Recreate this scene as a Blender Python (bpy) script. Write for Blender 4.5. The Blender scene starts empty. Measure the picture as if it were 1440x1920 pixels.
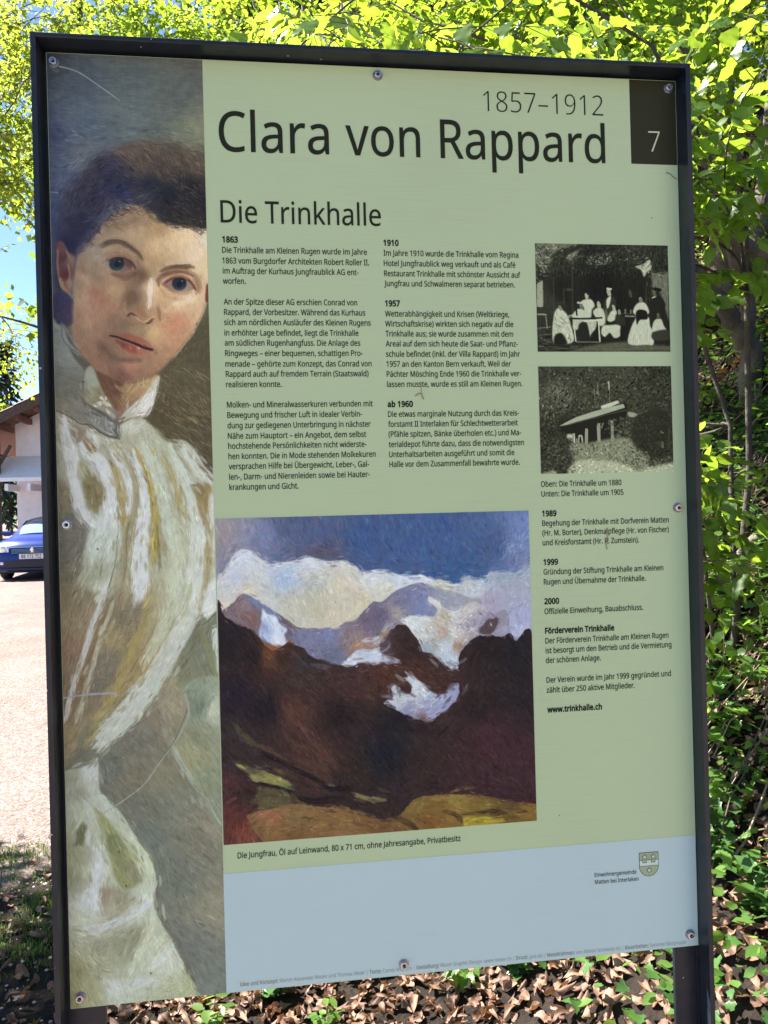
import bpy, math
import numpy as np
from mathutils import Matrix, Vector
from mathutils.geometry import delaunay_2d_cdt

# ---------------------------------------------------------------- camera, sky, sun, exposure
SC = bpy.context.scene
COL = SC.collection
EYE = np.array((0.28661, -1.01967, 1.60))
YAW, PITCH, ROLL = -0.1248826, 0.0011175, 0.0262703
def _rot():
    a, b, c = YAW, PITCH, ROLL
    R1 = np.array([[math.cos(a), -math.sin(a), 0], [math.sin(a), math.cos(a), 0], [0, 0, 1]])
    R2 = np.array([[1, 0, 0], [0, math.cos(b), -math.sin(b)], [0, math.sin(b), math.cos(b)]])
    R3 = np.array([[math.cos(c), 0, math.sin(c)], [0, 1, 0], [-math.sin(c), 0, math.cos(c)]])
    return R1 @ R2 @ R3
CR = _rot()                                   # columns: right, forward, up
cam = bpy.data.cameras.new('camera')
cam.sensor_fit = 'VERTICAL'; cam.sensor_height = 36; cam.lens = 27.19
cam.clip_start = 0.05; cam.clip_end = 2000
cam.dof.use_dof = False
camo = bpy.data.objects.new('camera', cam); COL.objects.link(camo)
m = np.eye(4); m[:3, 0] = CR[:, 0]; m[:3, 1] = CR[:, 2]; m[:3, 2] = -CR[:, 1]; m[:3, 3] = EYE
camo.matrix_world = Matrix(m.tolist())
SC.camera = camo
TOP = 1.60 + 0.592696                         # height of the board's upper edge

SUN = np.array((-0.72, 0.48, 1.00)); SUN /= np.linalg.norm(SUN)
world = bpy.data.worlds.new('World'); SC.world = world; world.use_nodes = True
wt = world.node_tree
sky = wt.nodes.new('ShaderNodeTexSky'); sky.sky_type = 'NISHITA'; sky.sun_disc = False
sky.sun_elevation = math.asin(SUN[2]); sky.sun_rotation = math.atan2(SUN[0], SUN[1])
sky.air_density = 0.8; sky.dust_density = 0.0; sky.ozone_density = 2.5; sky.altitude = 1500
wt.links.new(sky.outputs[0], wt.nodes['Background'].inputs[0])
wt.nodes['Background'].inputs[1].default_value = 0.06
sun = bpy.data.lights.new('sun', 'SUN'); sun.energy = 4.6; sun.angle = math.radians(0.5); sun.color = (1, 0.95, 0.87)
suno = bpy.data.objects.new('sun', sun); COL.objects.link(suno)
suno.rotation_euler = Vector(SUN.tolist()).to_track_quat('Z', 'Y').to_euler()
suno.location = (-13, 9, 19)
vs = SC.view_settings
SC.display_settings.display_device = 'sRGB'
vs.view_transform = 'Standard'; vs.look = 'None'; vs.exposure = 2.38; vs.gamma = 1; vs.use_curve_mapping = False
PRINT_GAIN = (1.22, 1.25, 1.10)                # printed ink seen in this shade: colour measured on the board to ink albedo

# ---------------------------------------------------------------- helpers
def link(o, parent=None):
    COL.objects.link(o)
    if parent is not None: o.parent = parent
    return o
def tag(o, label=None, cat=None, group=None, kind=None):
    if label: o['label'] = label
    if cat: o['category'] = cat
    if group: o['group'] = group
    if kind: o['kind'] = kind
    return o
def empty(name, loc, label, cat, group=None, rz=0):
    o = bpy.data.objects.new(name, None); o.empty_display_size = .1; COL.objects.link(o)
    o.location = loc; o.rotation_euler = (0, 0, rz)
    return tag(o, label, cat, group)
def mesh(name, V, F, mat=None, parent=None, smooth=False, loc=None):
    me = bpy.data.meshes.new(name); me.from_pydata([tuple(map(float, v)) for v in V], [], [tuple(map(int, f)) for f in F])
    if smooth: me.polygons.foreach_set('use_smooth', [True] * len(me.polygons))
    me.update()
    if mat: me.materials.append(mat)
    o = bpy.data.objects.new(name, me); link(o, parent)
    if loc is not None: o.location = loc
    return o
def mesh_np(name, V, T, mat, parent=None, tint=None, smooth=False, mats=None, mi=None):
    """V (n,3), T (k,3) triangles; tint is a per-vertex number read by the leaf materials"""
    me = bpy.data.meshes.new(name); V = np.asarray(V, np.float32); T = np.asarray(T, np.int32)
    me.vertices.add(len(V)); me.vertices.foreach_set('co', V.ravel())
    me.loops.add(T.size); me.loops.foreach_set('vertex_index', T.ravel())
    me.polygons.add(len(T)); me.polygons.foreach_set('loop_start', np.arange(0, T.size, 3, dtype=np.int32))
    if tint is not None:
        a = me.attributes.new('tint', 'FLOAT', 'POINT'); a.data.foreach_set('value', np.asarray(tint, np.float32))
    if smooth: me.polygons.foreach_set('use_smooth', np.ones(len(T), bool))
    me.update(calc_edges=True)
    if mat: me.materials.append(mat)
    o = bpy.data.objects.new(name, me)
    return link(o, parent)
class MB:
    """collects simple solids into one mesh"""
    def __init__(s): s.V = []; s.F = []
    def add(s, V, F):
        n = len(s.V); s.V += [tuple(v) for v in V]; s.F += [tuple(i + n for i in f) for f in F]; return s
    def box(s, x0, x1, y0, y1, z0, z1, bev=0):
        if bev:
            b = bev; P = []
            for z, i in ((z0, b), (z0 + b, 0), (z1 - b, 0), (z1, b)):
                P.append([(x0 + i + (b if not i else 0) * 0, y0 + i), (x1 - i, y0 + i), (x1 - i, y1 - i), (x0 + i, y1 - i)])
            V = [(p[0], p[1], z) for z, r in zip((z0, z0 + b, z1 - b, z1), P) for p in r]
            F = [(3, 2, 1, 0), (12, 13, 14, 15)] + [(4 * k + i, 4 * k + (i + 1) % 4, 4 * k + 4 + (i + 1) % 4, 4 * k + 4 + i) for k in range(3) for i in range(4)]
            return s.add(V, F)
        V = [(x, y, z) for z in (z0, z1) for x, y in ((x0, y0), (x1, y0), (x1, y1), (x0, y1))]
        return s.add(V, [(3, 2, 1, 0), (4, 5, 6, 7), (0, 1, 5, 4), (1, 2, 6, 5), (2, 3, 7, 6), (3, 0, 4, 7)])
    def tube(s, pts, rad, n=8, cap=True):
        V, F = tube_vf(pts, rad, n, cap); return s.add(V, F)
    def lathe(s, prof, c, axis=(0, -1, 0), n=20):
        """prof: (distance along axis, radius)"""
        a = Vector(axis).normalized(); u = a.orthogonal().normalized(); v = a.cross(u); c = Vector(c); V = []
        for d, r in prof:
            for k in range(n):
                t = 2 * math.pi * k / n; V.append(tuple(c + a * d + (u * math.cos(t) + v * math.sin(t)) * r))
        F = [(j * n + k, j * n + (k + 1) % n, (j + 1) * n + (k + 1) % n, (j + 1) * n + k) for j in range(len(prof) - 1) for k in range(n)]
        F += [tuple(range(n))[::-1], tuple((len(prof) - 1) * n + k for k in range(n))]
        return s.add(V, F)
    def build(s, name, mat, parent=None, smooth=False, loc=None): return mesh(name, s.V, s.F, mat, parent, smooth, loc)
def tube_vf(pts, rad, n=8, cap=True):
    P = [Vector(p) for p in pts]; V = []; F = []
    r = rad if isinstance(rad, (list, tuple, np.ndarray)) else [rad] * len(P)
    t0 = (P[1] - P[0]).normalized(); u = t0.orthogonal().normalized()
    for i, p in enumerate(P):
        t = (P[min(i + 1, len(P) - 1)] - P[max(i - 1, 0)]).normalized()
        u = (u - t * u.dot(t)).normalized(); v = t.cross(u)
        for k in range(n):
            a = 2 * math.pi * k / n; V.append(tuple(p + (u * math.cos(a) + v * math.sin(a)) * float(r[i])))
    for i in range(len(P) - 1):
        for k in range(n): F.append((i * n + k, i * n + (k + 1) % n, (i + 1) * n + (k + 1) % n, (i + 1) * n + k))
    if cap: F += [tuple(range(n))[::-1], tuple((len(P) - 1) * n + k for k in range(n))]
    return V, F
def seg_mass(A, B, ra, rb, n=3):
    """many thin tapered twigs as arrays"""
    A, B = np.asarray(A, float), np.asarray(B, float); d = B - A; d /= np.linalg.norm(d, axis=1)[:, None] + 1e-9
    h = np.where(np.abs(d[:, 2:3]) > .9, np.array([[1., 0, 0]]), np.array([[0, 0, 1.]])); u = np.cross(d, h); u /= np.linalg.norm(u, axis=1)[:, None]; v = np.cross(d, u)
    ra = np.broadcast_to(np.asarray(ra, float), (len(A),)); rb = np.broadcast_to(np.asarray(rb, float), (len(A),))
    ring = []
    for P, r in ((A, ra), (B, rb)):
        for k in range(n):
            t = 2 * math.pi * k / n; ring.append(P + (u * math.cos(t) + v * math.sin(t)) * r[:, None])
    V = np.stack(ring, 1).reshape(-1, 3); T = []
    for k in range(n):
        a, b = k, (k + 1) % n; T += [(a, b, n + b), (a, n + b, n + a)]
    T = (np.array(T)[None] + (np.arange(len(A)) * 2 * n)[:, None, None]).reshape(-1, 3)
    return V, T

# ---------------------------------------------------------------- materials
def nt(name):
    m = bpy.data.materials.new(name); m.use_nodes = True; t = m.node_tree
    return m, t, t.nodes['Principled BSDF']
def N(t, kind, **kw):
    n = t.nodes.new(kind)
    for k, v in kw.items():
        if k.startswith('i_'): n.inputs[k[2:].replace('_', ' ')].default_value = v
        else: setattr(n, k, v)
    return n
def ramp(t, src, stops):
    r = t.nodes.new('ShaderNodeValToRGB'); e = r.color_ramp.elements
    while len(e) < len(stops): e.new(0.5)
    for k, (p, c) in enumerate(stops): e[k].position = p; e[k].color = (*c, 1)
    t.links.new(src, r.inputs[0]); return r.outputs[0]
def coords(t, obj=True):
    c = t.nodes.new('ShaderNodeTexCoord') if obj else t.nodes.new('ShaderNodeNewGeometry')
    return c.outputs['Object'] if obj else c.outputs['Position']
def noise(t, co, scale, detail=4, rough=.55, dist=0):
    n = t.nodes.new('ShaderNodeTexNoise'); n.inputs['Scale'].default_value = scale; n.inputs['Detail'].default_value = detail
    n.inputs['Roughness'].default_value = rough; n.inputs['Distortion'].default_value = dist; t.links.new(co, n.inputs['Vector']); return n.outputs['Fac']
def bump(t, b, h, dist, strength=1.0):
    n = t.nodes.new('ShaderNodeBump'); n.inputs['Distance'].default_value = dist; n.inputs['Strength'].default_value = strength
    t.links.new(h, n.inputs['Height']); t.links.new(n.outputs[0], b.inputs['Normal'])
def mixc(t, f, a, b):
    n = t.nodes.new('ShaderNodeMix'); n.data_type = 'RGBA'
    for s, v in ((n.inputs[0], f), (n.inputs[6], a), (n.inputs[7], b)):
        if hasattr(v, 'links'): t.links.new(v, s)
        elif isinstance(v, tuple): s.default_value = (*v, 1) if len(v) == 3 else v
        else: s.default_value = v
    return n.outputs[2]
def simple(name, col, rough=.6, metal=0, var=.15, scale=20, bumpd=0, spec=.5, coat=0):
    m, t, b = nt(name); co = coords(t)
    f = noise(t, co, scale)
    c = ramp(t, f, [(.3, tuple(x * (1 - var) for x in col)), (.7, tuple(min(1, x * (1 + var)) for x in col))])
    t.links.new(c, b.inputs['Base Color']); b.inputs['Roughness'].default_value = rough; b.inputs['Metallic'].default_value = metal
    b.inputs['Specular IOR Level'].default_value = spec; b.inputs['Coat Weight'].default_value = coat
    if bumpd: bump(t, b, noise(t, co, scale * 3, 6), bumpd)
    return m
def s2l(c): return tuple((x / 255 / 12.92) if x / 255 <= .04045 else ((x / 255 + .055) / 1.055) ** 2.4 for x in c)
def ink(c): return tuple(min(.9, v * g) for v, g in zip(s2l(c), PRINT_GAIN))
def leaf_mat(name, dark, light, trans, tw=.55, rough=.45, spec=.4):
    m, t, b = nt(name)
    a = N(t, 'ShaderNodeAttribute', attribute_name='tint')
    geo = coords(t, False); f = noise(t, geo, 60, 3)
    ma = N(t, 'ShaderNodeMath', operation='MULTIPLY_ADD'); t.links.new(f, ma.inputs[0]); ma.inputs[1].default_value = .35; t.links.new(a.outputs['Fac'], ma.inputs[2])
    sb = N(t, 'ShaderNodeMath', operation='SUBTRACT'); t.links.new(ma.outputs[0], sb.inputs[0]); sb.inputs[1].default_value = .17
    c = ramp(t, sb.outputs[0], [(0, dark), (1, light)])
    t.links.new(c, b.inputs['Base Color']); b.inputs['Roughness'].default_value = rough; b.inputs['Specular IOR Level'].default_value = spec
    tr = t.nodes.new('ShaderNodeBsdfTranslucent')
    c2 = ramp(t, sb.outputs[0], [(0, tuple(x * .5 for x in trans)), (1, trans)])
    t.links.new(c2, tr.inputs[0])
    mx = t.nodes.new('ShaderNodeMixShader'); mx.inputs[0].default_value = tw
    t.links.new(b.outputs[0], mx.inputs[1]); t.links.new(tr.outputs[0], mx.inputs[2]); t.links.new(mx.outputs[0], t.nodes['Material Output'].inputs[0])
    return m
M = {}
M['frame'] = simple('anthracite steel', (.006, .0115, .020), .36, 0, .25, 60, .00004, .4)
def chipped(m):
    t = m.node_tree; b = t.nodes['Principled BSDF']; co = coords(t); v = N(t, 'ShaderNodeTexVoronoi', i_Scale=70); t.links.new(co, v.inputs['Vector'])
    a = N(t, 'ShaderNodeMath', operation='LESS_THAN'); t.links.new(v.outputs['Distance'], a.inputs[0]); a.inputs[1].default_value = .10
    x = N(t, 'ShaderNodeSeparateXYZ'); t.links.new(v.outputs['Color'], x.inputs[0]); g = N(t, 'ShaderNodeMath', operation='GREATER_THAN'); t.links.new(x.outputs[0], g.inputs[0]); g.inputs[1].default_value = .82
    q = N(t, 'ShaderNodeMath', operation='MULTIPLY'); t.links.new(a.outputs[0], q.inputs[0]); t.links.new(g.outputs[0], q.inputs[1])
    old = b.inputs['Base Color'].links[0].from_socket
    dust = ramp(t, noise(t, co, 5, 6, .7), [(.45, (0, 0, 0)), (.8, (.35, .35, .35))])
    t.links.new(mixc(t, q.outputs[0], mixc(t, dust, old, (.07, .07, .065)), (.32, .33, .34)), b.inputs['Base Color']); return m
chipped(M['frame'])
M['bark'] = simple('bark', (.10, .082, .066), .85, 0, .5, 9, .012)
M['dark_bark'] = simple('dark bark', (.055, .045, .038), .9, 0, .5, 12, .01)
M['twig'] = simple('twig bark', (.075, .055, .042), .8, 0, .4, 30)
M['dry_twig'] = simple('dry twig', (.24, .18, .13), .8, 0, .4, 30)
M['beech_leaf'] = leaf_mat('beech leaf', (.05, .12, .015), (.11, .20, .03), (.48, .67, .045), .62, .42)
M['young_leaf'] = leaf_mat('young maple leaf', (.09, .14, .015), (.16, .21, .03), (.56, .68, .07), .62, .5)
M['hazel_leaf'] = leaf_mat('hazel leaf', (.05, .11, .02), (.09, .17, .035), (.44, .64, .05), .6, .4)
M['ivy_leaf'] = leaf_mat('ivy leaf', (.03, .08, .022), (.08, .17, .045), (.16, .34, .04), .3, .3, .6)
M['herb_leaf'] = leaf_mat('herb leaf', (.07, .15, .03), (.13, .24, .055), (.38, .60, .07), .48, .4)
M['grass'] = leaf_mat('grass blade', (.04, .09, .015), (.09, .16, .03), (.20, .34, .04), .4, .5)
M['needle'] = leaf_mat('spruce needles', (.014, .032, .018), (.035, .065, .032), (.03, .07, .02), .2, .6)
M['far_leaf'] = leaf_mat('wood leaf', (.05, .10, .015), (.10, .17, .03), (.40, .56, .05), .55, .6)
M['dry_leaf'] = leaf_mat('dry beech leaf', (.08, .038, .024), (.30, .18, .12), (.34, .15, .06), .2, .6)
M['steel'] = simple('stainless steel', (.55, .55, .56), .28, 1, .15, 300)
M['washer'] = simple('dull washer', (.28, .28, .29), .45, 1, .25, 300)
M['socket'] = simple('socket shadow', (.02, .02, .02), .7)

# ---------------------------------------------------------------- artwork and lettering, measured on the board
# strokes and patches in tenths of a millimetre from the upper left corner of the panel
PORTRAIT = [
('p',[(-163,-248),(2354,-378),(2028,12349),(-466,12083)],[(21,80,60,68,80),(405,265,74,86,96),(930,207,88,99,100),(1868,62,92,97,92),(30,1023,72,84,112),(392,807,86,101,116),(918,719,99,112,112),(1881,855,122,130,108),(1588,487,92,102,96),(37,2035,74,86,124),(49,1562,82,96,122),(445,1280,97,107,115),(1937,1302,118,121,100),(1876,3719,84,80,60),(1631,4063,90,85,64),(1484,4611,86,80,58),(1883,4753,84,78,60),(1858,3098,92,90,68),(1632,11964,105,115,108),(1341,10224,112,116,105),(1863,8200,120,128,110)],0.35,1,0,3,7,0),  # bluish left side has the sky's reflection painted into its colours
('t',[(-10,47),(1937,3),(1945,1025),(-36,1093)],160,41.96,3.5,[(80,92,100),(104,114,114),(70,80,92)],2,6,0.28,3,0.2),
('t',[(1282,4061),(1948,4064),(1939,5351),(1450,4904),(1238,4594)],130,24.77,1.16,[(160,152,118),(120,112,84),(70,65,48),(175,168,130)],38,12,0.6,4,0.2),
('t',[(1660,3528),(1925,3128),(1930,4110),(1346,4184),(1380,4001)],70,18.65,1.24,[(110,108,84),(75,72,55),(95,95,78)],130,30,0.5,5,0.2),
('p',[(36,2979),(77,2169),(128,1868),(248,1654),(397,1470),(546,1299),(737,1203),(974,1104),(1240,1057),(1536,1085),(1757,1170),(1979,1285),(1954,2284),(1805,2225),(1581,2214),(1404,2172),(1258,2114),(1157,1995),(983,1908),(836,1911),(688,2005),(584,2083),(508,2235),(403,2388),(313,2540),(264,2766),(158,2977)],[(128,1868,70,72,90),(92,2168,60,63,84),(275,1714,56,57,72),(425,1484,62,62,72),(488,1859,48,48,60),(336,2163,44,45,64),(714,1551,44,48,62),(856,1729,42,48,72),(791,1398,58,58,76),(942,1211,96,86,78),(1238,1126,98,90,78),(1159,1356,84,76,68),(1379,1410,78,70,62),(1605,1266,90,82,70),(1827,1367,92,84,70),(1226,1628,38,44,56),(1444,1759,34,38,46),(1746,1614,42,40,42),(1513,1987,46,44,44),(1735,2058,48,45,42),(1905,1824,36,36,38),(1074,1814,62,62,72),(779,1882,70,66,82),(214,2436,40,42,68),(109,2618,54,54,78)],4.04,1,1,None,12,0),
('t',[(736,1248),(1239,1095),(1830,1244),(1912,1548),(1376,1533),(1081,1510),(792,1337)],120,20.2,2.18,[(112,100,86),(74,66,60),(124,112,94),(60,54,50)],62,16,0.4,6,0.3),
('t',[(1552,1619),(1926,1609),(1928,2131),(1539,2139)],70,17.09,1.09,[(96,94,82),(40,38,38),(120,116,100)],35,30,0.55,7,0.2),
('t',[(205,1656),(820,1397),(1075,1754),(510,2160),(235,2165)],90,18.65,1.4,[(74,74,104),(44,46,74),(84,82,108)],-28,22,0.35,8,0.2),
('s',[(459,1860),(813,1700),(1019,1634)],9.32,(44,48,76),0.5,4.66,0.35),
('s',[(1059,1815),(1163,1766),(1237,1749)],(2.49,0.93),(112,112,110),0.8,0.62,0.35),
('s',[(1100,1912),(1175,1888),(1250,1840)],(1.86,0.78),(150,146,130),0.8,0.62,0.35),
('s',[(380,2140),(482,2108),(541,2069)],(1.24,0.47),(110,112,140),0.6,0.62,0.35),
('p',[(694,2081),(484,2326),(350,2494),(295,2675),(260,2901),(239,3082),(227,3277),(212,3502),(242,3652),(304,3772),(415,3923),(543,4059),(729,4162),(933,4189),(1125,4155),(1306,4016),(1458,3864),(1611,3681),(1751,3482),(1869,3251),(1925,2990),(1962,2268),(1956,2207),(1799,2179),(1576,2153),(1354,2112),(1253,1992),(990,1907)],[(508,2522,150,142,128),(440,2372,128,120,112),(688,2307,160,146,124),(780,2109,140,124,104),(980,2332,176,156,124),(987,2059,152,134,106),(1278,2190,172,146,108),(1272,2433,205,180,138),(1570,2367,222,200,158),(1722,2242,225,205,165),(1791,2501,228,212,180),(1900,2346,226,216,190),(1907,2653,222,205,165),(1193,2632,176,150,114),(1085,2801,112,92,72),(889,2425,150,128,104),(1215,2936,218,198,160),(1346,3011,205,176,132),(356,2825,176,158,132),(320,3126,182,160,132),(525,3019,156,116,98),(594,3139,158,118,98),(418,3231,165,133,113),(758,3001,172,148,116),(753,3198,160,128,104),(370,3426,162,136,112),(556,3501,150,122,100),(294,3577,150,127,107),(835,3440,124,104,84),(744,3546,130,106,88),(1244,3529,206,178,132),(1391,3590,190,152,118),(1039,3499,150,130,100),(1549,3192,216,192,150),(1701,3099,224,204,168),(1469,3437,192,138,108),(1575,3345,198,148,116),(1741,3267,208,180,142),(1583,3620,186,148,116),(1416,3772,172,136,106),(678,3893,122,99,84),(939,3969,165,124,104),(1159,3985,152,122,97),(819,4090,116,84,72),(575,3923,136,108,88),(463,3772,148,118,96),(1309,3894,160,130,100),(1082,4106,140,112,88),(565,3727,114,92,76),(296,2931,158,142,120),(387,2749,140,124,104),(558,2868,150,130,106),(961,3090,108,90,72)],1.55,1,1,70,5,0),
('s',[(1750,3497),(1611,3696),(1473,3864)],(2.8,1.55),(216,196,162),0.6,2.18,0.35),
('s',[(1893,3190),(1829,3343),(1751,3482)],3.11,(190,178,150),0.7,1.24,0.35),
('s',[(362,2569),(313,2825),(283,3141),(274,3502),(404,3803)],17.09,(128,106,88),0.42,10.88,0.1),
('s',[(571,2340),(778,2200),(1015,2104),(1221,2100)],10.88,(128,106,84),0.45,6.22,0.2),
('s',[(1059,2665),(1071,2801),(1023,2938),(946,3091),(869,3258)],(13.99,17.09),(112,92,74),0.55,10.88,0.2),
('s',[(763,2797),(909,2818),(1027,2786)],(9.32,10.88),(98,74,64),0.8,5.28,0.2),
('s',[(653,2550),(829,2486),(1003,2559),(1089,2679)],(6.22,10.88),(128,104,84),0.6,4.66,0.2),
('s',[(1351,2798),(1531,2742),(1709,2763),(1811,2884),(1808,3007)],(6.22,7.77),(132,98,74),0.6,4.04,0.2),
('s',[(526,2672),(530,2793),(558,2853)],10.88,(120,108,94),0.6,7.77,0.2),
('s',[(795,3258),(719,3380),(658,3501),(625,3652)],(10.88,9.32),(124,102,82),0.5,7.77,0.2),
('t',[(664,2096),(1223,2008),(1873,2209),(1931,2300),(1425,2233),(983,2196),(613,2384)],60,17.09,0.93,[(96,84,66),(120,106,80),(70,60,52)],30,24,0.4,9,0.2),
('t',[(1782,2241),(1939,2269),(1934,2453),(1809,2363)],22,10.88,0.93,[(232,224,200),(150,142,118)],60,20,0.7,10,0.2),
('t',[(591,2113),(783,1988),(1079,1890),(1283,1977),(1369,2097),(1650,2136),(1874,2163),(1947,2238),(1798,2225),(1500,2185),(1280,2114),(1164,2025),(988,1983),(721,2156),(542,2325),(438,2432),(396,2388)],170,13.99,1.86,[(58,52,48),(44,42,44),(84,72,60),(50,46,52)],20,34,0.6,12,0.3),
('t',[(320,2540),(455,2342),(619,2158),(693,2111),(602,2249),(483,2386),(378,2524)],60,10.88,1.86,[(60,58,80),(84,76,78),(52,50,72)],125,14,0.55,13,0.3),
('d',1500,9,1.5,0.26,5,(0,0.075,1,0.172),0.7,0.35,0.25),
('d',1300,6,2.0,0.07,6,(0.05,0.16,1,0.34),0.6,0.35,0.5),
('d',900,4,1.3,0.09,8,(0.05,0.16,1,0.34),0.5,0.25,0.4),
('s',[(605,2433),(715,2385),(832,2377),(948,2427),(1042,2490),(1085,2540),(1120,2595)],(7.77,4.66),(80,66,56),0.9,2.8,0.25),
('s',[(642,2384),(774,2359),(920,2386)],(2.8,1.86),(84,72,64),0.6,1.86,0.35),
('s',[(595,2520),(771,2472),(946,2515),(1032,2589)],(3.42,4.66),(182,160,130),0.6,2.8,0.35),
('p',[(648,2643),(703,2579),(813,2550),(930,2576),(989,2650),(970,2727),(881,2767),(764,2753),(678,2703)],[(679,2655,132,128,118),(721,2730,150,148,136),(911,2742,120,100,90),(957,2651,92,70,66)],0.78,1,1,None,12,0),
('p',[(701,2652),(732,2586),(813,2565),(879,2599),(883,2675),(838,2736),(764,2747),(714,2715)],[(738,2624,48,56,62),(826,2615,36,42,48),(794,2721,62,72,76),(861,2683,44,52,58)],0.78,1,1,None,12,0),
('p',[(761,2663),(797,2626),(833,2653),(824,2695),(780,2705)],(30,36,46),0.62,1,1,None,12,0),
('s',[(826,2626),(837,2631)],1.09,(150,165,172),0.9,0.47,0),
('s',[(673,2602),(747,2566),(842,2554),(937,2583),(994,2643)],3.73,(138,110,90),0.95,0.93,0.15),
('s',[(674,2628),(746,2593),(842,2581),(932,2606),(989,2655),(1026,2723)],(2.18,3.73),(70,50,46),0.9,1.09,0.35),
('s',[(606,2663),(681,2594)],1.24,(120,86,74),0.7,0.93,0.35),
('s',[(678,2697),(742,2752),(837,2777),(940,2757)],1.4,(150,118,100),0.8,0.93,0.35),
('s',[(667,2580),(770,2517),(902,2527),(1002,2597)],1.24,(120,92,78),0.6,1.24,0.35),
('s',[(1345,2744),(1428,2705),(1547,2685),(1681,2687),(1748,2693)],(4.04,7.15),(84,64,48),0.9,2.18,0.3),
('s',[(1304,2920),(1313,2859),(1373,2805),(1486,2762),(1620,2756),(1738,2801)],(6.22,3.42),(96,66,52),0.85,2.8,0.35),
('p',[(1348,2912),(1424,2846),(1529,2811),(1633,2813),(1714,2867),(1772,2946),(1703,3000),(1598,3024),(1480,3007),(1406,2965)],[(1408,2919,150,112,98),(1466,2949,150,128,110),(1690,2946,150,132,112),(1628,3008,168,150,126)],0.78,1,1,None,12,0),
('p',[(1476,2903),(1502,2839),(1574,2818),(1644,2843),(1661,2909),(1629,2972),(1562,2994),(1498,2964)],[(1512,2887,42,52,58),(1602,2856,32,40,46),(1570,2971,58,70,74)],0.78,1,1,None,12,0),
('p',[(1533,2908),(1566,2871),(1601,2898),(1591,2944),(1552,2951)],(28,34,42),0.62,1,1,None,12,0),
('s',[(1602,2868),(1612,2875)],1.09,(150,165,165),0.8,0.47,0),
('s',[(1409,2876),(1484,2823),(1574,2803),(1670,2827),(1729,2885)],3.42,(150,112,86),0.95,0.93,0.15),
('s',[(1386,2901),(1469,2848),(1573,2829),(1674,2855),(1743,2921),(1778,2991)],(2.18,3.73),(90,54,48),0.9,1.09,0.35),
('s',[(1752,2854),(1798,2930),(1785,3037)],4.04,(140,92,74),0.6,2.49,0.35),
('s',[(1421,2980),(1509,3025),(1613,3039),(1718,3015)],1.55,(170,120,98),0.7,1.09,0.35),
('s',[(1490,3170),(1610,3154),(1761,3091)],(6.22,5.28),(234,218,190),0.8,3.73,0.35),
('s',[(1332,2965),(1404,3071),(1522,3101)],3.11,(160,124,96),0.5,2.8,0.35),
('s',[(1220,2845),(1207,2967),(1193,3104),(1178,3225)],(4.66,5.59),(236,228,214),0.92,2.18,0.35),
('s',[(1268,2890),(1263,3073),(1244,3225)],3.73,(220,196,158),0.7,2.8,0.35),
('s',[(1045,3226),(1088,3302),(1146,3332)],(9.32,7.77),(146,98,78),0.7,4.66,0.35),
('s',[(886,3152),(869,3243),(904,3288)],(5.28,4.04),(160,138,106),0.8,2.18,0.35),
('s',[(908,3321),(956,3291),(999,3311),(1021,3333)],(3.42,2.18),(74,48,46),0.95,0.93,0.35),
('s',[(1006,3333),(1056,3381),(1129,3396),(1192,3359),(1239,3331)],1.71,(206,172,134),0.9,0.93,0.35),
('s',[(1129,3405),(1173,3415),(1212,3380),(1236,3365)],(2.8,3.42),(78,50,44),0.95,1.09,0.35),
('s',[(1258,3255),(1275,3346),(1254,3423)],1.86,(190,150,112),0.8,1.24,0.35),
('s',[(1289,3194),(1309,3316),(1314,3377)],(3.73,4.66),(126,98,76),0.75,2.49,0.35),
('s',[(1341,3209),(1399,3254),(1460,3193)],3.11,(216,196,168),0.6,3.11,0.35),
('s',[(895,3379),(952,3439),(1070,3423),(1157,3453)],4.66,(128,100,78),0.5,3.42,0.35),
('s',[(589,3652),(623,3742),(737,3863),(911,3897),(1073,3891)],(6.22,8.08),(104,84,72),0.7,4.04,0.35),
('p',[(663,3579),(759,3558),(876,3542),(971,3563),(1036,3593),(1124,3627),(1196,3696),(1221,3750),(1121,3727),(1004,3689),(859,3644),(743,3606)],[(744,3576,130,92,78),(977,3591,150,96,78),(1166,3696,160,112,88)],1.09,1,1,None,12,0),
('p',[(743,3624),(859,3659),(1004,3704),(1121,3742),(1206,3760),(1149,3803),(1060,3821),(972,3809),(871,3765),(799,3697)],[(799,3682,118,70,60),(944,3742,146,86,72),(1090,3788,164,110,90)],1.09,1,1,None,12,0),
('s',[(693,3579),(772,3597),(874,3636),(1004,3684),(1106,3727),(1209,3757)],(2.18,3.73),(46,32,36),0.97,1.09,0.1),
('s',[(930,3718),(944,3742)],2.49,(180,132,116),0.6,1.24,0.35),
('s',[(1018,3727),(1039,3780)],2.8,(190,124,106),0.6,1.4,0.35),
('s',[(1033,3727),(1050,3745)],1.86,(226,196,186),0.9,0.78,0.35),
('s',[(1209,3742),(1253,3780),(1237,3818)],4.04,(118,98,78),0.7,2.49,0.35),
('s',[(822,3931),(969,3947),(1086,3932)],3.73,(176,136,110),0.5,2.8,0.35),
('t',[(484,2326),(350,2494),(295,2675),(260,2901),(239,3082),(227,3277),(212,3502),(242,3652),(304,3772),(415,3923),(543,4059),(729,4162),(933,4189),(1253,3194),(1094,3651)],90,9.32,0.78,[(190,164,130),(130,106,86),(170,136,110)],110,40,0.16,11,0.2),
('s',[(415,3930),(542,4066),(729,4168),(933,4194),(1080,4175)],1.55,(86,62,54),0.7,1.24,0.35),
('s',[(241,3112),(249,3202),(237,3262)],1.24,(60,50,70),0.6,0.93,0.35),
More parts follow.
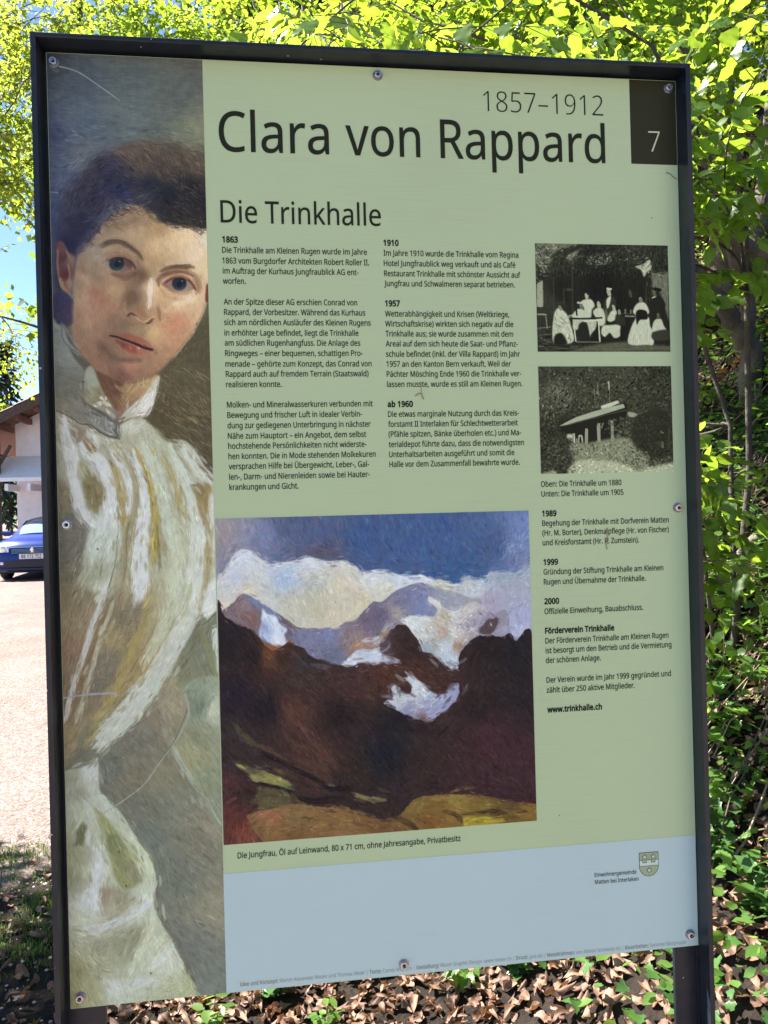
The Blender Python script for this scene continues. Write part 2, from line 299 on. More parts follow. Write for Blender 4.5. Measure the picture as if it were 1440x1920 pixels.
('p',[(59,2446),(101,2378),(155,2407),(205,2511),(283,2585),(267,2766),(230,2977),(170,3067),(115,2978),(70,2768)],[(99,2438,104,78,80),(139,2588,84,58,66),(210,2616,122,106,96),(147,2812,84,54,60),(217,2917,142,122,102),(87,2918,110,82,78)],1.09,1,1,None,12,0),
('s',[(77,2484),(62,2664),(82,2828),(129,2993)],(2.18,3.11),(160,130,108),0.8,1.24,0.35),
('s',[(184,2512),(218,2586)],2.8,(150,140,126),0.7,1.24,0.35),
('s',[(194,2677),(212,2812),(181,2917)],2.18,(170,146,120),0.7,1.24,0.35),
('s',[(96,2858),(122,2963),(220,3074)],(6.22,3.42),(160,136,112),0.9,1.55,0.35),
('s',[(170,2752),(153,2872)],3.42,(96,48,52),0.8,1.55,0.35),
('p',[(1907,2944),(1933,2913),(1937,3128),(1895,3121)],(110,70,54),0.62,1,1,None,12,0),
('p',[(-26,3144),(92,3008),(227,3097),(230,3262),(211,3442),(-33,3443)],[(30,3203,58,60,88),(199,3352,66,62,82)],1.55,1,1,None,12,0),
('p',[(-60,3389),(104,3532),(233,3850),(366,4042),(372,4426),(706,4653),(789,4750),(762,4895),(639,4853),(411,4714),(184,4615),(-5,4518),(-87,4485)],[(26,3580,126,138,136),(112,3818,132,142,138),(14,4057,112,118,112),(224,4217,112,114,104),(5,4455,124,124,108),(369,4538,120,122,112),(641,4781,126,130,124)],0.99,1,1,15,9,0),
('s',[(24,3443),(95,3488),(128,3592),(204,3727),(317,3818)],(5.59,4.66),(150,166,162),0.8,1.86,0.35),
('s',[(95,3488),(113,3623),(203,3742),(331,3818)],(1.55,1.24),(70,74,74),0.8,0.78,0.35),
('s',[(97,3413),(193,3577),(304,3742)],(4.04,3.11),(128,134,126),0.8,1.55,0.35),
('p',[(482,4027),(780,4156),(998,4181),(1282,4078),(1231,4223),(991,4431),(768,4654),(722,4637),(634,4444),(576,4299)],[(564,4123,96,72,58),(778,4252,94,70,56),(711,4461,112,88,70),(901,4285,168,144,106),(1154,4158,186,164,122),(834,4494,140,112,82)],0.99,1,1,60,10,0),
('t',[(826,4204),(1266,4094),(991,4431),(801,4590)],50,11.56,1.65,[(206,190,150),(160,140,100),(120,96,70)],-50,20,0.6,12,0.2),
('p',[(366,4058),(453,3963),(533,4155),(591,4299),(709,4509),(737,4653),(554,4539),(372,4426)],[(410,4154,150,158,144),(560,4315,136,130,100),(677,4589,150,150,130)],0.99,1,1,60,14,0),
('p',[(760,4678),(833,4542),(960,4447),(1119,4303),(1233,4142),(1282,4094),(1279,4207),(1210,4433),(1135,4601),(986,4624),(830,4663)],[(832,4590,178,176,160),(1085,4448,212,216,210),(1249,4158,190,196,182),(1144,4577,216,220,214)],0.83,1,1,-45,16,0),
('s',[(768,4638),(864,4526),(975,4439)],(1.98,1.32),(110,112,112),0.8,0.83,0.35),
('s',[(861,4658),(987,4616),(1128,4601)],1.16,(120,98,70),0.8,0.83,0.35),
('s',[(494,4459),(541,4443)],5.61,(224,230,222),0.9,1.16,0.35),
('s',[(566,4363),(604,4380)],5.61,(224,230,222),0.9,1.16,0.35),
('s',[(632,4508),(699,4621)],5.61,(224,230,222),0.9,1.16,0.35),
('s',[(588,4428),(664,4476)],5.61,(224,230,222),0.9,1.16,0.35),
('s',[(677,4589),(706,4629)],5.61,(224,230,222),0.9,1.16,0.35),
('p',[(-28,4534),(184,4615),(411,4714),(639,4853),(778,4879),(798,4702),(1049,4625),(1217,4788),(1324,4919),(1450,4908),(1592,4931),(1731,5071),(1821,5268),(1946,5384),(1990,5532),(2109,7167),(1631,7147),(1545,7402),(583,8319),(318,8463),(-95,8502),(-112,5486)],[(56,4853,142,140,124),(354,5176,160,168,155),(821,5024,168,172,150),(1289,5031,178,186,165),(1755,5364,176,184,168),(28,5966,118,118,106),(483,6139,175,188,172),(952,5992,160,160,130),(1418,6167,176,184,160),(161,6766,128,124,104),(614,7104,138,130,105),(1084,6962,160,160,130),(1560,6819,186,198,180),(137,7720,132,118,92),(908,7759,150,140,100)],0.99,1,1,80,14,0),
('p',[(-51,5487),(191,5556),(268,5845),(378,6040),(324,6357),(239,6689),(51,6889),(-87,6915)],[(6,5647,122,120,98),(181,5970,112,114,106),(20,6284,110,112,106),(89,6604,112,112,96)],3.63,1,1,10,10,0),
('p',[(521,5852),(721,5600),(725,6370),(655,6689),(554,7037),(412,7143),(231,7008),(274,6547),(377,6087)],[(613,5902,196,208,205),(481,6218,186,202,194),(395,6615,150,158,138),(545,6781,182,194,178),(311,6899,132,132,108)],2.97,1,1,105,16,0),
('t',[(93,6445),(376,6135),(591,6142),(496,6859),(186,7006)],60,18.16,1.16,[(196,206,190),(110,110,92),(160,164,140)],115,10,0.5,13,0.2),
('s',[(92,4614),(132,4854),(172,5093),(219,5365),(266,5622),(307,5814),(411,5977)],(16.51,19.81),(208,219,224),0.95,3.63,0.3),
('s',[(40,4884),(65,5076),(122,5268)],9.91,(168,176,172),0.5,4.29,0.35),
('s',[(290,4952),(402,5081),(537,5212),(624,5470),(657,5663),(599,5854)],(16.51,14.86),(208,219,224),0.95,3.63,0.35),
('p',[(262,5159),(397,5273),(502,5387),(574,5597),(523,5772),(460,5834),(354,5775),(313,5591),(279,5383)],[(321,5240,140,144,110),(422,5497,120,116,84),(494,5723,128,124,92)],1.98,0.95,1,20,14,0),
('p',[(322,4888),(421,4922),(488,5019),(433,5082),(358,5001)],(128,114,80),0.99,1,1,None,12,0),
('s',[(379,4777),(408,4858),(440,4794),(496,5003)],(4.29,5.61),(212,222,218),0.9,1.32,0.35),
('p',[(166,4711),(333,4761),(315,4888),(237,4951),(178,4854)],(134,126,112),1.32,1,1,None,12,0),
('s',[(669,5182),(726,5392),(760,5585),(785,5826),(781,5987)],(8.26,9.91),(160,142,90),0.9,1.98,0.4),
('s',[(664,5086),(784,5248),(872,5443),(891,5636),(862,5861)],(6.6,10.24),(208,219,224),0.95,1.98,0.3),
('s',[(821,5024),(908,5251),(964,5509),(941,5798),(857,6069),(787,6372),(765,6629)],(8.26,11.56),(142,140,112),0.9,2.31,0.35),
('s',[(945,5026),(1002,5252),(1064,5560),(1065,5834),(1003,6154),(994,6476),(986,6797),(967,6958)],(6.6,24.77),(208,219,224),0.97,2.31,0.22),
('s',[(961,5010),(1064,5270),(1136,5513),(1176,5772),(1186,5998),(1180,6240),(1174,6482)],(5.61,11.56),(160,142,56),0.95,1.65,0.5),
('s',[(1035,5156),(1122,5448),(1169,5756)],1.16,(90,80,40),0.8,0.66,0.35),
('s',[(1082,5189),(1166,5562),(1204,5918)],0.99,(196,178,90),0.8,0.66,0.35),
('s',[(1218,5999),(1225,6322),(1227,6581)],(3.3,5.61),(90,88,72),0.7,2.31,0.6),
('s',[(1270,5807),(1295,6066),(1302,6389)],9.91,(140,132,100),0.8,2.64,0.35),
('s',[(1072,4963),(1175,5191),(1247,5451),(1302,5759),(1357,6084),(1414,6328)],(14.86,13.21),(190,206,190),0.95,2.64,0.3),
('s',[(1311,5096),(1377,5292),(1450,5520),(1507,5764),(1551,5927)],(7.26,10.24),(150,140,76),0.9,1.98,0.5),
('s',[(1385,4984),(1505,5229),(1593,5490),(1666,5768),(1705,6094),(1713,6403)],(9.91,18.16),(198,212,202),0.95,2.31,0.3),
('s',[(1448,4969),(1538,5165),(1691,5395)],(5.61,3.63),(140,140,112),0.8,1.98,0.35),
('p',[(1656,5508),(1800,5479),(1910,5530),(1888,5790),(1817,6081),(1757,5933),(1715,5688)],[(1750,5559,136,126,88),(1858,5691,150,140,100),(1786,6015,150,142,112)],1.32,1,1,80,14,0),
('s',[(1574,5003),(1681,5168),(1803,5349),(1897,5448)],(11.56,14.86),(204,216,206),0.95,1.98,0.3),
('s',[(1908,5628),(1916,5937),(1896,6409)],(8.26,11.56),(206,216,210),0.9,2.31,0.35),
('s',[(1339,4935),(1449,4953),(1542,5003)],(3.3,4.95),(150,152,130),0.8,1.65,0.35),
('s',[(1171,4739),(1293,4902),(1411,5195)],(8.26,9.91),(176,184,156),0.7,2.97,0.35),
('s',[(796,4751),(920,4768),(1047,4705)],14.86,(206,214,206),0.8,3.96,0.35),
('s',[(1195,5030),(1209,5095)],6.6,(172,150,90),0.7,2.31,0.35),
('s',[(723,5536),(733,5745),(728,5985),(711,6193),(694,6369),(658,6561),(574,6830),(492,7019)],(0.99,1.49),(84,80,62),0.9,0.66,0.35),
('s',[(860,5925),(822,6229),(823,6470),(762,6757),(702,6979)],1.32,(112,98,62),0.8,0.83,0.35),
('s',[(619,5053),(662,5182),(676,5246)],1.65,(110,96,70),0.8,0.83,0.35),
('s',[(545,4924),(618,5069)],(3.3,1.65),(140,128,112),0.8,1.16,0.35),
('t',[(607,4892),(792,4927),(803,5120),(663,5118)],26,8.26,2.64,[(220,226,218),(130,120,96),(196,204,196)],60,30,0.8,14,0.2),
('s',[(3,4518),(184,4615),(304,4697),(419,4714),(547,4812),(669,4874),(777,4892)],(1.49,2.48),(62,54,54),0.95,0.83,0.35),
('s',[(372,4434),(493,4523),(584,4572),(675,4645),(736,4694)],(2.97,7.26),(84,84,84),0.85,1.49,0.35),
('s',[(754,4702),(744,4862)],5.61,(76,80,78),0.85,1.49,0.35),
('t',[(369,4554),(553,4603),(719,4734),(686,4845),(427,4698)],44,9.91,1.32,[(178,188,186),(92,96,94),(150,158,156)],85,8,0.8,15,0.2),
('s',[(658,4693),(697,4693)],1.98,(186,200,196),0.9,0.66,0.35),
('s',[(657,4749),(703,4765)],1.98,(186,200,196),0.9,0.66,0.35),
('s',[(649,4829),(694,4838)],1.98,(196,206,202),0.9,0.66,0.35),
('p',[(-37,6759),(252,6786),(435,6857),(558,6846),(709,6996),(1052,6978),(1014,7234),(820,7547),(688,7861),(464,8169),(318,8480),(-110,9089),(-105,7662)],[(78,7034,126,122,98),(303,7203,138,130,108),(142,7515,130,112,94),(768,7143,122,118,98),(605,7457,140,132,98),(568,7695,116,114,102),(514,8012,108,108,98),(127,8151,120,110,88),(-37,8618,140,134,106)],3.3,0.92,1,110,14,0),
('t',[(-9,6872),(466,6859),(341,7524),(-37,7983)],90,18.16,1.32,[(160,158,134),(108,104,84),(180,176,150)],108,14,0.4,16,0.2),
('t',[(677,7059),(1051,7010),(820,7547),(435,8088),(526,7533)],90,13.21,1.32,[(92,86,80),(160,146,108),(176,160,128)],0,30,0.4,17,0.2),
('s',[(616,6993),(502,7244),(419,7496),(288,7809),(158,8120)],(6.6,9.91),(122,106,80),0.85,2.31,0.35),
('s',[(552,6782),(461,7034),(378,7270),(295,7522),(180,7867),(96,8149),(12,8462)],(7.6,6.6),(200,212,212),0.95,1.49,0.35),
('s',[(648,6962),(574,7151),(483,7403),(399,7687),(331,7923),(248,8189),(149,8470)],(4.95,7.6),(190,198,176),0.9,1.65,0.45),
('s',[(963,6781),(928,6941),(846,7130)],(19.81,4.95),(196,206,206),0.6,4.95,0.6),
('s',[(1087,6834),(1065,7075),(964,7361),(833,7628),(734,7864),(618,8178),(425,8487),(264,8796)],(9.91,13.21),(156,146,92),0.85,3.3,0.4),
('s',[(1236,7163),(1135,7401),(1004,7636),(841,7917),(743,8121),(581,8400)],(9.91,11.56),(140,130,98),0.7,3.3,0.4),
('s',[(1202,7242),(1038,7525),(810,7916)],1.16,(100,92,66),0.7,0.83,0.35),
('s',[(1485,6024),(1445,6363),(1421,6685),(1367,6958),(1281,7246),(1165,7483),(1033,7750)],(16.51,14.86),(188,200,176),0.95,2.97,0.35),
('s',[(1724,5965),(1714,6371),(1690,6695),(1651,6970),(1564,7258),(1399,7542),(1218,7840),(1056,8074),(799,8381),(577,8592),(418,8774)],(19.81,31.37),(200,212,204),0.97,1.98,0.3),
('s',[(1609,6741),(1572,6967),(1486,7222)],(5.94,8.26),(150,160,116),0.75,2.97,0.35),
('t',[(1065,7720),(1389,7331),(1544,7419),(1213,8050),(736,8409),(676,8341)],70,16.51,0.99,[(160,170,156),(214,224,218)],128,8,0.5,18,0.2),
('s',[(1883,5970),(1850,6327),(1827,6619),(1780,6910),(1726,7135)],(9.91,8.26),(150,138,96),0.9,2.31,0.5),
('p',[(1952,6721),(1830,6814),(1778,6975),(1742,7136),(1803,7236),(1946,7258)],(204,216,212),1.49,1,1,150,12,0),
('p',[(1675,7279),(1608,7422),(1475,7643),(1376,7832),(1229,8051),(1178,8193),(1235,8438),(1484,8550),(1474,8938),(1982,8971),(2026,7262),(1803,7236)],[(1621,7504,112,118,100),(1532,7905,122,126,106),(1774,7755,118,128,108),(1837,8409,132,140,118),(1366,8220,150,144,116),(1676,8464,128,136,116)],1.32,1,1,75,10,0),
('p',[(1862,7418),(1958,7406),(1956,8008),(1907,7859)],(192,206,200),0.99,1,1,None,12,0),
('s',[(1721,7330),(1824,7676),(1912,7973),(1939,8170)],(4.95,6.6),(134,136,92),0.8,1.98,0.35),
('p',[(1162,8209),(1260,8069),(1464,8080),(1507,8277),(1446,8824),(1350,8850),(1498,9232),(1696,9570),(1957,9963),(1942,10548),(1877,13079),(1560,13042),(1265,12201),(1090,11056),(1089,10476),(972,10177),(703,9739),(433,9399),(413,8950),(666,8726)],[(1173,8403,124,120,104),(1332,8332,150,150,126),(884,8708,112,114,104),(564,9088,104,112,104),(794,9184,116,116,100),(1184,9210,126,128,108),(862,9590,108,114,104),(1331,9624,118,126,112),(1007,10003,106,118,110),(1636,10052,116,120,106),(1799,9902,138,138,120),(1306,10591,108,118,108),(1772,10956,138,140,122),(1443,11412,110,118,112),(1827,11936,112,124,116)],1.32,1,1,40,11,0),
('t',[(1150,9289),(1805,9659),(1912,10481),(1883,11616),(1526,11258),(1310,10430)],110,18.16,1.49,[(158,150,128),(100,102,92),(140,134,114)],-50,30,0.35,19,0.2),
('t',[(489,9003),(1204,8405),(1339,9302),(858,9750),(525,9405)],80,19.81,1.32,[(136,130,112),(104,104,96)],80,35,0.35,20,0.2),
('p',[(1496,8082),(2004,8110),(1958,9931),(1712,9571),(1514,9233),(1366,8867),(1467,8582),(1536,8376)],[(1679,8352,116,132,116),(1869,8395,178,190,170),(1669,8757,132,140,116),(1535,9024,146,150,118),(1734,9329,132,144,120),(1885,9665,130,142,124)],1.32,1,1,60,9,0),
('s',[(1350,8866),(1439,9082),(1590,9352),(1743,9590),(1850,9776),(1941,9946)],(8.26,2.31),(166,182,168),0.85,1.98,0.35),
('s',[(1178,8210),(1234,8455),(1260,8699),(1350,8866)],(4.95,6.6),(150,152,134),0.7,2.64,0.35),
('p',[(411,8942),(304,9007),(150,9060),(-19,9104),(-29,9525),(216,9479),(410,9410),(409,9237)],[(102,9137,150,158,138),(287,9101,186,200,198),(173,9348,148,156,142),(343,9297,170,182,172)],0.99,1,1,100,12,0),
('p',[(-44,9492),(216,9463),(433,9399),(553,9535),(644,9622),(733,9757),(822,9924),(972,10161),(918,10053),(1045,10260),(1074,10384),(1091,10537),(1078,10687),(1064,10792),(1093,10992),(1155,11149),(1233,11278),(1289,11405),(1409,11660),(1480,11804),(1536,11931),(1621,12108),(1618,12229),(-62,12141),(-62,9841)],[(63,9402,160,172,156),(349,9498,176,190,178),(116,10155,148,156,130),(37,10447,140,146,122),(372,10326,190,204,196),(547,10265,172,184,160),(910,10370,178,192,162),(245,10765,190,204,205),(170,10908,184,198,180),(534,10791,146,146,124),(899,10823,186,200,186),(594,11323,150,158,136),(445,11459,152,160,138),(957,11433,182,196,174),(1173,11606,190,202,188),(79,11648,146,150,116),(216,11961,158,164,132),(579,11924,186,200,188),(1162,12029,172,184,156),(27,12016,142,144,108),(1461,11939,166,178,144)],0.78,1,1,75,12,0),
('p',[(194,9740),(244,9879),(219,9989),(141,10038),(65,10016),(107,9884)],(106,112,86),1.65,1,1,None,12,0),
('p',[(-8,9891),(84,9867),(112,9980),(35,10022)],(150,158,140),1.98,1,1,None,12,0),
('p',[(329,9551),(442,9655),(561,9824),(695,10026),(813,10292),(869,10554),(680,10634),(561,10432),(507,10123),(423,9813)],[(425,9718,134,142,96),(572,10017,112,122,88),(691,10218,146,154,112),(761,10513,132,140,100)],1.49,0.95,1,65,14,0),
('t',[(426,9686),(637,9894),(842,10391),(714,10541),(538,10126)],36,19.81,1.32,[(176,188,150),(118,124,84)],66,8,0.6,21,0.2),
('p',[(596,10088),(766,10253),(894,10414),(912,10567),(818,10544),(704,10429),(576,10267)],[(651,10198,124,130,96),(834,10485,128,132,112)],1.86,0.8,1,None,12,0),
('p',[(351,10594),(524,10609),(698,10654),(826,10801),(693,10865),(560,10913),(458,10934),(361,10775)],[(407,10659,138,132,112),(607,10797,146,148,128),(489,10877,160,164,144)],2.18,0.9,1,100,10,0),
('p',[(276,11263),(480,11237),(685,11181),(891,11110),(903,11247),(795,11433),(675,11557),(470,11627),(327,11553)],[(376,11317,140,146,126),(740,11292,136,142,120),(516,11511,156,164,140)],2.49,0.85,1,120,14,0),
('s',[(268,9837),(251,9956),(376,10176)],7.77,(196,208,214),0.8,3.11,0.35),
('s',[(393,10057),(372,10326),(337,10548),(345,10834)],(7.77,12.43),(202,214,220),0.9,3.11,0.3),
('s',[(58,10778),(201,10821)],9.32,(204,214,220),0.7,3.73,0.35),
('s',[(717,9902),(901,10158),(998,10378),(1008,10575),(960,10707)],(7.77,12.43),(190,206,186),0.8,3.42,0.35),
('s',[(1016,10818),(838,10908),(660,11013),(454,11084),(165,11102)],(10.88,9.32),(198,210,216),0.85,3.11,0.35),
('s',[(1044,10897),(1023,11137),(914,11369),(807,11540),(729,11743)],(6.22,6.84),(196,208,184),0.85,2.18,0.35),
('s',[(980,11072),(933,11219),(856,11363)],2.18,(176,168,120),0.7,1.24,0.35),
('s',[(1267,11403),(1175,11515),(1055,11609),(935,11688)],(9.32,7.77),(198,212,208),0.85,2.49,0.3),
('s',[(1269,11312),(1134,11390),(1028,11531)],(2.49,3.11),(174,172,124),0.7,1.55,0.35),
('s',[(726,11848),(902,11836),(1093,11871)],(10.88,9.32),(196,206,220),0.8,3.42,0.35),
('s',[(423,11772),(537,11859),(578,11969)],(10.88,13.99),(200,212,222),0.8,4.04,0.35),
('t',[(64,11123),(220,11212),(409,11726),(293,11759),(55,11466)],60,10.88,1.24,[(196,206,184),(110,112,92),(180,188,160)],65,14,0.6,22,0.2),
('t',[(81,11020),(687,11076),(684,11226),(76,11199)],60,9.32,1.09,[(202,212,204),(130,134,116)],-6,14,0.5,23,0.2),
('t',[(1050,11821),(1436,11754),(1532,12068),(1089,12037)],50,9.32,1.24,[(196,206,180),(136,138,112)],-25,20,0.5,24,0.2),
('s',[(860,10004),(974,10164),(1058,10322),(1100,10432)],(1.55,1.86),(98,96,84),0.8,0.93,0.35),
('s',[(1091,10658),(1068,10808),(1094,10962),(1186,11091),(1271,11251),(1371,11412),(1411,11584),(1522,11884)],(4.04,6.22),(98,94,80),0.65,2.8,0.35),
('s',[(1230,10534),(1292,10417),(1399,10274)],0.78,(86,88,78),0.7,0.62,0.35),
('d',1200,12,2.6,0.09,1,(0,0.0,1,0.1),0.5,0.3,0.4),
('d',900,16,4.0,0.12,2,(0,0.35,1,1),0.75,0.5,0.5),
('d',2800,10,2.0,0.15,3,(0,0.345,1,1),0.75,0.4,0.5),
('d',2200,8,1.1,0.18,7,(0,0.345,1,1),0.7,0.3,0.4),
('d',500,6,1.4,0.14,4,(0.55,0.27,1,0.42),0.6,0.3,0.3),
('s',[(-13,1766),(30,1764),(90,1768)],0.93,(150,168,186),0.9,0.47,0),
('s',[(148,168),(374,226),(630,391),(882,571)],(1.68,0.84),(146,156,156),0.9,0.56,0.1),
('s',[(51,179),(121,223)],5.59,(120,126,122),0.5,2.8,0.35),
('s',[(9,8158),(275,8132),(620,8131),(639,8166)],2.38,(150,158,168),0.95,0.98,0.1),
('s',[(639,8166),(830,8149),(1028,8147)],(1.75,0.7),(150,152,136),0.8,0.7,0.35),
('s',[(1506,8194),(1548,8388),(1518,8537),(1378,8775),(1172,9036),(986,9296),(798,9446),(598,9567),(353,9705)],(2.8,1.05),(156,160,148),0.9,0.98,0.1),
('s',[(1528,8401),(1358,8788),(1145,9048)],0.84,(84,84,76),0.8,0.49,0),
('s',[(464,6287),(470,6294)],1.68,(60,62,54),0.9,0.7,0),
('s',[(341,4160),(347,4166)],1.68,(60,62,54),0.9,0.7,0),
('s',[(629,10146),(635,10153)],1.68,(60,62,54),0.9,0.7,0),
('s',[(710,10587),(716,10594)],1.68,(60,62,54),0.9,0.7,0),
('s',[(984,11727),(991,11735)],1.68,(60,62,54),0.9,0.7,0),
]
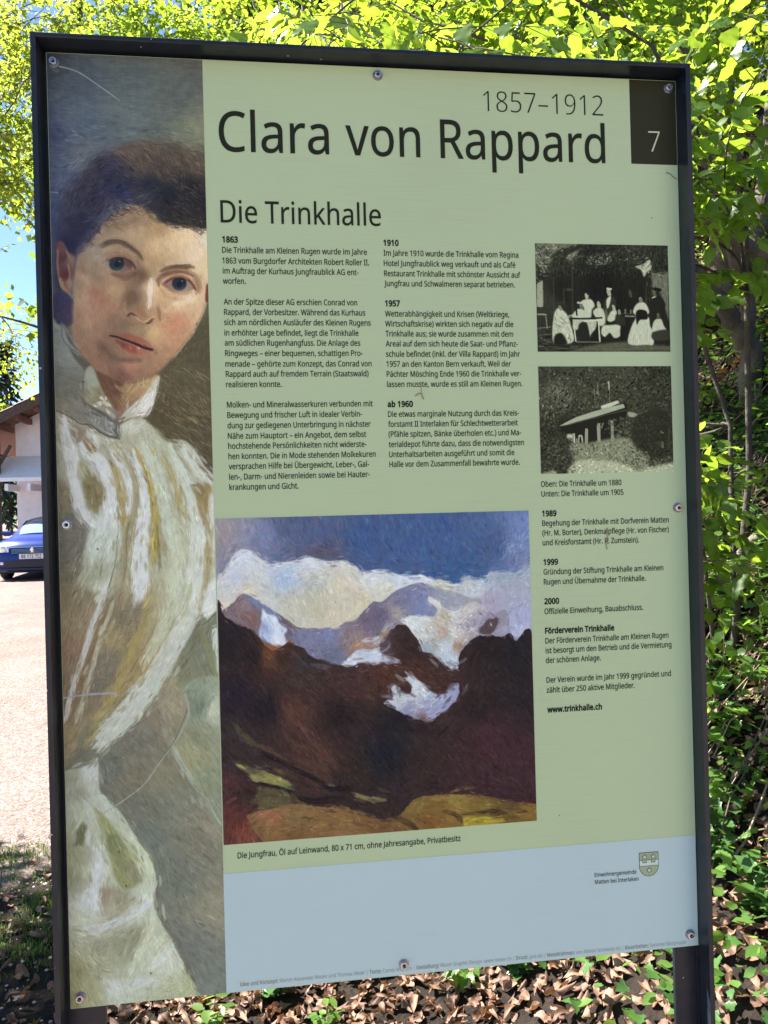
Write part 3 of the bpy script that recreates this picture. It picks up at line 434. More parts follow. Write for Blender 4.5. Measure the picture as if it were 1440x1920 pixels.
MOUNTAIN = [
('p',[(1891,5788),(6272,5898),(6143,10612),(1777,10259)],[(2019,6068,150,147,152),(2291,6075,138,142,162),(2597,6154,112,124,160),(2807,6055,82,98,134),(3221,6172,76,94,134),(3852,6261,60,90,138),(4784,6289,64,92,142),(5588,6386,68,92,136),(6075,6256,112,136,186),(6066,6582,112,130,170),(3283,6454,86,88,108),(5139,6659,58,92,138),(1963,9585,85,60,52),(5939,9872,60,42,44)],0.35,1,0,80,6,0),
('t',[(2655,5942),(4074,5950),(4055,6666),(3388,6536),(2641,6511)],260,16.56,0.9,[(120,98,104),(66,92,140),(52,80,128),(134,104,96)],62,24,0.5,31,0.2),
('t',[(4003,5932),(6125,5957),(5943,6747),(5304,6787),(4599,6746),(3984,6648)],300,15.05,0.9,[(112,96,108),(60,88,140),(50,80,132),(130,104,100)],84,26,0.45,32,0.2),
('t',[(5749,6196),(6152,6176),(6135,6770),(5785,6633)],90,13.55,1.35,[(150,168,208),(104,120,160),(172,186,214)],-55,30,0.5,33,0.2),
('t',[(2360,5949),(2682,6078),(2675,6347),(2408,6369),(2265,6185)],60,12.04,1.35,[(128,150,190),(110,124,160)],40,30,0.5,34,0.2),
('p',[(1918,7199),(1945,6710),(2049,6625),(2156,6450),(2276,6350),(2393,6383),(2494,6461),(2610,6562),(2729,6544),(2863,6534),(2998,6516),(3119,6476),(3238,6509),(3388,6544),(3585,6543),(3690,6592),(3780,6641),(3885,6720),(3963,6678),(4075,6685),(4214,6689),(4320,6751),(4443,6774),(4599,6764),(4661,6779),(4784,6833),(4909,6842),(5033,6882),(5127,6907),(5184,6829),(5272,6789),(5350,6850),(5477,6855),(5558,6765),(5702,6754),(5942,6778),(6185,6740),(6156,7771),(5675,7748),(3662,7653),(2465,7596)],[(1985,6831,198,205,205),(2273,6469,200,212,225),(2193,6719,186,198,212),(2488,6700,196,206,210),(2813,6742,160,186,215),(2728,6589,186,200,216),(3162,6544,205,216,226),(3232,6757,184,192,186),(3223,7104,186,188,168),(2923,7092,188,192,178),(3530,6889,204,202,184),(3444,7310,200,198,178),(3828,7129,196,196,172),(3991,6755,204,216,222),(2336,6874,206,204,188),(4131,6912,204,208,198),(4289,6765,196,212,228),(4644,6809,206,216,226),(4907,6911,192,196,180),(5270,6863,180,190,196),(5378,6991,190,202,212),(5700,6848,150,168,186),(6021,6828,156,170,188),(5854,7056,158,166,188),(6006,7374,158,168,202),(5999,7639,176,188,216),(5532,7152,160,158,182),(1979,7098,208,208,196)],0.9,1,1,80,7,1.2),
('t',[(1993,6534),(2494,6476),(2787,6591),(3387,6582),(3838,6749),(3834,6901),(2932,6777),(2041,6922)],90,10.54,2.11,[(214,224,232),(176,190,206)],-10,40,0.35,35,0.2),
('s',[(2610,6570),(2729,6552),(2848,6541),(2998,6523),(3122,6485),(3238,6513),(3388,6548),(3569,6558),(3689,6622)],2.41,(216,226,236),0.75,1.81,0.4),
('s',[(2156,6465),(2275,6372),(2392,6398),(2465,6460)],(4.52,3.91),(206,218,232),0.7,2.71,0.35),
('s',[(3983,6693),(4167,6700),(4289,6750),(4443,6794),(4629,6781),(4752,6844),(4970,6883),(5126,6935)],3.31,(214,224,232),0.8,2.11,0.4),
('s',[(2437,6392),(2421,6421),(2524,6462)],1.81,(96,92,92),0.5,1.2,0.35),
('t',[(5161,6828),(5541,6811),(5501,7120),(5154,7075)],50,9.03,2.11,[(196,212,226),(150,166,190)],-20,40,0.6,36,0.2),
('t',[(5543,6749),(6135,6770),(6121,7300),(5610,7202)],60,13.55,2.11,[(138,158,180),(170,176,200)],-15,30,0.35,37,0.2),
('p',[(1932,7193),(2036,7123),(2141,7045),(2239,6933),(2334,6941),(2436,6997),(2552,7092),(2712,7203),(2829,7291),(2931,7378),(3065,7417),(3290,7416),(3486,7425),(3594,7347),(3716,7329),(3826,7235),(3967,7104),(4064,7100),(4142,7065),(4252,6978),(4393,6922),(4502,6896),(4627,6877),(4719,6907),(4843,6947),(5061,7009),(5280,7095),(5422,7116),(5465,7273),(5623,7326),(5784,7286),(5839,7600),(5995,7763),(5033,8057),(3350,8001),(2167,7731)],[(2065,7161,122,110,120),(2258,7065,132,118,122),(2371,7234,118,96,92),(2436,6997,112,128,166),(2624,7155,112,126,164),(2843,7314,104,96,110),(3062,7504,118,124,154),(3364,7488,116,128,164),(3432,7763,104,112,140),(3634,7576,134,124,130),(3737,7687,156,130,112),(3900,7330,108,100,122),(4043,7305,98,94,120),(4119,7369,108,104,128),(4357,7120,114,118,150),(4560,7051,120,132,168),(4618,7207,122,136,176),(4903,7049,152,162,176),(5137,7105,150,160,176),(4276,7254,160,158,158),(5293,7189,160,164,170),(5450,7241,140,138,160)],0.5,1,1,70,9,0.8),
('s',[(1947,7178),(2066,7109),(2170,7039),(2238,6952)],(2.11,1.2),(78,70,84),0.8,0.9,0.35),
('s',[(2829,7291),(2946,7386),(3020,7412)],(1.81,2.11),(112,92,66),0.8,1.05,0.35),
('s',[(4455,6909),(4565,6875),(4658,6886)],1.51,(88,76,90),0.8,0.75,0.35),
('t',[(2111,7074),(2478,7089),(2500,7374),(2252,7288)],60,9.03,1.05,[(152,136,138),(92,76,80),(142,110,92)],60,30,0.5,38,0.2),
('p',[(2514,7135),(2579,7198),(2681,7232),(2724,7324),(2826,7403),(2794,7492),(2806,7597),(2730,7642),(2613,7588),(2511,7524),(2461,7447),(2502,7299)],[(2549,7196,206,222,240),(2544,7376,150,166,206),(2512,7494,166,186,222),(2664,7336,208,224,242),(2703,7533,214,226,240),(2781,7401,190,210,230)],0.9,1,1,60,14,0.8),
('p',[(2495,7568),(2642,7605),(2791,7612),(2852,7540),(2910,7617),(2818,7703),(2640,7695)],(136,92,62),0.9,0.9,1,None,12,1),
('p',[(4327,7356),(4475,7308),(4662,7309),(4770,7336),(4835,7247),(4729,7135),(4715,7057),(4839,7116),(4930,7220),(5086,7265),(5214,7201),(5357,7160),(5466,7227),(5512,7322),(5413,7441),(5385,7580),(5249,7666),(5135,7784),(5112,7922),(5105,8022),(5033,8049),(4941,7991),(4818,7892),(4742,7819),(4649,7807),(4573,7711),(4515,7586),(4424,7475)],[(4427,7383,206,220,222),(4615,7330,196,212,214),(4776,7137,206,212,208),(4895,7342,180,180,164),(5055,7256,206,216,220),(4830,7447,186,184,172),(4890,7526,176,160,146),(5046,7564,200,208,208),(5303,7421,152,152,176),(5212,7263,190,192,190),(5298,7576,158,156,168),(5105,7721,150,126,106),(4948,7729,186,204,218),(4698,7702,150,166,176),(4974,7931,186,206,226),(4640,7546,196,208,208)],0.75,1,1,30,16,1),
('t',[(4429,7322),(4834,7293),(5372,7207),(5362,7578),(5137,7723),(4727,7780),(4576,7619)],120,12.04,2.11,[(222,230,234),(206,216,220),(170,150,128),(190,200,206)],18,40,0.6,39,0.2),
('t',[(5054,7287),(5498,7243),(5360,7640),(5107,7644)],50,6.02,1.35,[(120,116,138),(210,214,224),(104,84,76)],-40,40,0.6,40,0.2),
('p',[(5394,7564),(5493,7429),(5622,7373),(5668,7437),(5617,7559),(5520,7601)],(74,62,66),0.9,0.9,1,None,12,1),
('s',[(5782,7364),(5880,7275),(6010,7218)],(2.11,0.9),(120,118,140),0.7,0.9,0.35),
('s',[(5409,7302),(5463,7351)],(2.41,1.51),(84,80,104),0.8,0.9,0.35),
('s',[(5544,7292),(5622,7373),(5732,7424)],(1.51,1.51),(96,92,120),0.8,0.9,0.35),
('s',[(5556,7448),(5571,7495)],2.71,(196,206,220),0.9,0.9,0.35),
('s',[(6133,7457),(5841,7538),(5648,7576)],(10.54,6.02),(166,176,208),0.5,6.02,0.35),
('p',[(1932,7200),(2034,7227),(2149,7276),(2265,7348),(2381,7413),(2467,7507),(2524,7599),(2640,7680),(2760,7625),(2851,7585),(2939,7626),(3043,7684),(3130,7779),(3279,7839),(3444,7892),(3549,7928),(3655,7941),(3778,7901),(3930,7924),(4042,7930),(4227,7939),(4335,7914),(4138,7813),(4046,7793),(4047,7732),(4052,7580),(4239,7466),(4326,7397),(4410,7443),(4493,7539),(4559,7649),(4618,7798),(4726,7818),(4818,7908),(4909,7997),(5033,8057),(5105,8030),(5120,7861),(5248,7697),(5360,7625),(5519,7617),(5710,7641),(5839,7600),(5908,7712),(6158,7716),(6153,10250),(6146,10500),(1870,10219)],[(2100,7505,34,32,38),(2387,7742,32,28,32),(2757,7760,58,42,38),(3053,7850,48,44,46),(2580,7722,98,66,48),(4313,7607,52,40,40),(4463,7767,48,36,38),(4110,7674,84,72,78),(4256,7987,66,46,40),(4645,7930,58,42,42),(5514,7818,34,30,32),(5911,7915,30,30,36),(2154,8247,34,30,42),(2518,8417,28,26,34),(3047,8071,60,48,44),(3648,8179,64,46,48),(3487,8548,34,28,32),(2886,8513,80,56,50),(3170,9133,70,50,46),(2139,8842,48,42,44),(3617,9389,44,36,36),(4101,8050,72,48,40),(4564,8044,68,46,42),(4872,8214,60,44,44),(4238,8668,28,28,34),(4072,9116,24,30,40),(5335,8579,38,32,34),(5483,8975,62,40,48),(5873,9310,58,38,46),(5156,9340,56,40,44),(5976,8460,34,32,38),(4686,9309,48,38,38),(5780,9771,52,36,42)],0.35,1,1,50,8,0.8),
('t',[(3049,7996),(4017,8092),(4002,8654),(3187,8486)],120,10.54,1.2,[(104,72,56),(40,30,32),(86,62,52)],20,20,0.6,47,0.2),
('t',[(3950,7936),(5097,8040),(5026,8314),(3939,8346)],150,12.04,1.2,[(112,80,62),(44,32,32),(92,66,56)],14,16,0.6,48,0.2),
('t',[(4859,8705),(6133,8624),(6101,9794),(4677,9662)],200,10.54,0.9,[(84,52,62),(42,30,38),(70,50,52)],85,20,0.4,41,0.2),
('t',[(5131,7949),(6118,7999),(6115,8701),(5110,8720)],110,12.04,0.9,[(86,62,54),(26,26,34),(60,48,50)],-35,30,0.4,42,0.2),
('t',[(3951,7890),(5099,7948),(4930,8401),(3937,8422)],110,13.55,1.05,[(104,70,56),(50,34,32),(80,56,50)],20,24,0.5,43,0.2),
('t',[(1961,7791),(4018,8077),(3986,9262),(2580,8869),(1930,8977)],260,10.54,0.9,[(76,56,50),(24,22,30),(58,46,48),(96,70,58)],50,34,0.4,44,0.2),
('s',[(2686,8217),(2742,8355),(2827,8495),(2928,8636),(3030,8747),(3175,8937),(3350,9160),(3467,9319)],(4.52,9.03),(94,64,56),0.6,3.31,0.6),
('t',[(2736,8579),(3031,8687),(3469,9228),(3314,9369),(2815,8959)],60,21.08,1.2,[(128,84,72),(50,36,36),(96,74,60)],50,10,0.6,45,0.2),
('s',[(2073,8555),(2144,8649),(2258,8775),(2401,8918)],(3.01,9.03),(84,84,60),0.8,2.11,0.4),
('s',[(2431,8905),(2606,9021),(2780,9152),(3016,9288),(3238,9409),(3402,9496)],(6.62,3.31),(96,74,62),0.8,1.81,0.4),
('s',[(2429,8994),(2662,9114),(2868,9233),(3104,9369),(3311,9489),(3581,9584)],(6.02,9.03),(22,20,26),0.9,2.41,0.2),
('s',[(2374,9394),(2654,9458),(2800,9543),(2947,9644),(3201,9677),(3488,9653)],(3.91,10.54),(24,22,26),0.9,2.11,0.2),
('p',[(2110,9108),(2277,9171),(2423,9233),(2599,9290),(2745,9360),(2833,9426),(2891,9505),(2771,9496),(2654,9443),(2478,9386),(2346,9362),(2260,9267)],[(2204,9159,150,150,100),(2421,9293,128,128,88),(2656,9354,140,138,84),(2802,9469,110,118,84)],0.75,1,1,28,16,1),
('p',[(1925,9199),(2128,9273),(2315,9390),(2416,9486),(2307,9717),(2261,9803),(2399,10142),(2455,10266),(1899,10221)],[(2008,9354,70,46,48),(2195,9515,54,40,42),(2041,9802,84,50,48),(2225,10039,112,66,54),(1960,10107,88,54,50)],1.2,1,1,100,14,0),
('p',[(2402,9441),(2564,9474),(2741,9524),(2857,9660),(2736,9704),(2645,9772),(2439,9742),(2398,9605)],(84,80,58),1.05,1,1,95,12,0),
('p',[(2261,9803),(2409,9755),(2617,9740),(2781,9692),(3005,9716),(3229,9762),(3515,9779),(3680,9864),(3967,9976),(4173,9961),(4266,9938),(4346,9852),(4473,9739),(4676,9715),(4988,9722),(5303,9760),(5619,9837),(5937,9907),(6177,9971),(6170,10220),(5448,10258),(3889,10259),(2396,10261),(2428,10174),(2315,9971)],[(2405,9933,118,96,64),(2851,9862,122,102,68),(2846,10087,112,86,54),(3449,9983,120,96,62),(4047,10059,106,80,52),(4517,9819,116,100,56),(4987,9791,132,116,60),(4826,9918,120,96,50),(5460,9825,112,96,50),(5775,9942,84,68,46),(6014,10021,122,100,52),(4667,10044,112,84,46),(5851,10118,112,94,44),(2482,9805,150,104,76)],0.5,1,1,2,9,0.8),
('p',[(5138,10026),(5390,10053),(5643,10095),(5658,10150),(5212,10178),(5103,10139)],(156,146,56),0.75,1,1,0,12,0),
('s',[(4841,9950),(4950,9973),(5043,10027),(5088,10107)],(6.02,6.62),(56,42,32),0.9,1.2,0.35),
('s',[(5091,9999),(5233,10002),(5391,9999),(5535,9986),(5709,10030)],(3.01,6.93),(48,38,30),0.9,1.2,0.35),
('s',[(3900,9819),(4022,9859),(4143,9944),(4295,10024),(4401,10086),(4507,10186)],(6.02,7.53),(52,40,34),0.9,1.51,0.35),
('s',[(5920,9921),(6097,9949)],5.12,(134,80,46),0.8,1.35,0.35),
('s',[(3626,9602),(3746,9671),(3974,9741)],(5.12,7.53),(150,150,98),0.9,1.2,0.4),
('s',[(3904,9683),(3995,9720),(4071,9740)],6.93,(150,148,104),0.8,1.51,0.4),
('s',[(3282,9457),(3386,9502)],3.91,(140,132,100),0.8,1.35,0.35),
('p',[(4067,8453),(4137,8411),(4207,8399),(4187,8253),(4250,8211),(4310,8275),(4294,8320),(4417,8342),(4450,8268),(4391,8157),(4338,8124),(4407,8112),(4363,8041),(4455,8084),(4546,8165),(4653,8233),(4714,8282),(4774,8362),(4931,8355),(4949,8264),(5084,8225),(5105,8319),(5095,8395),(5021,8499),(4925,8571),(4798,8655),(4726,8697),(4624,8730),(4516,8685),(4378,8623),(4211,8537)],[(4136,8449,190,204,218),(4248,8287,176,190,206),(4322,8429,180,196,200),(4529,8226,200,214,220),(4588,8336,196,210,216),(4396,8555,130,136,168),(4678,8464,140,150,186),(4865,8475,156,168,206),(4705,8619,150,158,192),(5026,8314,142,150,186),(4594,8689,112,92,92)],0.6,1,1,-30,14,0.9),
('t',[(4183,8406),(4467,8192),(4652,8263),(4741,8437),(4930,8401),(4798,8625),(4395,8571)],60,10.54,1.81,[(206,216,230),(126,134,170),(216,224,232)],-40,40,0.55,46,0.2),
('p',[(4318,8260),(4419,8243),(4449,8313),(4386,8348),(4309,8313)],(52,40,42),0.6,1,1,None,12,0),
('p',[(4607,8215),(4809,8241),(4932,8324),(4806,8348),(4682,8296)],(66,48,46),1.2,0.7,1,None,12,0),
('p',[(3512,7896),(3612,7848),(3721,7747),(3859,7723),(4056,7778),(4053,7900),(3931,7894),(3778,7886),(3640,7937)],[(3656,7880,206,220,238),(3812,7766,180,194,212),(3962,7850,196,210,230)],0.75,1,1,-15,16,1),
('s',[(3922,7833),(4075,7855),(4213,7870),(4312,7928)],(7.53,5.12),(196,208,226),0.9,1.2,0.3),
('s',[(3957,7667),(4051,7595),(4147,7462),(4241,7390)],(10.54,9.03),(204,208,204),0.75,3.01,0.5),
('s',[(4052,7549),(4161,7509)],(6.02,4.52),(150,112,70),0.8,1.51,0.35),
('s',[(4046,7778),(4140,7737),(4188,7663)],(2.71,2.11),(140,150,176),0.8,0.9,0.35),
('s',[(3816,7615),(3938,7605),(4031,7564)],(6.02,6.62),(200,212,220),0.85,1.51,0.4),
('s',[(3965,7743),(4027,7731)],4.52,(210,218,224),0.8,1.2,0.35),
('s',[(3693,7654),(3814,7675),(4028,7670)],4.52,(170,140,116),0.6,2.41,0.35),
('s',[(3127,7884),(3277,7922),(3367,7941)],(3.91,5.12),(92,94,106),0.8,2.11,0.35),
('s',[(2892,7707),(2994,7817),(3081,7927)],(6.02,4.52),(86,84,100),0.5,2.71,0.6),
('d',900,18,4.5,0.16,11,(0,0.45,1,1),0.6,0.35,0.5),
('d',3000,9,2.2,0.18,12,(0,0.1,1,1),0.65,0.35,0.5),
('d',3600,5,1.4,0.26,13,(0,0.22,1,1),0.65,0.35,0.5),
('d',1500,4,1.2,0.42,15,(0,0.35,1,1),0.7,0.4,0.8),
('d',2600,9,2.2,0.14,14,(0,0,1,0.24),0.6,0.4,1.6),
]
PHOTO_A = [
('p',[(6315,2287),(8307,2252),(8263,3817),(6273,3816)],[(6396,2395,70,76,60),(6678,2459,44,48,36),(7252,2408,40,44,34),(7687,2401,46,50,38),(7240,2864,22,24,18),(7672,2929,28,30,22),(6665,2939,30,32,24),(8125,2436,44,48,38),(6448,3078,52,56,44),(7519,3207,24,26,20)],0.13,1,0,90,10,0),
('p',[(6343,2300),(6911,2290),(6824,2333),(6565,2447),(6504,2598),(6334,2614)],(104,112,92),1.05,1,1,None,12,0),
('t',[(6327,2341),(6538,2379),(6503,2639),(6412,2859),(6313,2860)],90,7.87,1.57,[(18,20,14),(160,170,146),(30,32,24)],40,50,0.9,51,0.2),
('p',[(6763,2471),(6995,2357),(6922,2414),(6833,2539)],(110,116,96),0.79,1,1,None,12,0),
('s',[(6517,2625),(6563,2515),(6663,2479),(6748,2499),(6817,2594)],1.57,(86,92,74),0.8,0.52,0.35),
('s',[(6830,2621),(6876,2511),(6992,2454)],1.57,(96,102,82),0.8,0.52,0.35),
('t',[(7035,2467),(7252,2408),(7483,2432),(7334,2600),(7046,2577)],110,3.41,1.84,[(130,140,118),(60,66,52),(170,180,156)],-10,50,0.8,52,0.2),
('t',[(7472,2322),(7952,2328),(7947,2509),(7509,2529)],110,3.41,1.57,[(110,120,98),(50,56,44),(140,150,128)],10,50,0.7,53,0.2),
('p',[(7740,2609),(7872,2565),(7962,2508),(7972,2647),(7913,2690),(7867,2746),(7826,2649)],(176,188,160),0.66,1,1,None,12,0),
('p',[(7971,2689),(8222,2672),(8217,3370),(8150,3119),(8082,2925),(7995,2898)],(108,114,94),0.79,1,0,90,22,0),
('t',[(7898,2690),(8221,2686),(8210,3091),(7887,3093)],80,5.25,1.57,[(60,64,50),(150,158,136)],80,40,0.6,54,0.2),
('t',[(7938,2314),(8232,2309),(8222,2658),(7972,2661)],30,11.8,1.31,[(70,76,60),(36,38,28)],90,6,0.7,55,0.2),
('p',[(6327,2860),(6413,2804),(6410,3173),(6319,3174)],(150,160,136),0.52,1,0,None,12,0),
('s',[(6567,2638),(6548,3487)],1.57,(78,84,66),0.6,0.52,0.35),
('s',[(6708,2911),(6706,3158)],1.57,(78,84,66),0.6,0.52,0.35),
('s',[(6836,2662),(6818,3486)],1.57,(78,84,66),0.6,0.52,0.35),
('s',[(7894,2843),(7888,3205)],1.57,(78,84,66),0.6,0.52,0.35),
('s',[(6736,2938),(6822,2937)],3.41,(90,96,78),0.7,0.52,0.35),
('s',[(6316,3277),(6457,3276)],2.36,(170,182,156),0.9,0.52,0.35),
('s',[(6442,3296),(6459,3474)],1.31,(160,170,146),0.9,0.52,0.35),
('s',[(6318,3468),(6509,3446)],1.31,(150,160,138),0.8,0.52,0.35),
('t',[(6324,3474),(6580,3460),(6928,3761),(6316,3775)],60,13.11,1.84,[(120,128,108),(14,16,12),(90,96,80)],3,8,0.8,56,0.2),
('p',[(6828,3761),(7217,3678),(7594,3650),(7651,3692),(8207,3705),(8205,3775),(6827,3782)],(84,90,70),1.31,1,1,0,16,0),
('t',[(6858,3679),(8208,3677),(8205,3775),(6856,3775)],200,1.84,0.79,[(120,128,104),(50,54,42)],0,60,0.7,57,0.2),
('p',[(6946,3101),(7033,3059),(7104,3072),(7145,3154),(7101,3210),(7083,3320),(6997,3321),(6987,3183)],(186,198,172),0.66,1,1,85,14,0),
('s',[(7035,3001),(7034,3031)],5.35,(128,136,112),1,0.66,0.1),
('s',[(7014,2995),(7052,2991)],2.83,(20,22,16),1,0.66,0.1),
('s',[(7020,2997),(7033,3045)],3.41,(176,186,160),1,0.66,0.1),
('p',[(7292,3071),(7365,3015),(7437,3042),(7449,3125),(7415,3318),(7284,3347),(7266,3209)],(48,52,40),0.66,1,1,None,12,0),
('p',[(7321,3057),(7380,3015),(7362,3125),(7324,3195),(7312,3126)],(190,200,176),0.52,1,1,None,12,0),
('s',[(7346,2946),(7359,2994)],5.25,(170,180,154),1,0.66,0.1),
('s',[(7332,2916),(7382,2925)],2.88,(190,200,178),1,0.66,0.1),
('s',[(7302,3209),(7320,3347)],3.93,(110,118,96),0.8,0.66,0.35),
('p',[(6571,3241),(6630,3186),(6714,3240),(6755,3295),(6794,3418),(6831,3637),(6687,3679),(6546,3665),(6529,3487),(6547,3350)],(186,198,172),0.66,1,1,70,20,0),
('s',[(6644,3172),(6658,3199)],4.46,(120,128,106),1,0.66,0.1),
('s',[(6610,3117),(6703,3110)],5.77,(48,52,40),1,0.79,0.3),
('s',[(6711,3336),(6812,3281)],3.41,(170,182,156),1,0.66,0.35),
('t',[(6570,3296),(6768,3349),(6788,3624),(6561,3624)],36,9.18,1.31,[(60,64,50),(120,128,106)],50,30,0.8,58,0.2),
('p',[(6562,3569),(6649,3528),(6704,3597),(6730,3679),(6559,3693)],(30,32,24),0.79,1,1,None,12,0),
('p',[(6827,3267),(6900,3198),(6986,3211),(6997,3321),(6825,3322)],(186,198,172),0.66,1,1,None,12,0),
('s',[(6944,3149),(6958,3183)],4.46,(110,118,96),1,0.66,0.1),
('s',[(6903,3112),(6981,3117)],2.62,(180,190,166),1,0.66,0.1),
('s',[(6878,3211),(6884,3280)],2.36,(24,26,20),1,0.52,0.1),
('p',[(7114,3237),(7173,3182),(7259,3195),(7292,3319),(7282,3402),(7210,3430),(7155,3320)],(186,198,172),0.66,1,1,85,14,0),
('s',[(7204,3121),(7203,3156)],6.24,(128,136,112),1,0.66,0.1),
('s',[(7180,3113),(7224,3109)],3.3,(20,22,16),1,0.66,0.1),
('s',[(7197,3113),(7210,3168)],4.46,(170,180,154),1,0.66,0.1),
('p',[(6839,3349),(6911,3335),(7140,3348),(7151,3458),(7075,3610),(7022,3458),(6835,3486)],(186,198,172),0.66,0.9,1,80,20,0),
('p',[(6908,3417),(7024,3389),(7046,3623),(6917,3637)],(34,36,28),0.66,1,1,None,12,0),
('p',[(7077,3554),(7195,3444),(7204,3637),(7074,3637)],(26,28,20),0.66,1,1,None,12,0),
('s',[(6804,3329),(6997,3332),(7241,3319)],2.36,(40,44,34),1,0.52,0.1),
('s',[(6996,3365),(7226,3347)],2.62,(196,206,182),1,0.52,0.1),
('s',[(6832,3349),(6859,3637)],1.84,(190,200,176),1,0.52,0.1),
('s',[(7190,3361),(7204,3637)],2.1,(196,206,182),1,0.52,0.1),
('s',[(6859,3651),(7218,3653)],1.31,(150,160,138),0.8,0.52,0.35),
('p',[(7359,3250),(7418,3208),(7461,3235),(7443,3332),(7370,3374),(7320,3347)],(186,198,172),0.66,1,1,None,12,0),
('s',[(7412,3153),(7425,3208)],4.46,(168,178,152),1,0.66,0.1),
('s',[(7398,3125),(7449,3138)],3.15,(40,44,34),1,0.66,0.2),
('p',[(7253,3430),(7369,3415),(7485,3415),(7547,3498),(7480,3581),(7407,3595),(7351,3526),(7277,3582),(7228,3526)],(186,198,172),0.66,1,1,40,18,0),
('p',[(7445,3277),(7503,3263),(7567,3318),(7571,3428),(7485,3415),(7435,3388)],(44,46,36),0.66,1,1,None,12,0),
('s',[(7493,3221),(7498,3256)],3.93,(140,148,124),1,0.66,0.1),
('p',[(7513,3429),(7585,3456),(7581,3609),(7508,3595)],(24,26,20),0.66,1,1,None,12,0),
('s',[(7540,3260),(7736,3264)],1.57,(60,64,50),1,0.52,0.35),
('s',[(7575,3290),(7720,3296)],1.84,(170,180,156),0.9,0.52,0.35),
('s',[(7585,3207),(7583,3248)],3.15,(130,138,114),0.8,0.66,0.35),
('s',[(7664,3213),(7663,3248)],2.62,(150,160,136),0.8,0.66,0.35),
('p',[(7693,3234),(7739,3136),(7814,3094),(7886,3121),(7934,3232),(7896,3288),(7938,3344),(7988,3663),(7870,3691),(7615,3678),(7658,3456),(7735,3303)],(186,198,172),0.66,1,1,88,16,0),
('p',[(7744,3222),(7883,3216),(7902,3330),(7792,3344),(7746,3414)],(24,26,18),0.52,1,1,None,12,0),
('s',[(7807,3052),(7814,3080)],5.51,(120,128,104),1,0.66,0.1),
('s',[(7779,3011),(7838,3010)],3.15,(24,26,20),1,0.66,0.1),
('t',[(7659,3400),(7951,3399),(7974,3650),(7638,3650)],40,14.42,1.05,[(140,148,124),(206,214,192)],92,8,0.5,59,0.2),
('p',[(7960,3093),(8021,3023),(8094,3008),(8172,3119),(8146,3259),(8155,3482),(7950,3455),(7949,3232)],(32,34,26),0.66,1,1,None,12,0),
('s',[(8008,2953),(8021,3009)],5.25,(90,96,78),1,0.66,0.1),
('s',[(8024,2911),(8097,2925)],4.46,(18,20,14),1,0.66,0.1),
('s',[(7976,3037),(8021,3023)],1.31,(196,206,182),1,0.39,0.1),
('p',[(7973,3427),(8012,3343),(8100,3329),(8142,3426),(8169,3496),(7977,3517)],(186,198,172),0.66,1,1,85,14,0),
('s',[(8058,3266),(8064,3315)],3.93,(86,92,74),1,0.66,0.1),
('s',[(7651,2929),(7670,3026)],(3.41,3.93),(110,118,96),0.7,1.05,0.35),
('p',[(7977,3517),(8199,3482),(8202,3621),(7982,3622)],(52,56,44),0.79,1,1,None,12,0),
('d',1500,4,1.6,0.6,21,(0,0,1,0.3),0.7,0.5,0.1),
('d',1500,2.4,0.9,0.45,22,(0,0.25,1,1),0.6,0.12,0.1),
]
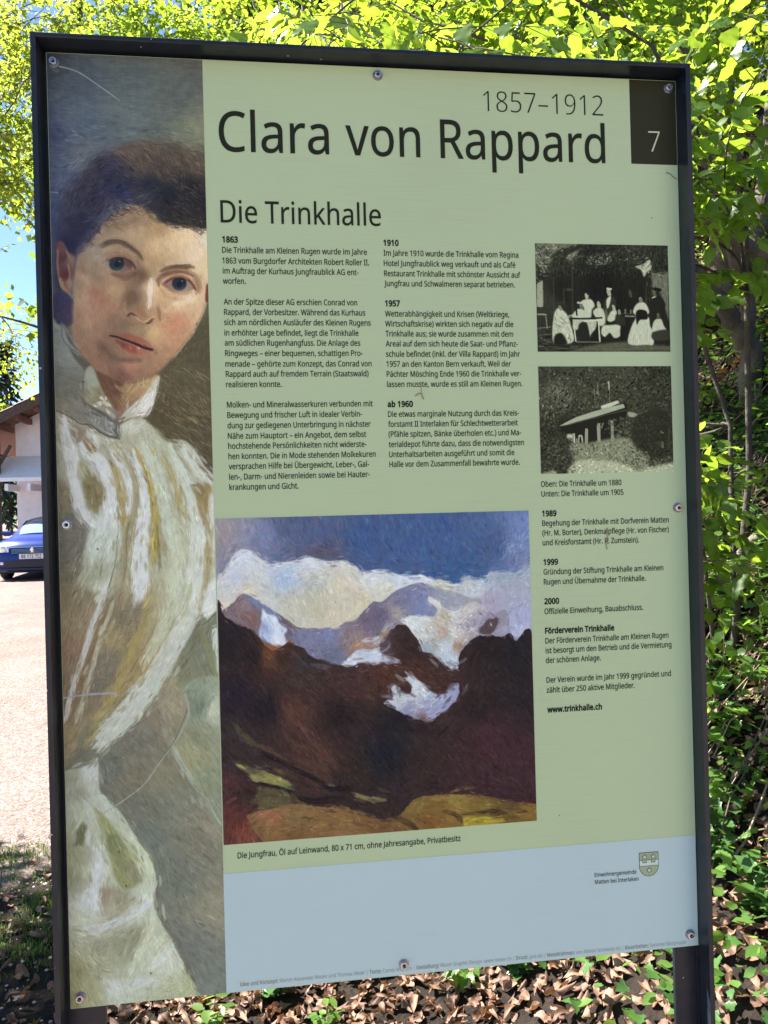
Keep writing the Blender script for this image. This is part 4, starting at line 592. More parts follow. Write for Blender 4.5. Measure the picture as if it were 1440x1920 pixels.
PHOTO_B = [
('p',[(6306,3966),(8298,3970),(8254,5520),(6265,5480)],[(6523,4308,84,90,72),(6458,4103,56,60,48),(6954,4174,60,64,50),(7533,4107,64,70,54),(7965,4317,50,54,42),(8045,4067,44,48,36),(7527,4315,56,60,46),(6583,4719,44,48,36),(6497,5266,50,54,42)],0.13,1,0,0,10,0),
('t',[(6320,3979),(8239,3984),(8234,4682),(6312,4771)],1000,3.41,2.1,[(84,90,70),(20,22,16),(120,128,104),(30,32,24),(64,70,54)],-30,50,0.7,61,0.2),
('t',[(6313,4225),(6709,4255),(6775,4475),(6581,4774),(6314,4716)],180,3.93,2.36,[(110,118,94),(140,148,124),(28,30,22)],-20,50,0.6,62,0.2),
('s',[(7103,4257),(7108,4491)],1.05,(150,160,136),0.9,0.39,0.35),
('s',[(7154,4216),(7160,4423)],1.05,(150,160,136),0.9,0.39,0.35),
('s',[(7321,4189),(7324,4479)],1.05,(150,160,136),0.9,0.39,0.35),
('s',[(7316,4196),(7317,4313)],(1.84,2.36),(186,196,172),0.9,0.52,0.35),
('d',1500,4,2.2,0.6,23,(0,0,1,1),0.75,0.6,0.1),
('d',2200,3,1.6,0.6,24,(0,0,1,1),0.7,0.4,0.1),
('p',[(6595,4774),(6696,4721),(6999,4628),(7522,4508),(7579,4550),(7561,4647),(7483,4868),(7276,5003),(7016,5041),(6733,4941),(6593,4856)],(30,32,24),1.05,1,1,None,12,0),
('p',[(6588,4804),(6681,4755),(6840,4681),(7086,4608),(7318,4548),(7522,4508),(7542,4561),(7316,4624),(7083,4691),(6838,4750),(6695,4789)],(160,172,148),0.39,1,0,-15,10,0),
('p',[(7191,4533),(7319,4493),(7443,4458),(7458,4497),(7332,4548),(7202,4577)],(188,200,176),0.39,1,0,None,12,0),
('s',[(6594,4813),(6838,4761),(7083,4704),(7315,4645),(7563,4592)],0.79,(120,128,106),0.8,0.39,0.35),
('p',[(7584,4620),(7721,4649),(7691,4690),(7604,4689)],(150,160,138),0.66,1,1,None,12,0),
('s',[(7721,4656),(7824,4622)],(3.93,1.31),(110,118,96),0.8,0.79,0.35),
('p',[(6691,4913),(6798,4907),(6809,5038),(6690,4967)],(130,138,116),0.52,1,0,None,12,0),
('p',[(6705,4926),(6776,4927),(6775,4969),(6704,4961)],(180,190,168),0.52,1,0,None,12,0),
('s',[(6802,4914),(6805,5038)],1.84,(190,200,178),1,0.52,0.1),
('p',[(6862,4942),(6891,4929),(6919,4950),(6916,5053),(6859,5052)],(180,190,166),0.52,1,1,None,12,0),
('p',[(6875,4963),(6897,4957),(6902,5046),(6873,5045)],(26,28,20),0.39,1,1,None,12,0),
('s',[(6835,4969),(6833,5045)],1.57,(170,180,156),0.9,0.52,0.35),
('s',[(6978,4861),(6973,5047)],4.46,(160,168,146),0.95,0.66,0.1),
('s',[(7152,4795),(7153,5029)],4.72,(160,168,146),0.95,0.66,0.1),
('s',[(7348,4756),(7349,4997)],4.46,(150,158,134),0.95,0.66,0.1),
('s',[(7447,4854),(7443,4978)],2.62,(120,128,104),0.7,0.66,0.6),
('t',[(7110,4780),(7517,4674),(7689,4759),(7595,5008),(7278,4948)],160,3.15,2.1,[(110,118,94),(150,160,134),(34,36,28)],-20,60,0.7,63,0.2),
('p',[(6730,5064),(7016,5041),(7306,4990),(7595,4994),(7851,5220),(7876,5373),(8230,5352),(8225,5519),(6804,5490),(6781,5271)],(128,138,112),1.84,1,1,None,12,0),
('t',[(6759,5051),(7595,4994),(7880,5234),(7845,5456),(7124,5290),(6783,5216)],420,3.41,2.1,[(170,182,154),(60,64,50),(140,150,124),(90,98,76),(30,32,24)],-20,60,0.7,64,0.2),
('p',[(6823,5299),(7211,5278),(7556,5367),(7728,5454),(7935,5388),(8260,5338),(8254,5534),(6803,5504)],(168,180,150),1.57,1,1,None,12,0),
('t',[(6837,5313),(7556,5367),(7495,5463),(6833,5464)],70,3.93,1.05,[(130,140,114),(184,196,168)],-10,30,0.6,65,0.2),
('p',[(7706,4676),(8162,4625),(8191,5156),(7938,5263),(7652,5064)],(40,44,32),2.1,1,1,None,12,0),
('t',[(7662,4676),(8234,4682),(8217,5296),(7906,5346),(7651,5092)],260,3.93,1.57,[(64,70,54),(24,26,18),(90,98,76)],-25,60,0.7,66,0.2),
('t',[(7578,5091),(7867,5178),(7906,5346),(7728,5440),(7586,5340)],160,3.67,2.1,[(150,160,134),(30,32,24),(100,108,84)],-10,60,0.8,67,0.2),
('t',[(6312,4771),(6567,4774),(6789,4996),(6805,5449),(6308,5440)],420,3.41,2.1,[(74,80,62),(18,20,14),(110,118,94),(32,34,26)],-30,60,0.75,68,0.2),
('p',[(6308,5453),(6422,5428),(6493,5402),(6548,5458),(6533,5499),(6307,5494)],(140,150,124),0.79,1,1,None,12,0),
('s',[(8051,4896),(8094,4924)],1.57,(160,170,148),0.9,0.52,0.35),
('s',[(8076,5056),(8074,5112)],3.93,(110,118,96),0.8,0.79,0.35),
('s',[(8178,4821),(8162,5155)],2.1,(90,98,76),0.7,0.79,0.6),
('t',[(7908,5304),(8218,5240),(8215,5351),(7935,5388)],80,2.62,1.57,[(140,150,124),(40,44,34)],-10,60,0.8,69,0.2),
('d',1200,3,1.6,0.5,27,(0,0.72,1,1),0.7,0.4,0.1),
('d',900,2.0,1.0,0.4,26,(0,0,1,1),0.5,0.15,0.1),
]
TEXTS = [
('heading_word', 'ink', [('Clara', 0.21168, 0.35427, 0.118, 0.11784, 0.0722, 0.004)]),
('heading_word', 'ink', [('von', 0.37635, 0.47635, 0.11792, 0.1179, 0.0722, 0.004)]),
('heading_word', 'ink', [('Rappard', 0.50404, 0.73537, 0.11804, 0.11793, 0.0722, 0.004)]),
('date_text', 'ink', [('1857–1912', 0.56456, 0.73394, 0.05315, 0.0531, 0.0397, -0.012)]),
('subheading_text', 'ink', [('Die Trinkhalle', 0.21128, 0.42068, 0.21076, 0.21118, 0.0402, 0.004)]),
('number_text', 'boxink', [('7', 0.79888, 0.81541, 0.10041, 0.10032, 0.0412, -0.012)]),
('date_heading_text', 'inkbold', [('*1863*', 0.21252, 0.23262, 0.23649, 0.23649, 0.0104, 0.01)]),
('paragraph_text', 'ink', [('Die Trinkhalle am Kleinen Rugen wurde im Jahre', 0.21217, 0.40082, 0.25006, 0.25006, 0.0104, 0.01), ('1863 vom Burgdorfer Architekten Robert Roller II.', 0.21202, 0.40345, 0.2639, 0.2639, 0.0104, 0.01), ('im Auftrag der Kurhaus Jungfraublick AG ent-', 0.21223, 0.38888, 0.27712, 0.27712, 0.0104, 0.01), ('worfen.', 0.21203, 0.24142, 0.29034, 0.29034, 0.0104, 0.01)]),
('paragraph_text', 'ink', [('An der Spitze dieser AG erschien Conrad von', 0.21243, 0.38626, 0.31726, 0.31726, 0.0104, 0.01), ('Rappard, der Vorbesitzer. Während das Kurhaus', 0.21249, 0.39649, 0.33061, 0.33061, 0.0104, 0.01), ('sich am nördlichen Ausläufer des Kleinen Rugens', 0.21229, 0.4034, 0.3439, 0.3439, 0.0104, 0.01), ('in erhöhter Lage befindet, liegt die Trinkhalle', 0.21235, 0.38676, 0.35753, 0.35753, 0.0104, 0.01), ('am südlichen Rugenhangfuss. Die Anlage des', 0.21235, 0.38883, 0.37061, 0.37061, 0.0104, 0.01), ('Ringweges – einer bequemen, schattigen Pro-', 0.21248, 0.3916, 0.38417, 0.38417, 0.0104, 0.01), ('menade – gehörte zum Konzept, das Conrad von', 0.21253, 0.40311, 0.39801, 0.39801, 0.0104, 0.01), ('Rappard auch auf fremdem Terrain (Staatswald)', 0.21268, 0.39878, 0.41109, 0.41109, 0.0104, 0.01), ('realisieren konnte.', 0.21267, 0.28413, 0.42458, 0.42458, 0.0104, 0.01)]),
('paragraph_text', 'ink', [('Molken- und Mineralwasserkuren verbunden mit', 0.21308, 0.40328, 0.45101, 0.45101, 0.0104, 0.01), ('Bewegung und frischer Luft in idealer Verbin-', 0.21315, 0.3887, 0.46443, 0.46443, 0.0104, 0.01), ('dung zur gediegenen Unterbringung in nächster', 0.21321, 0.39986, 0.47793, 0.47793, 0.0104, 0.01), ('Nähe zum Hauptort – ein Angebot, dem selbst', 0.21327, 0.39353, 0.49149, 0.49149, 0.0104, 0.01), ('hochstehende Persönlichkeiten nicht widerste-', 0.21334, 0.39361, 0.50456, 0.50456, 0.0104, 0.01), ('hen konnten. Die in Mode stehenden Molkekuren', 0.21334, 0.40543, 0.51791, 0.51791, 0.0104, 0.01), ('versprachen Hilfe bei Übergewicht, Leber-, Gal-', 0.21334, 0.3964, 0.53099, 0.53099, 0.0104, 0.01), ('len-, Darm- und Nierenleiden sowie bei Hauter-', 0.21354, 0.39682, 0.54455, 0.54455, 0.0104, 0.01), ('krankungen und Gicht.', 0.21347, 0.30272, 0.5579, 0.5579, 0.0104, 0.01)]),
('date_heading_text', 'inkbold', [('*1910*', 0.42314, 0.44373, 0.2372, 0.2372, 0.0104, 0.01)]),
('paragraph_text', 'ink', [('Im Jahre 1910 wurde die Trinkhalle vom Regina', 0.42307, 0.60792, 0.2507, 0.2507, 0.0104, 0.01), ('Hotel Jungfraublick weg verkauft und als Café', 0.42299, 0.60336, 0.26433, 0.26433, 0.0104, 0.01), ('Restaurant Trinkhalle mit schönster Aussicht auf', 0.42306, 0.60994, 0.2779, 0.2779, 0.0104, 0.01), ('Jungfrau und Schwalmeren separat betrieben.', 0.42285, 0.60181, 0.29125, 0.29125, 0.0104, 0.01)]),
('date_heading_text', 'inkbold', [('*1957*', 0.42322, 0.44338, 0.31788, 0.31788, 0.0104, 0.01)]),
('paragraph_text', 'ink', [('Wetterabhängigkeit und Krisen (Weltkriege,', 0.42293, 0.59295, 0.33159, 0.33159, 0.0104, 0.01), ('Wirtschaftskrise) wirkten sich negativ auf die', 0.42279, 0.59833, 0.34494, 0.34494, 0.0104, 0.01), ('Trinkhalle aus; sie wurde zusammen mit dem', 0.4228, 0.59767, 0.35821, 0.35821, 0.0104, 0.01), ('Areal auf dem sich heute die Saat- und Pflanz-', 0.42273, 0.6038, 0.37156, 0.37156, 0.0104, 0.01), ('schule befindet (inkl. der Villa Rappard) im Jahr', 0.4228, 0.60657, 0.3852, 0.3852, 0.0104, 0.01), ('1957 an den Kanton Bern verkauft. Weil der', 0.42301, 0.59343, 0.39861, 0.39861, 0.0104, 0.01), ('Pächter Mösching Ende 1960 die Trinkhalle ver-', 0.42295, 0.60741, 0.41196, 0.41196, 0.0104, 0.01), ('lassen musste, wurde es still am Kleinen Rugen.', 0.42302, 0.60861, 0.42552, 0.42552, 0.0104, 0.01)]),
('date_heading_text', 'inkbold', [('*ab 1960*', 0.4231, 0.45724, 0.452, 0.452, 0.0104, 0.01)]),
('paragraph_text', 'ink', [('Die etwas marginale Nutzung durch das Kreis-', 0.42332, 0.60281, 0.46535, 0.46535, 0.0104, 0.01), ('forstamt II Interlaken für Schlechtwetterarbeit', 0.42333, 0.60088, 0.47863, 0.47863, 0.0104, 0.01), ('(Pfähle spitzen, Bänke überholen etc.) und Ma-', 0.42333, 0.60522, 0.49197, 0.49197, 0.0104, 0.01), ('terialdepot führte dazu, dass die notwendigsten', 0.42333, 0.60874, 0.50553, 0.50553, 0.0104, 0.01), ('Unterhaltsarbeiten ausgeführt und somit die', 0.42341, 0.59515, 0.51888, 0.51888, 0.0104, 0.01), ('Halle vor dem Zusammenfall bewahrte wurde.', 0.42348, 0.60226, 0.53216, 0.53216, 0.0104, 0.01)]),
('paragraph_text', 'ink', [('Oben: Die Trinkhalle um 1880', 0.63112, 0.74613, 0.56289, 0.56289, 0.0104, 0.01), ('Unten: Die Trinkhalle um 1905', 0.63135, 0.7487, 0.57629, 0.57629, 0.0104, 0.01)]),
('date_heading_text', 'inkbold', [('*1989*', 0.63159, 0.65196, 0.60307, 0.60307, 0.0104, 0.01)]),
('paragraph_text', 'ink', [('Begehung der Trinkhalle mit Dorfverein Matten', 0.63146, 0.81383, 0.61631, 0.61631, 0.0104, 0.01), ('(Hr. M. Borter), Denkmalpflege (Hr. von Fischer)', 0.63139, 0.81345, 0.62962, 0.62962, 0.0104, 0.01), ('und Kreisforstamt (Hr. R. Zumstein).', 0.63126, 0.7694, 0.64278, 0.64278, 0.0104, 0.01)]),
('date_heading_text', 'inkbold', [('*1999*', 0.63166, 0.65241, 0.66935, 0.66935, 0.0104, 0.01)]),
('paragraph_text', 'ink', [('Gründung der Stiftung Trinkhalle am Kleinen', 0.63144, 0.80372, 0.68266, 0.68266, 0.0104, 0.01), ('Rugen und Übernahme der Trinkhalle.', 0.63152, 0.77763, 0.69634, 0.69634, 0.0104, 0.01)]),
('date_heading_text', 'inkbold', [('*2000*', 0.6314, 0.65245, 0.72281, 0.72281, 0.0104, 0.01)]),
('paragraph_text', 'ink', [('Offizielle Einweihung, Bauabschluss.', 0.63132, 0.77277, 0.73648, 0.73648, 0.0104, 0.01)]),
('date_heading_text', 'inkbold', [('*Förderverein Trinkhalle*', 0.63142, 0.73013, 0.76296, 0.76296, 0.0104, 0.01)]),
('paragraph_text', 'ink', [('Der Förderverein Trinkhalle am Kleinen Rugen', 0.6315, 0.80876, 0.77664, 0.77664, 0.0104, 0.01), ('ist besorgt um den Betrieb und die Vermietung', 0.63151, 0.81286, 0.78995, 0.78995, 0.0104, 0.01), ('der schönen Anlage.', 0.63145, 0.70979, 0.80326, 0.80326, 0.0104, 0.01)]),
('paragraph_text', 'ink', [('Der Verein wurde im Jahr 1999 gegründet und', 0.63162, 0.81086, 0.8301, 0.8301, 0.0104, 0.01), ('zählt über 250 aktive Mitglieder.', 0.63154, 0.75764, 0.84377, 0.84377, 0.0104, 0.01)]),
('date_heading_text', 'inkbold', [('*www.trinkhalle.ch*', 0.63156, 0.70946, 0.87053, 0.87053, 0.0104, 0.01)]),
('caption_text', 'ink', [('Die Jungfrau, Öl auf Leinwand, 80 x 71 cm, ohne Jahresangabe, Privatbesitz', 0.21171, 0.50648, 1.03522, 1.03574, 0.0104, 0.01)]),
('municipality_text', 'ink', [('Einwohnergemeinde', 0.69253, 0.75286, 1.09984, 1.1003, 0.0077, 0.01), ('Matten bei Interlaken', 0.69264, 0.75561, 1.10958, 1.11012, 0.0077, 0.01)]),
('credits_text', 'faint', [('*Idee und Konzept:* Martin Alexander Moser und Thomas Meier | *Texte:* Carola Muyters | *Gestaltung:* Moser Graphic Design  www.moser.ch | *Druck:* Jack AG | *Metallrahmen:* von Allmen Schmiede AG | *Bauarbeiten:* Senioren Baugruppe', 0.21046, 0.82225, 1.20053, 1.20364, 0.007, 0.0)]),
]
SCREWS = [(0.0091, 0.013), (0.4214, 0.0109), (0.8295, 0.0115), (0.0108, 0.5973), (0.8271, 0.5963), (0.0122, 1.1937), (0.4251, 1.1927), (0.8284, 1.1908)]
CREST = (0.757, 0.7855, 1.072, 1.1055)
FIBRES = [([(0.4604, 0.438), (0.4655, 0.4345), (0.4691, 0.4345), (0.4718, 0.4424)], 0.0007, 'brown dry bent plant fibre stuck below the second text column'), ([(0.4674, 0.4188), (0.4687, 0.4245), (0.4691, 0.4338)], 0.00035, 'hair thin stalk stuck over the last line of the second column'), ([(0.7229, 0.6216), (0.7234, 0.6304), (0.7248, 0.6378), (0.7215, 0.6451), (0.7229, 0.651)], 0.0006, 'brown curled fibre hanging over the right column text'), ([(0.823, 0.1287), (0.8293, 0.1307), (0.8339, 0.1351), (0.8385, 0.1372)], 0.0006, 'reddish brown fibre stuck below the number field')]
# outlines of the sans serif letters in thousandths of the type size: advance, contours as x, y runs
GLYPHS = {
' ': (209,[]),
'(': (241,[[32,220,35,285,45,348,60,409,83,468,113,522,150,573,217,573,182,521,154,465,132,407,111,315,103,221,107,159,116,98,132,38,154,-20,182,-75,216,-127,150,-127,113,-77,83,-24,60,34,45,94,35,156]]),
')': (241,[[209,220,205,156,196,94,180,34,158,-24,128,-77,91,-127,25,-127,59,-75,87,-20,108,38,124,98,134,159,137,221,134,283,124,346,108,406,87,465,59,521,24,573,91,573,128,522,158,468,180,409,196,348,205,285]]),
',': (215,[[154,84,136,23,111,-42,85,-103,33,-103,49,-38,63,31,73,93,148,93]]),
'-': (258,[[32,184,32,246,226,246,226,184]]),
'.': (215,[[58,43,61,69,72,85,88,94,107,97,126,94,142,85,153,69,157,43,153,18,142,2,126,-8,107,-11,88,-8,72,2,61,18]]),
'0': (459,[[419,287,417,221,409,163,395,112,376,70,349,37,316,12,276,-3,229,-8,188,-4,153,8,122,27,97,54,76,88,60,129,44,201,39,287,44,373,58,446,73,486,93,520,119,547,149,566,186,578,229,581,269,578,304,566,335,547,361,520,382,486,399,446,414,373],[110,287,113,215,121,156,137,111,159,78,178,64,202,55,229,52,256,55,279,64,298,78,320,110,336,156,345,215,348,287,345,359,336,417,320,463,298,495,279,510,256,518,229,521,202,518,178,510,159,495,137,463,121,417,113,359]]),
'1': (459,[[285,0,216,0,216,400,216,439,217,470,219,499,196,477,169,455,108,405,71,452,226,573,285,573]]),
'2': (459,[[417,0,38,0,38,59,188,210,228,251,261,287,287,320,306,353,318,387,322,424,318,453,309,477,294,496,261,514,221,520,181,517,147,506,115,489,83,466,45,513,68,531,94,548,122,561,153,572,186,578,221,581,270,576,313,562,347,540,372,510,388,472,394,428,389,385,375,344,353,305,324,267,288,227,247,185,128,67,128,64,417,64]]),
'3': (459,[[395,439,392,403,381,372,363,347,340,326,310,311,277,302,277,298,319,290,353,276,379,255,398,229,409,198,413,163,407,116,390,74,360,40,318,14,263,-3,193,-8,150,-6,110,-1,72,8,36,23,36,89,74,73,114,61,155,54,194,51,241,55,278,65,305,81,324,104,335,132,339,164,335,197,320,223,297,242,265,255,226,263,179,265,123,265,123,326,180,326,223,329,259,339,286,356,307,377,319,404,323,434,320,460,311,481,295,498,262,516,219,521,190,520,164,515,140,508,117,498,75,473,39,521,73,544,115,563,163,576,218,581,273,576,317,563,352,540,376,511,390,477]]),
'4': (459,[[443,130,359,130,359,0,291,0,291,130,17,130,17,190,286,576,359,576,359,193,443,193],[291,374,291,412,293,444,294,474,295,500,292,500,276,468,257,438,86,193,291,193]]),
'5': (459,[[221,351,275,346,322,331,361,307,389,274,407,232,413,183,407,128,387,81,356,43,314,15,261,-2,199,-8,156,-6,116,0,80,10,51,23,51,90,82,74,121,62,161,55,200,52,239,55,274,65,302,82,323,106,336,137,341,176,337,210,325,239,306,262,279,279,243,289,197,292,173,291,146,288,99,280,64,302,86,573,373,573,373,508,146,508,132,342,169,348,194,350]]),
'6': (459,[[44,245,46,294,51,342,60,389,75,433,95,474,121,510,155,539,196,562,246,576,306,581,344,579,362,577,377,573,377,513,362,517,344,520,308,523,257,518,216,504,183,483,158,454,139,419,127,380,119,337,115,291,119,291,133,309,150,326,170,339,194,350,223,356,255,358,302,353,342,338,375,313,400,279,416,236,421,184,415,129,399,82,372,44,336,15,291,-2,239,-8,199,-4,163,7,130,26,101,54,77,89,59,133,48,185],[238,51,270,55,297,66,320,84,337,109,348,143,351,184,348,218,339,247,324,271,302,289,274,300,241,303,205,299,175,287,150,270,131,248,119,223,115,198,117,172,123,146,133,121,146,99,164,79,185,64,210,55]]),
'7': (459,[[109,0,344,508,35,508,35,573,419,573,419,518,187,0]]),
'8': (459,[[229,581,276,577,318,565,352,546,378,519,395,485,400,443,396,411,385,383,368,359,346,338,320,319,291,303,325,285,355,265,381,242,401,216,414,185,419,148,413,104,395,65,367,34,330,11,284,-3,231,-8,174,-3,126,10,89,33,61,63,45,101,39,146,43,183,56,214,75,241,99,264,128,283,158,299,131,316,107,336,87,358,71,383,61,411,58,444,63,485,80,518,107,545,141,565,182,577],[108,145,112,119,121,96,138,76,161,60,192,51,229,48,265,51,295,60,319,76,336,96,346,120,350,148,346,174,335,197,317,217,293,235,264,251,229,265,217,270,184,254,157,237,136,219,121,197,111,173],[228,524,188,518,155,502,139,486,130,466,127,441,130,414,141,391,157,373,179,357,204,344,232,330,258,343,282,357,302,373,317,392,327,414,330,441,327,466,318,486,302,502,270,518]]),
'9': (459,[[417,328,415,279,410,231,401,183,387,139,366,99,340,63,306,33,265,11,214,-3,154,-8,117,-6,97,-4,82,0,82,60,97,56,115,53,152,50,204,54,245,68,278,90,303,118,322,153,334,192,342,235,346,281,341,281,327,263,310,247,290,233,266,223,237,216,204,214,158,219,118,235,85,260,61,294,45,336,40,387,46,443,63,491,90,529,127,557,171,575,223,581,262,577,299,565,332,545,361,518,384,483,402,439,413,388],[223,521,192,518,165,507,142,488,124,463,113,429,110,388,113,354,122,325,137,301,158,284,186,273,220,269,256,273,286,285,311,303,330,325,342,349,346,374,344,400,338,426,328,451,315,474,298,493,277,508,252,518]]),
':': (215,[[58,43,61,69,72,85,88,94,107,97,126,94,142,85,153,69,157,43,153,18,142,2,126,-8,107,-11,88,-8,72,2,61,18],[58,387,61,412,72,429,88,438,107,441,126,438,142,429,153,412,157,387,153,362,142,345,126,335,107,332,88,335,72,345,61,362]]),
';': (215,[[147,84,128,23,104,-42,78,-103,25,-103,36,-55,48,-4,58,47,66,93,141,93],[56,387,60,412,71,429,86,438,105,441,124,438,141,429,152,412,156,387,152,362,141,345,124,335,105,332,86,335,71,345,60,362]]),
'A': (512,[[437,0,368,177,141,177,73,0,0,0,224,575,289,575,512,0],[282,415,274,438,263,473,255,500,247,468,238,438,230,415,165,241,346,241]]),
'B': (521,[[241,573,307,569,361,558,404,541,434,515,453,478,459,431,456,399,446,371,431,347,409,328,382,313,350,304,350,300,384,292,415,279,441,261,461,236,474,203,478,163,472,115,454,74,425,42,385,19,337,5,279,0,78,0,78,573],[256,329,300,331,334,339,357,352,372,371,381,394,384,423,380,451,369,474,351,490,308,506,245,511,150,511,150,329],[150,269,150,61,265,61,311,64,346,74,371,91,388,112,398,138,401,168,398,197,388,221,370,241,344,256,307,266,260,269]]),
'C': (507,[[323,517,280,513,241,502,206,482,178,456,155,423,139,383,129,337,125,286,131,220,147,164,164,132,186,105,213,83,244,68,281,58,322,55,359,57,394,62,427,69,460,78,460,15,427,5,393,-2,356,-7,312,-8,257,-4,208,8,166,28,130,56,101,90,78,131,62,178,52,230,49,287,53,349,67,406,89,456,120,499,159,534,206,559,261,575,324,581,367,578,409,572,448,561,482,547,453,486,425,497,394,508,360,515]]),
'D': (585,[[536,292,533,231,521,177,501,131,474,91,439,58,399,33,351,15,297,4,237,0,78,0,78,573,254,573,309,569,359,558,404,540,443,516,476,484,502,446,521,401,533,350],[460,289,457,337,449,379,435,415,416,444,391,469,361,487,308,505,244,511,150,511,150,62,228,62,299,68,357,87,402,119,434,164,454,220]]),
'E': (446,[[398,0,78,0,78,573,398,573,398,509,150,509,150,330,383,330,383,268,150,268,150,63,398,63]]),
'F': (416,[[150,0,78,0,78,573,398,573,398,509,150,509,150,306,383,306,383,243,150,243]]),
'G': (584,[[326,302,524,302,524,22,478,8,431,-1,380,-6,323,-8,267,-4,217,8,173,28,136,55,105,89,81,130,63,176,52,229,49,286,53,343,65,395,84,442,111,482,145,517,186,544,233,564,286,577,346,581,392,578,437,572,478,561,516,547,489,484,457,497,421,508,382,515,342,517,298,514,259,505,225,489,195,468,170,441,150,409,131,353,124,286,130,222,146,166,164,133,187,106,216,84,251,68,292,58,340,55,375,56,404,59,452,68,452,238,326,238]]),
'H': (594,[[516,0,443,0,443,267,150,267,150,0,78,0,78,573,150,573,150,330,443,330,443,573,516,573]]),
'I': (272,[[239,0,32,0,32,42,99,57,99,515,32,531,32,573,239,573,239,531,172,515,172,57,239,42]]),
'J': (219,[[-3,-152,-21,-152,-37,-150,-63,-142,-63,-81,-35,-87,-5,-89,15,-87,33,-81,50,-70,63,-53,71,-29,74,3,74,573,146,573,146,9,141,-42,128,-82,105,-113,75,-135,39,-148]]),
'K': (496,[[496,0,411,0,209,273,150,222,150,0,78,0,78,573,150,573,150,290,199,345,249,399,403,573,488,573,261,323]]),
'L': (420,[[78,0,78,573,150,573,150,64,400,64,400,0]]),
'M': (727,[[330,0,142,502,139,502,142,461,144,407,144,347,144,0,78,0,78,573,184,573,361,103,364,103,544,573,650,573,650,0,578,0,578,352,579,408,581,460,584,501,581,501,390,0]]),
'N': (609,[[532,0,447,0,141,476,138,476,141,432,143,378,144,320,144,0,78,0,78,573,161,573,467,99,470,99,468,137,466,193,464,249,464,573,532,573]]),
'O': (626,[[577,287,573,224,561,166,540,116,510,73,473,38,428,13,375,-3,314,-8,251,-3,196,13,151,39,114,73,85,116,65,167,53,224,49,288,52,344,62,396,78,442,100,482,130,517,166,545,208,565,258,577,314,581,369,577,417,565,459,545,495,517,524,483,547,442,564,396,574,344],[125,287,130,220,145,163,161,131,182,104,207,83,238,67,273,58,314,55,354,58,390,67,420,83,445,104,465,131,481,163,496,220,501,287,496,354,481,411,456,457,421,491,373,511,314,518,274,515,238,506,207,490,182,469,161,443,145,411,130,354]]),
'P': (485,[[229,573,297,568,352,553,393,528,421,495,439,454,444,404,441,370,433,336,417,306,395,278,364,255,324,238,275,227,216,223,150,223,150,0,78,0,78,573],[223,511,150,511,150,285,208,285,258,288,298,296,330,311,352,334,365,363,370,401,366,435,354,462,334,484,306,499,269,508]]),
'R': (499,[[236,573,301,568,353,555,393,532,422,500,439,460,444,410,440,368,427,334,408,306,385,285,358,269,330,257,487,0,403,0,264,237,150,237,150,0,78,0,78,573],[232,510,150,510,150,298,236,298,278,301,312,310,338,325,355,347,366,374,370,407,366,440,355,467,336,486,310,500,275,507]]),
'S': (440,[[403,153,396,106,378,66,348,35,307,11,257,-3,198,-8,167,-7,137,-5,109,-1,83,4,61,11,41,19,41,88,73,76,113,65,156,57,201,55,240,57,273,66,298,79,316,98,327,120,330,147,327,173,318,194,302,213,277,230,242,247,196,265,161,279,131,294,106,311,85,330,69,351,57,375,50,403,48,435,54,477,71,513,99,542,136,563,180,576,231,581,276,578,318,572,355,562,389,549,366,487,336,499,302,508,266,515,229,517,196,515,169,507,148,494,133,478,124,457,121,434,124,407,133,386,149,367,172,351,204,335,246,318,293,299,332,279,362,255,385,228,398,194]]),
'T': (446,[[259,0,187,0,187,509,8,509,8,573,437,573,437,509,259,509]]),
'U': (586,[[513,202,507,146,489,95,470,65,446,40,416,20,380,4,338,-5,290,-8,225,-2,171,18,128,50,97,93,78,144,72,204,72,573,144,573,144,201,148,158,161,122,182,93,211,72,248,59,294,55,342,59,379,73,407,96,427,126,438,161,442,202,442,573,513,573]]),
'V': (481,[[481,573,277,0,204,0,0,573,75,573,204,205,220,160,231,119,241,80,250,119,262,161,277,207,405,573]]),
'W': (746,[[735,573,583,0,510,0,399,375,389,410,380,443,373,471,370,488,367,471,361,443,352,409,342,373,234,0,161,0,10,573,85,573,174,223,183,186,190,151,196,118,201,87,206,119,213,154,222,191,232,227,333,573,407,573,512,225,523,187,532,151,538,117,544,87,550,129,560,175,572,224,660,573]]),
'Z': (459,[[427,0,30,0,30,55,332,508,40,508,40,573,419,573,419,518,118,64,427,64]]),
'a': (450,[[231,437,279,433,318,422,347,403,368,375,381,338,385,293,385,0,334,0,320,61,317,61,298,40,279,22,258,9,234,-1,206,-6,172,-8,136,-5,103,6,75,23,55,48,41,80,37,119,43,159,59,192,87,219,127,238,179,251,243,257,316,259,316,285,313,317,306,342,293,359,265,375,227,380,194,378,163,370,133,359,106,347,84,400,115,414,151,426,190,434],[252,208,184,200,141,182,124,165,113,144,110,119,115,87,132,66,157,53,188,49,223,52,253,62,279,79,299,103,311,134,315,172,315,210]]),
'b': (493,[[139,461,138,410,135,373,139,373,161,398,189,419,226,432,272,437,322,431,365,412,401,381,428,338,444,283,449,215,444,147,427,91,400,48,365,17,322,-2,272,-8,226,-3,189,10,161,31,139,55,133,55,119,0,68,0,68,609,139,609],[260,379,219,374,188,361,165,339,150,308,142,268,139,217,139,214,142,165,150,125,165,93,187,69,219,55,261,51,297,55,325,69,348,93,363,126,373,166,376,216,373,265,363,306,348,338,325,360,296,374]]),
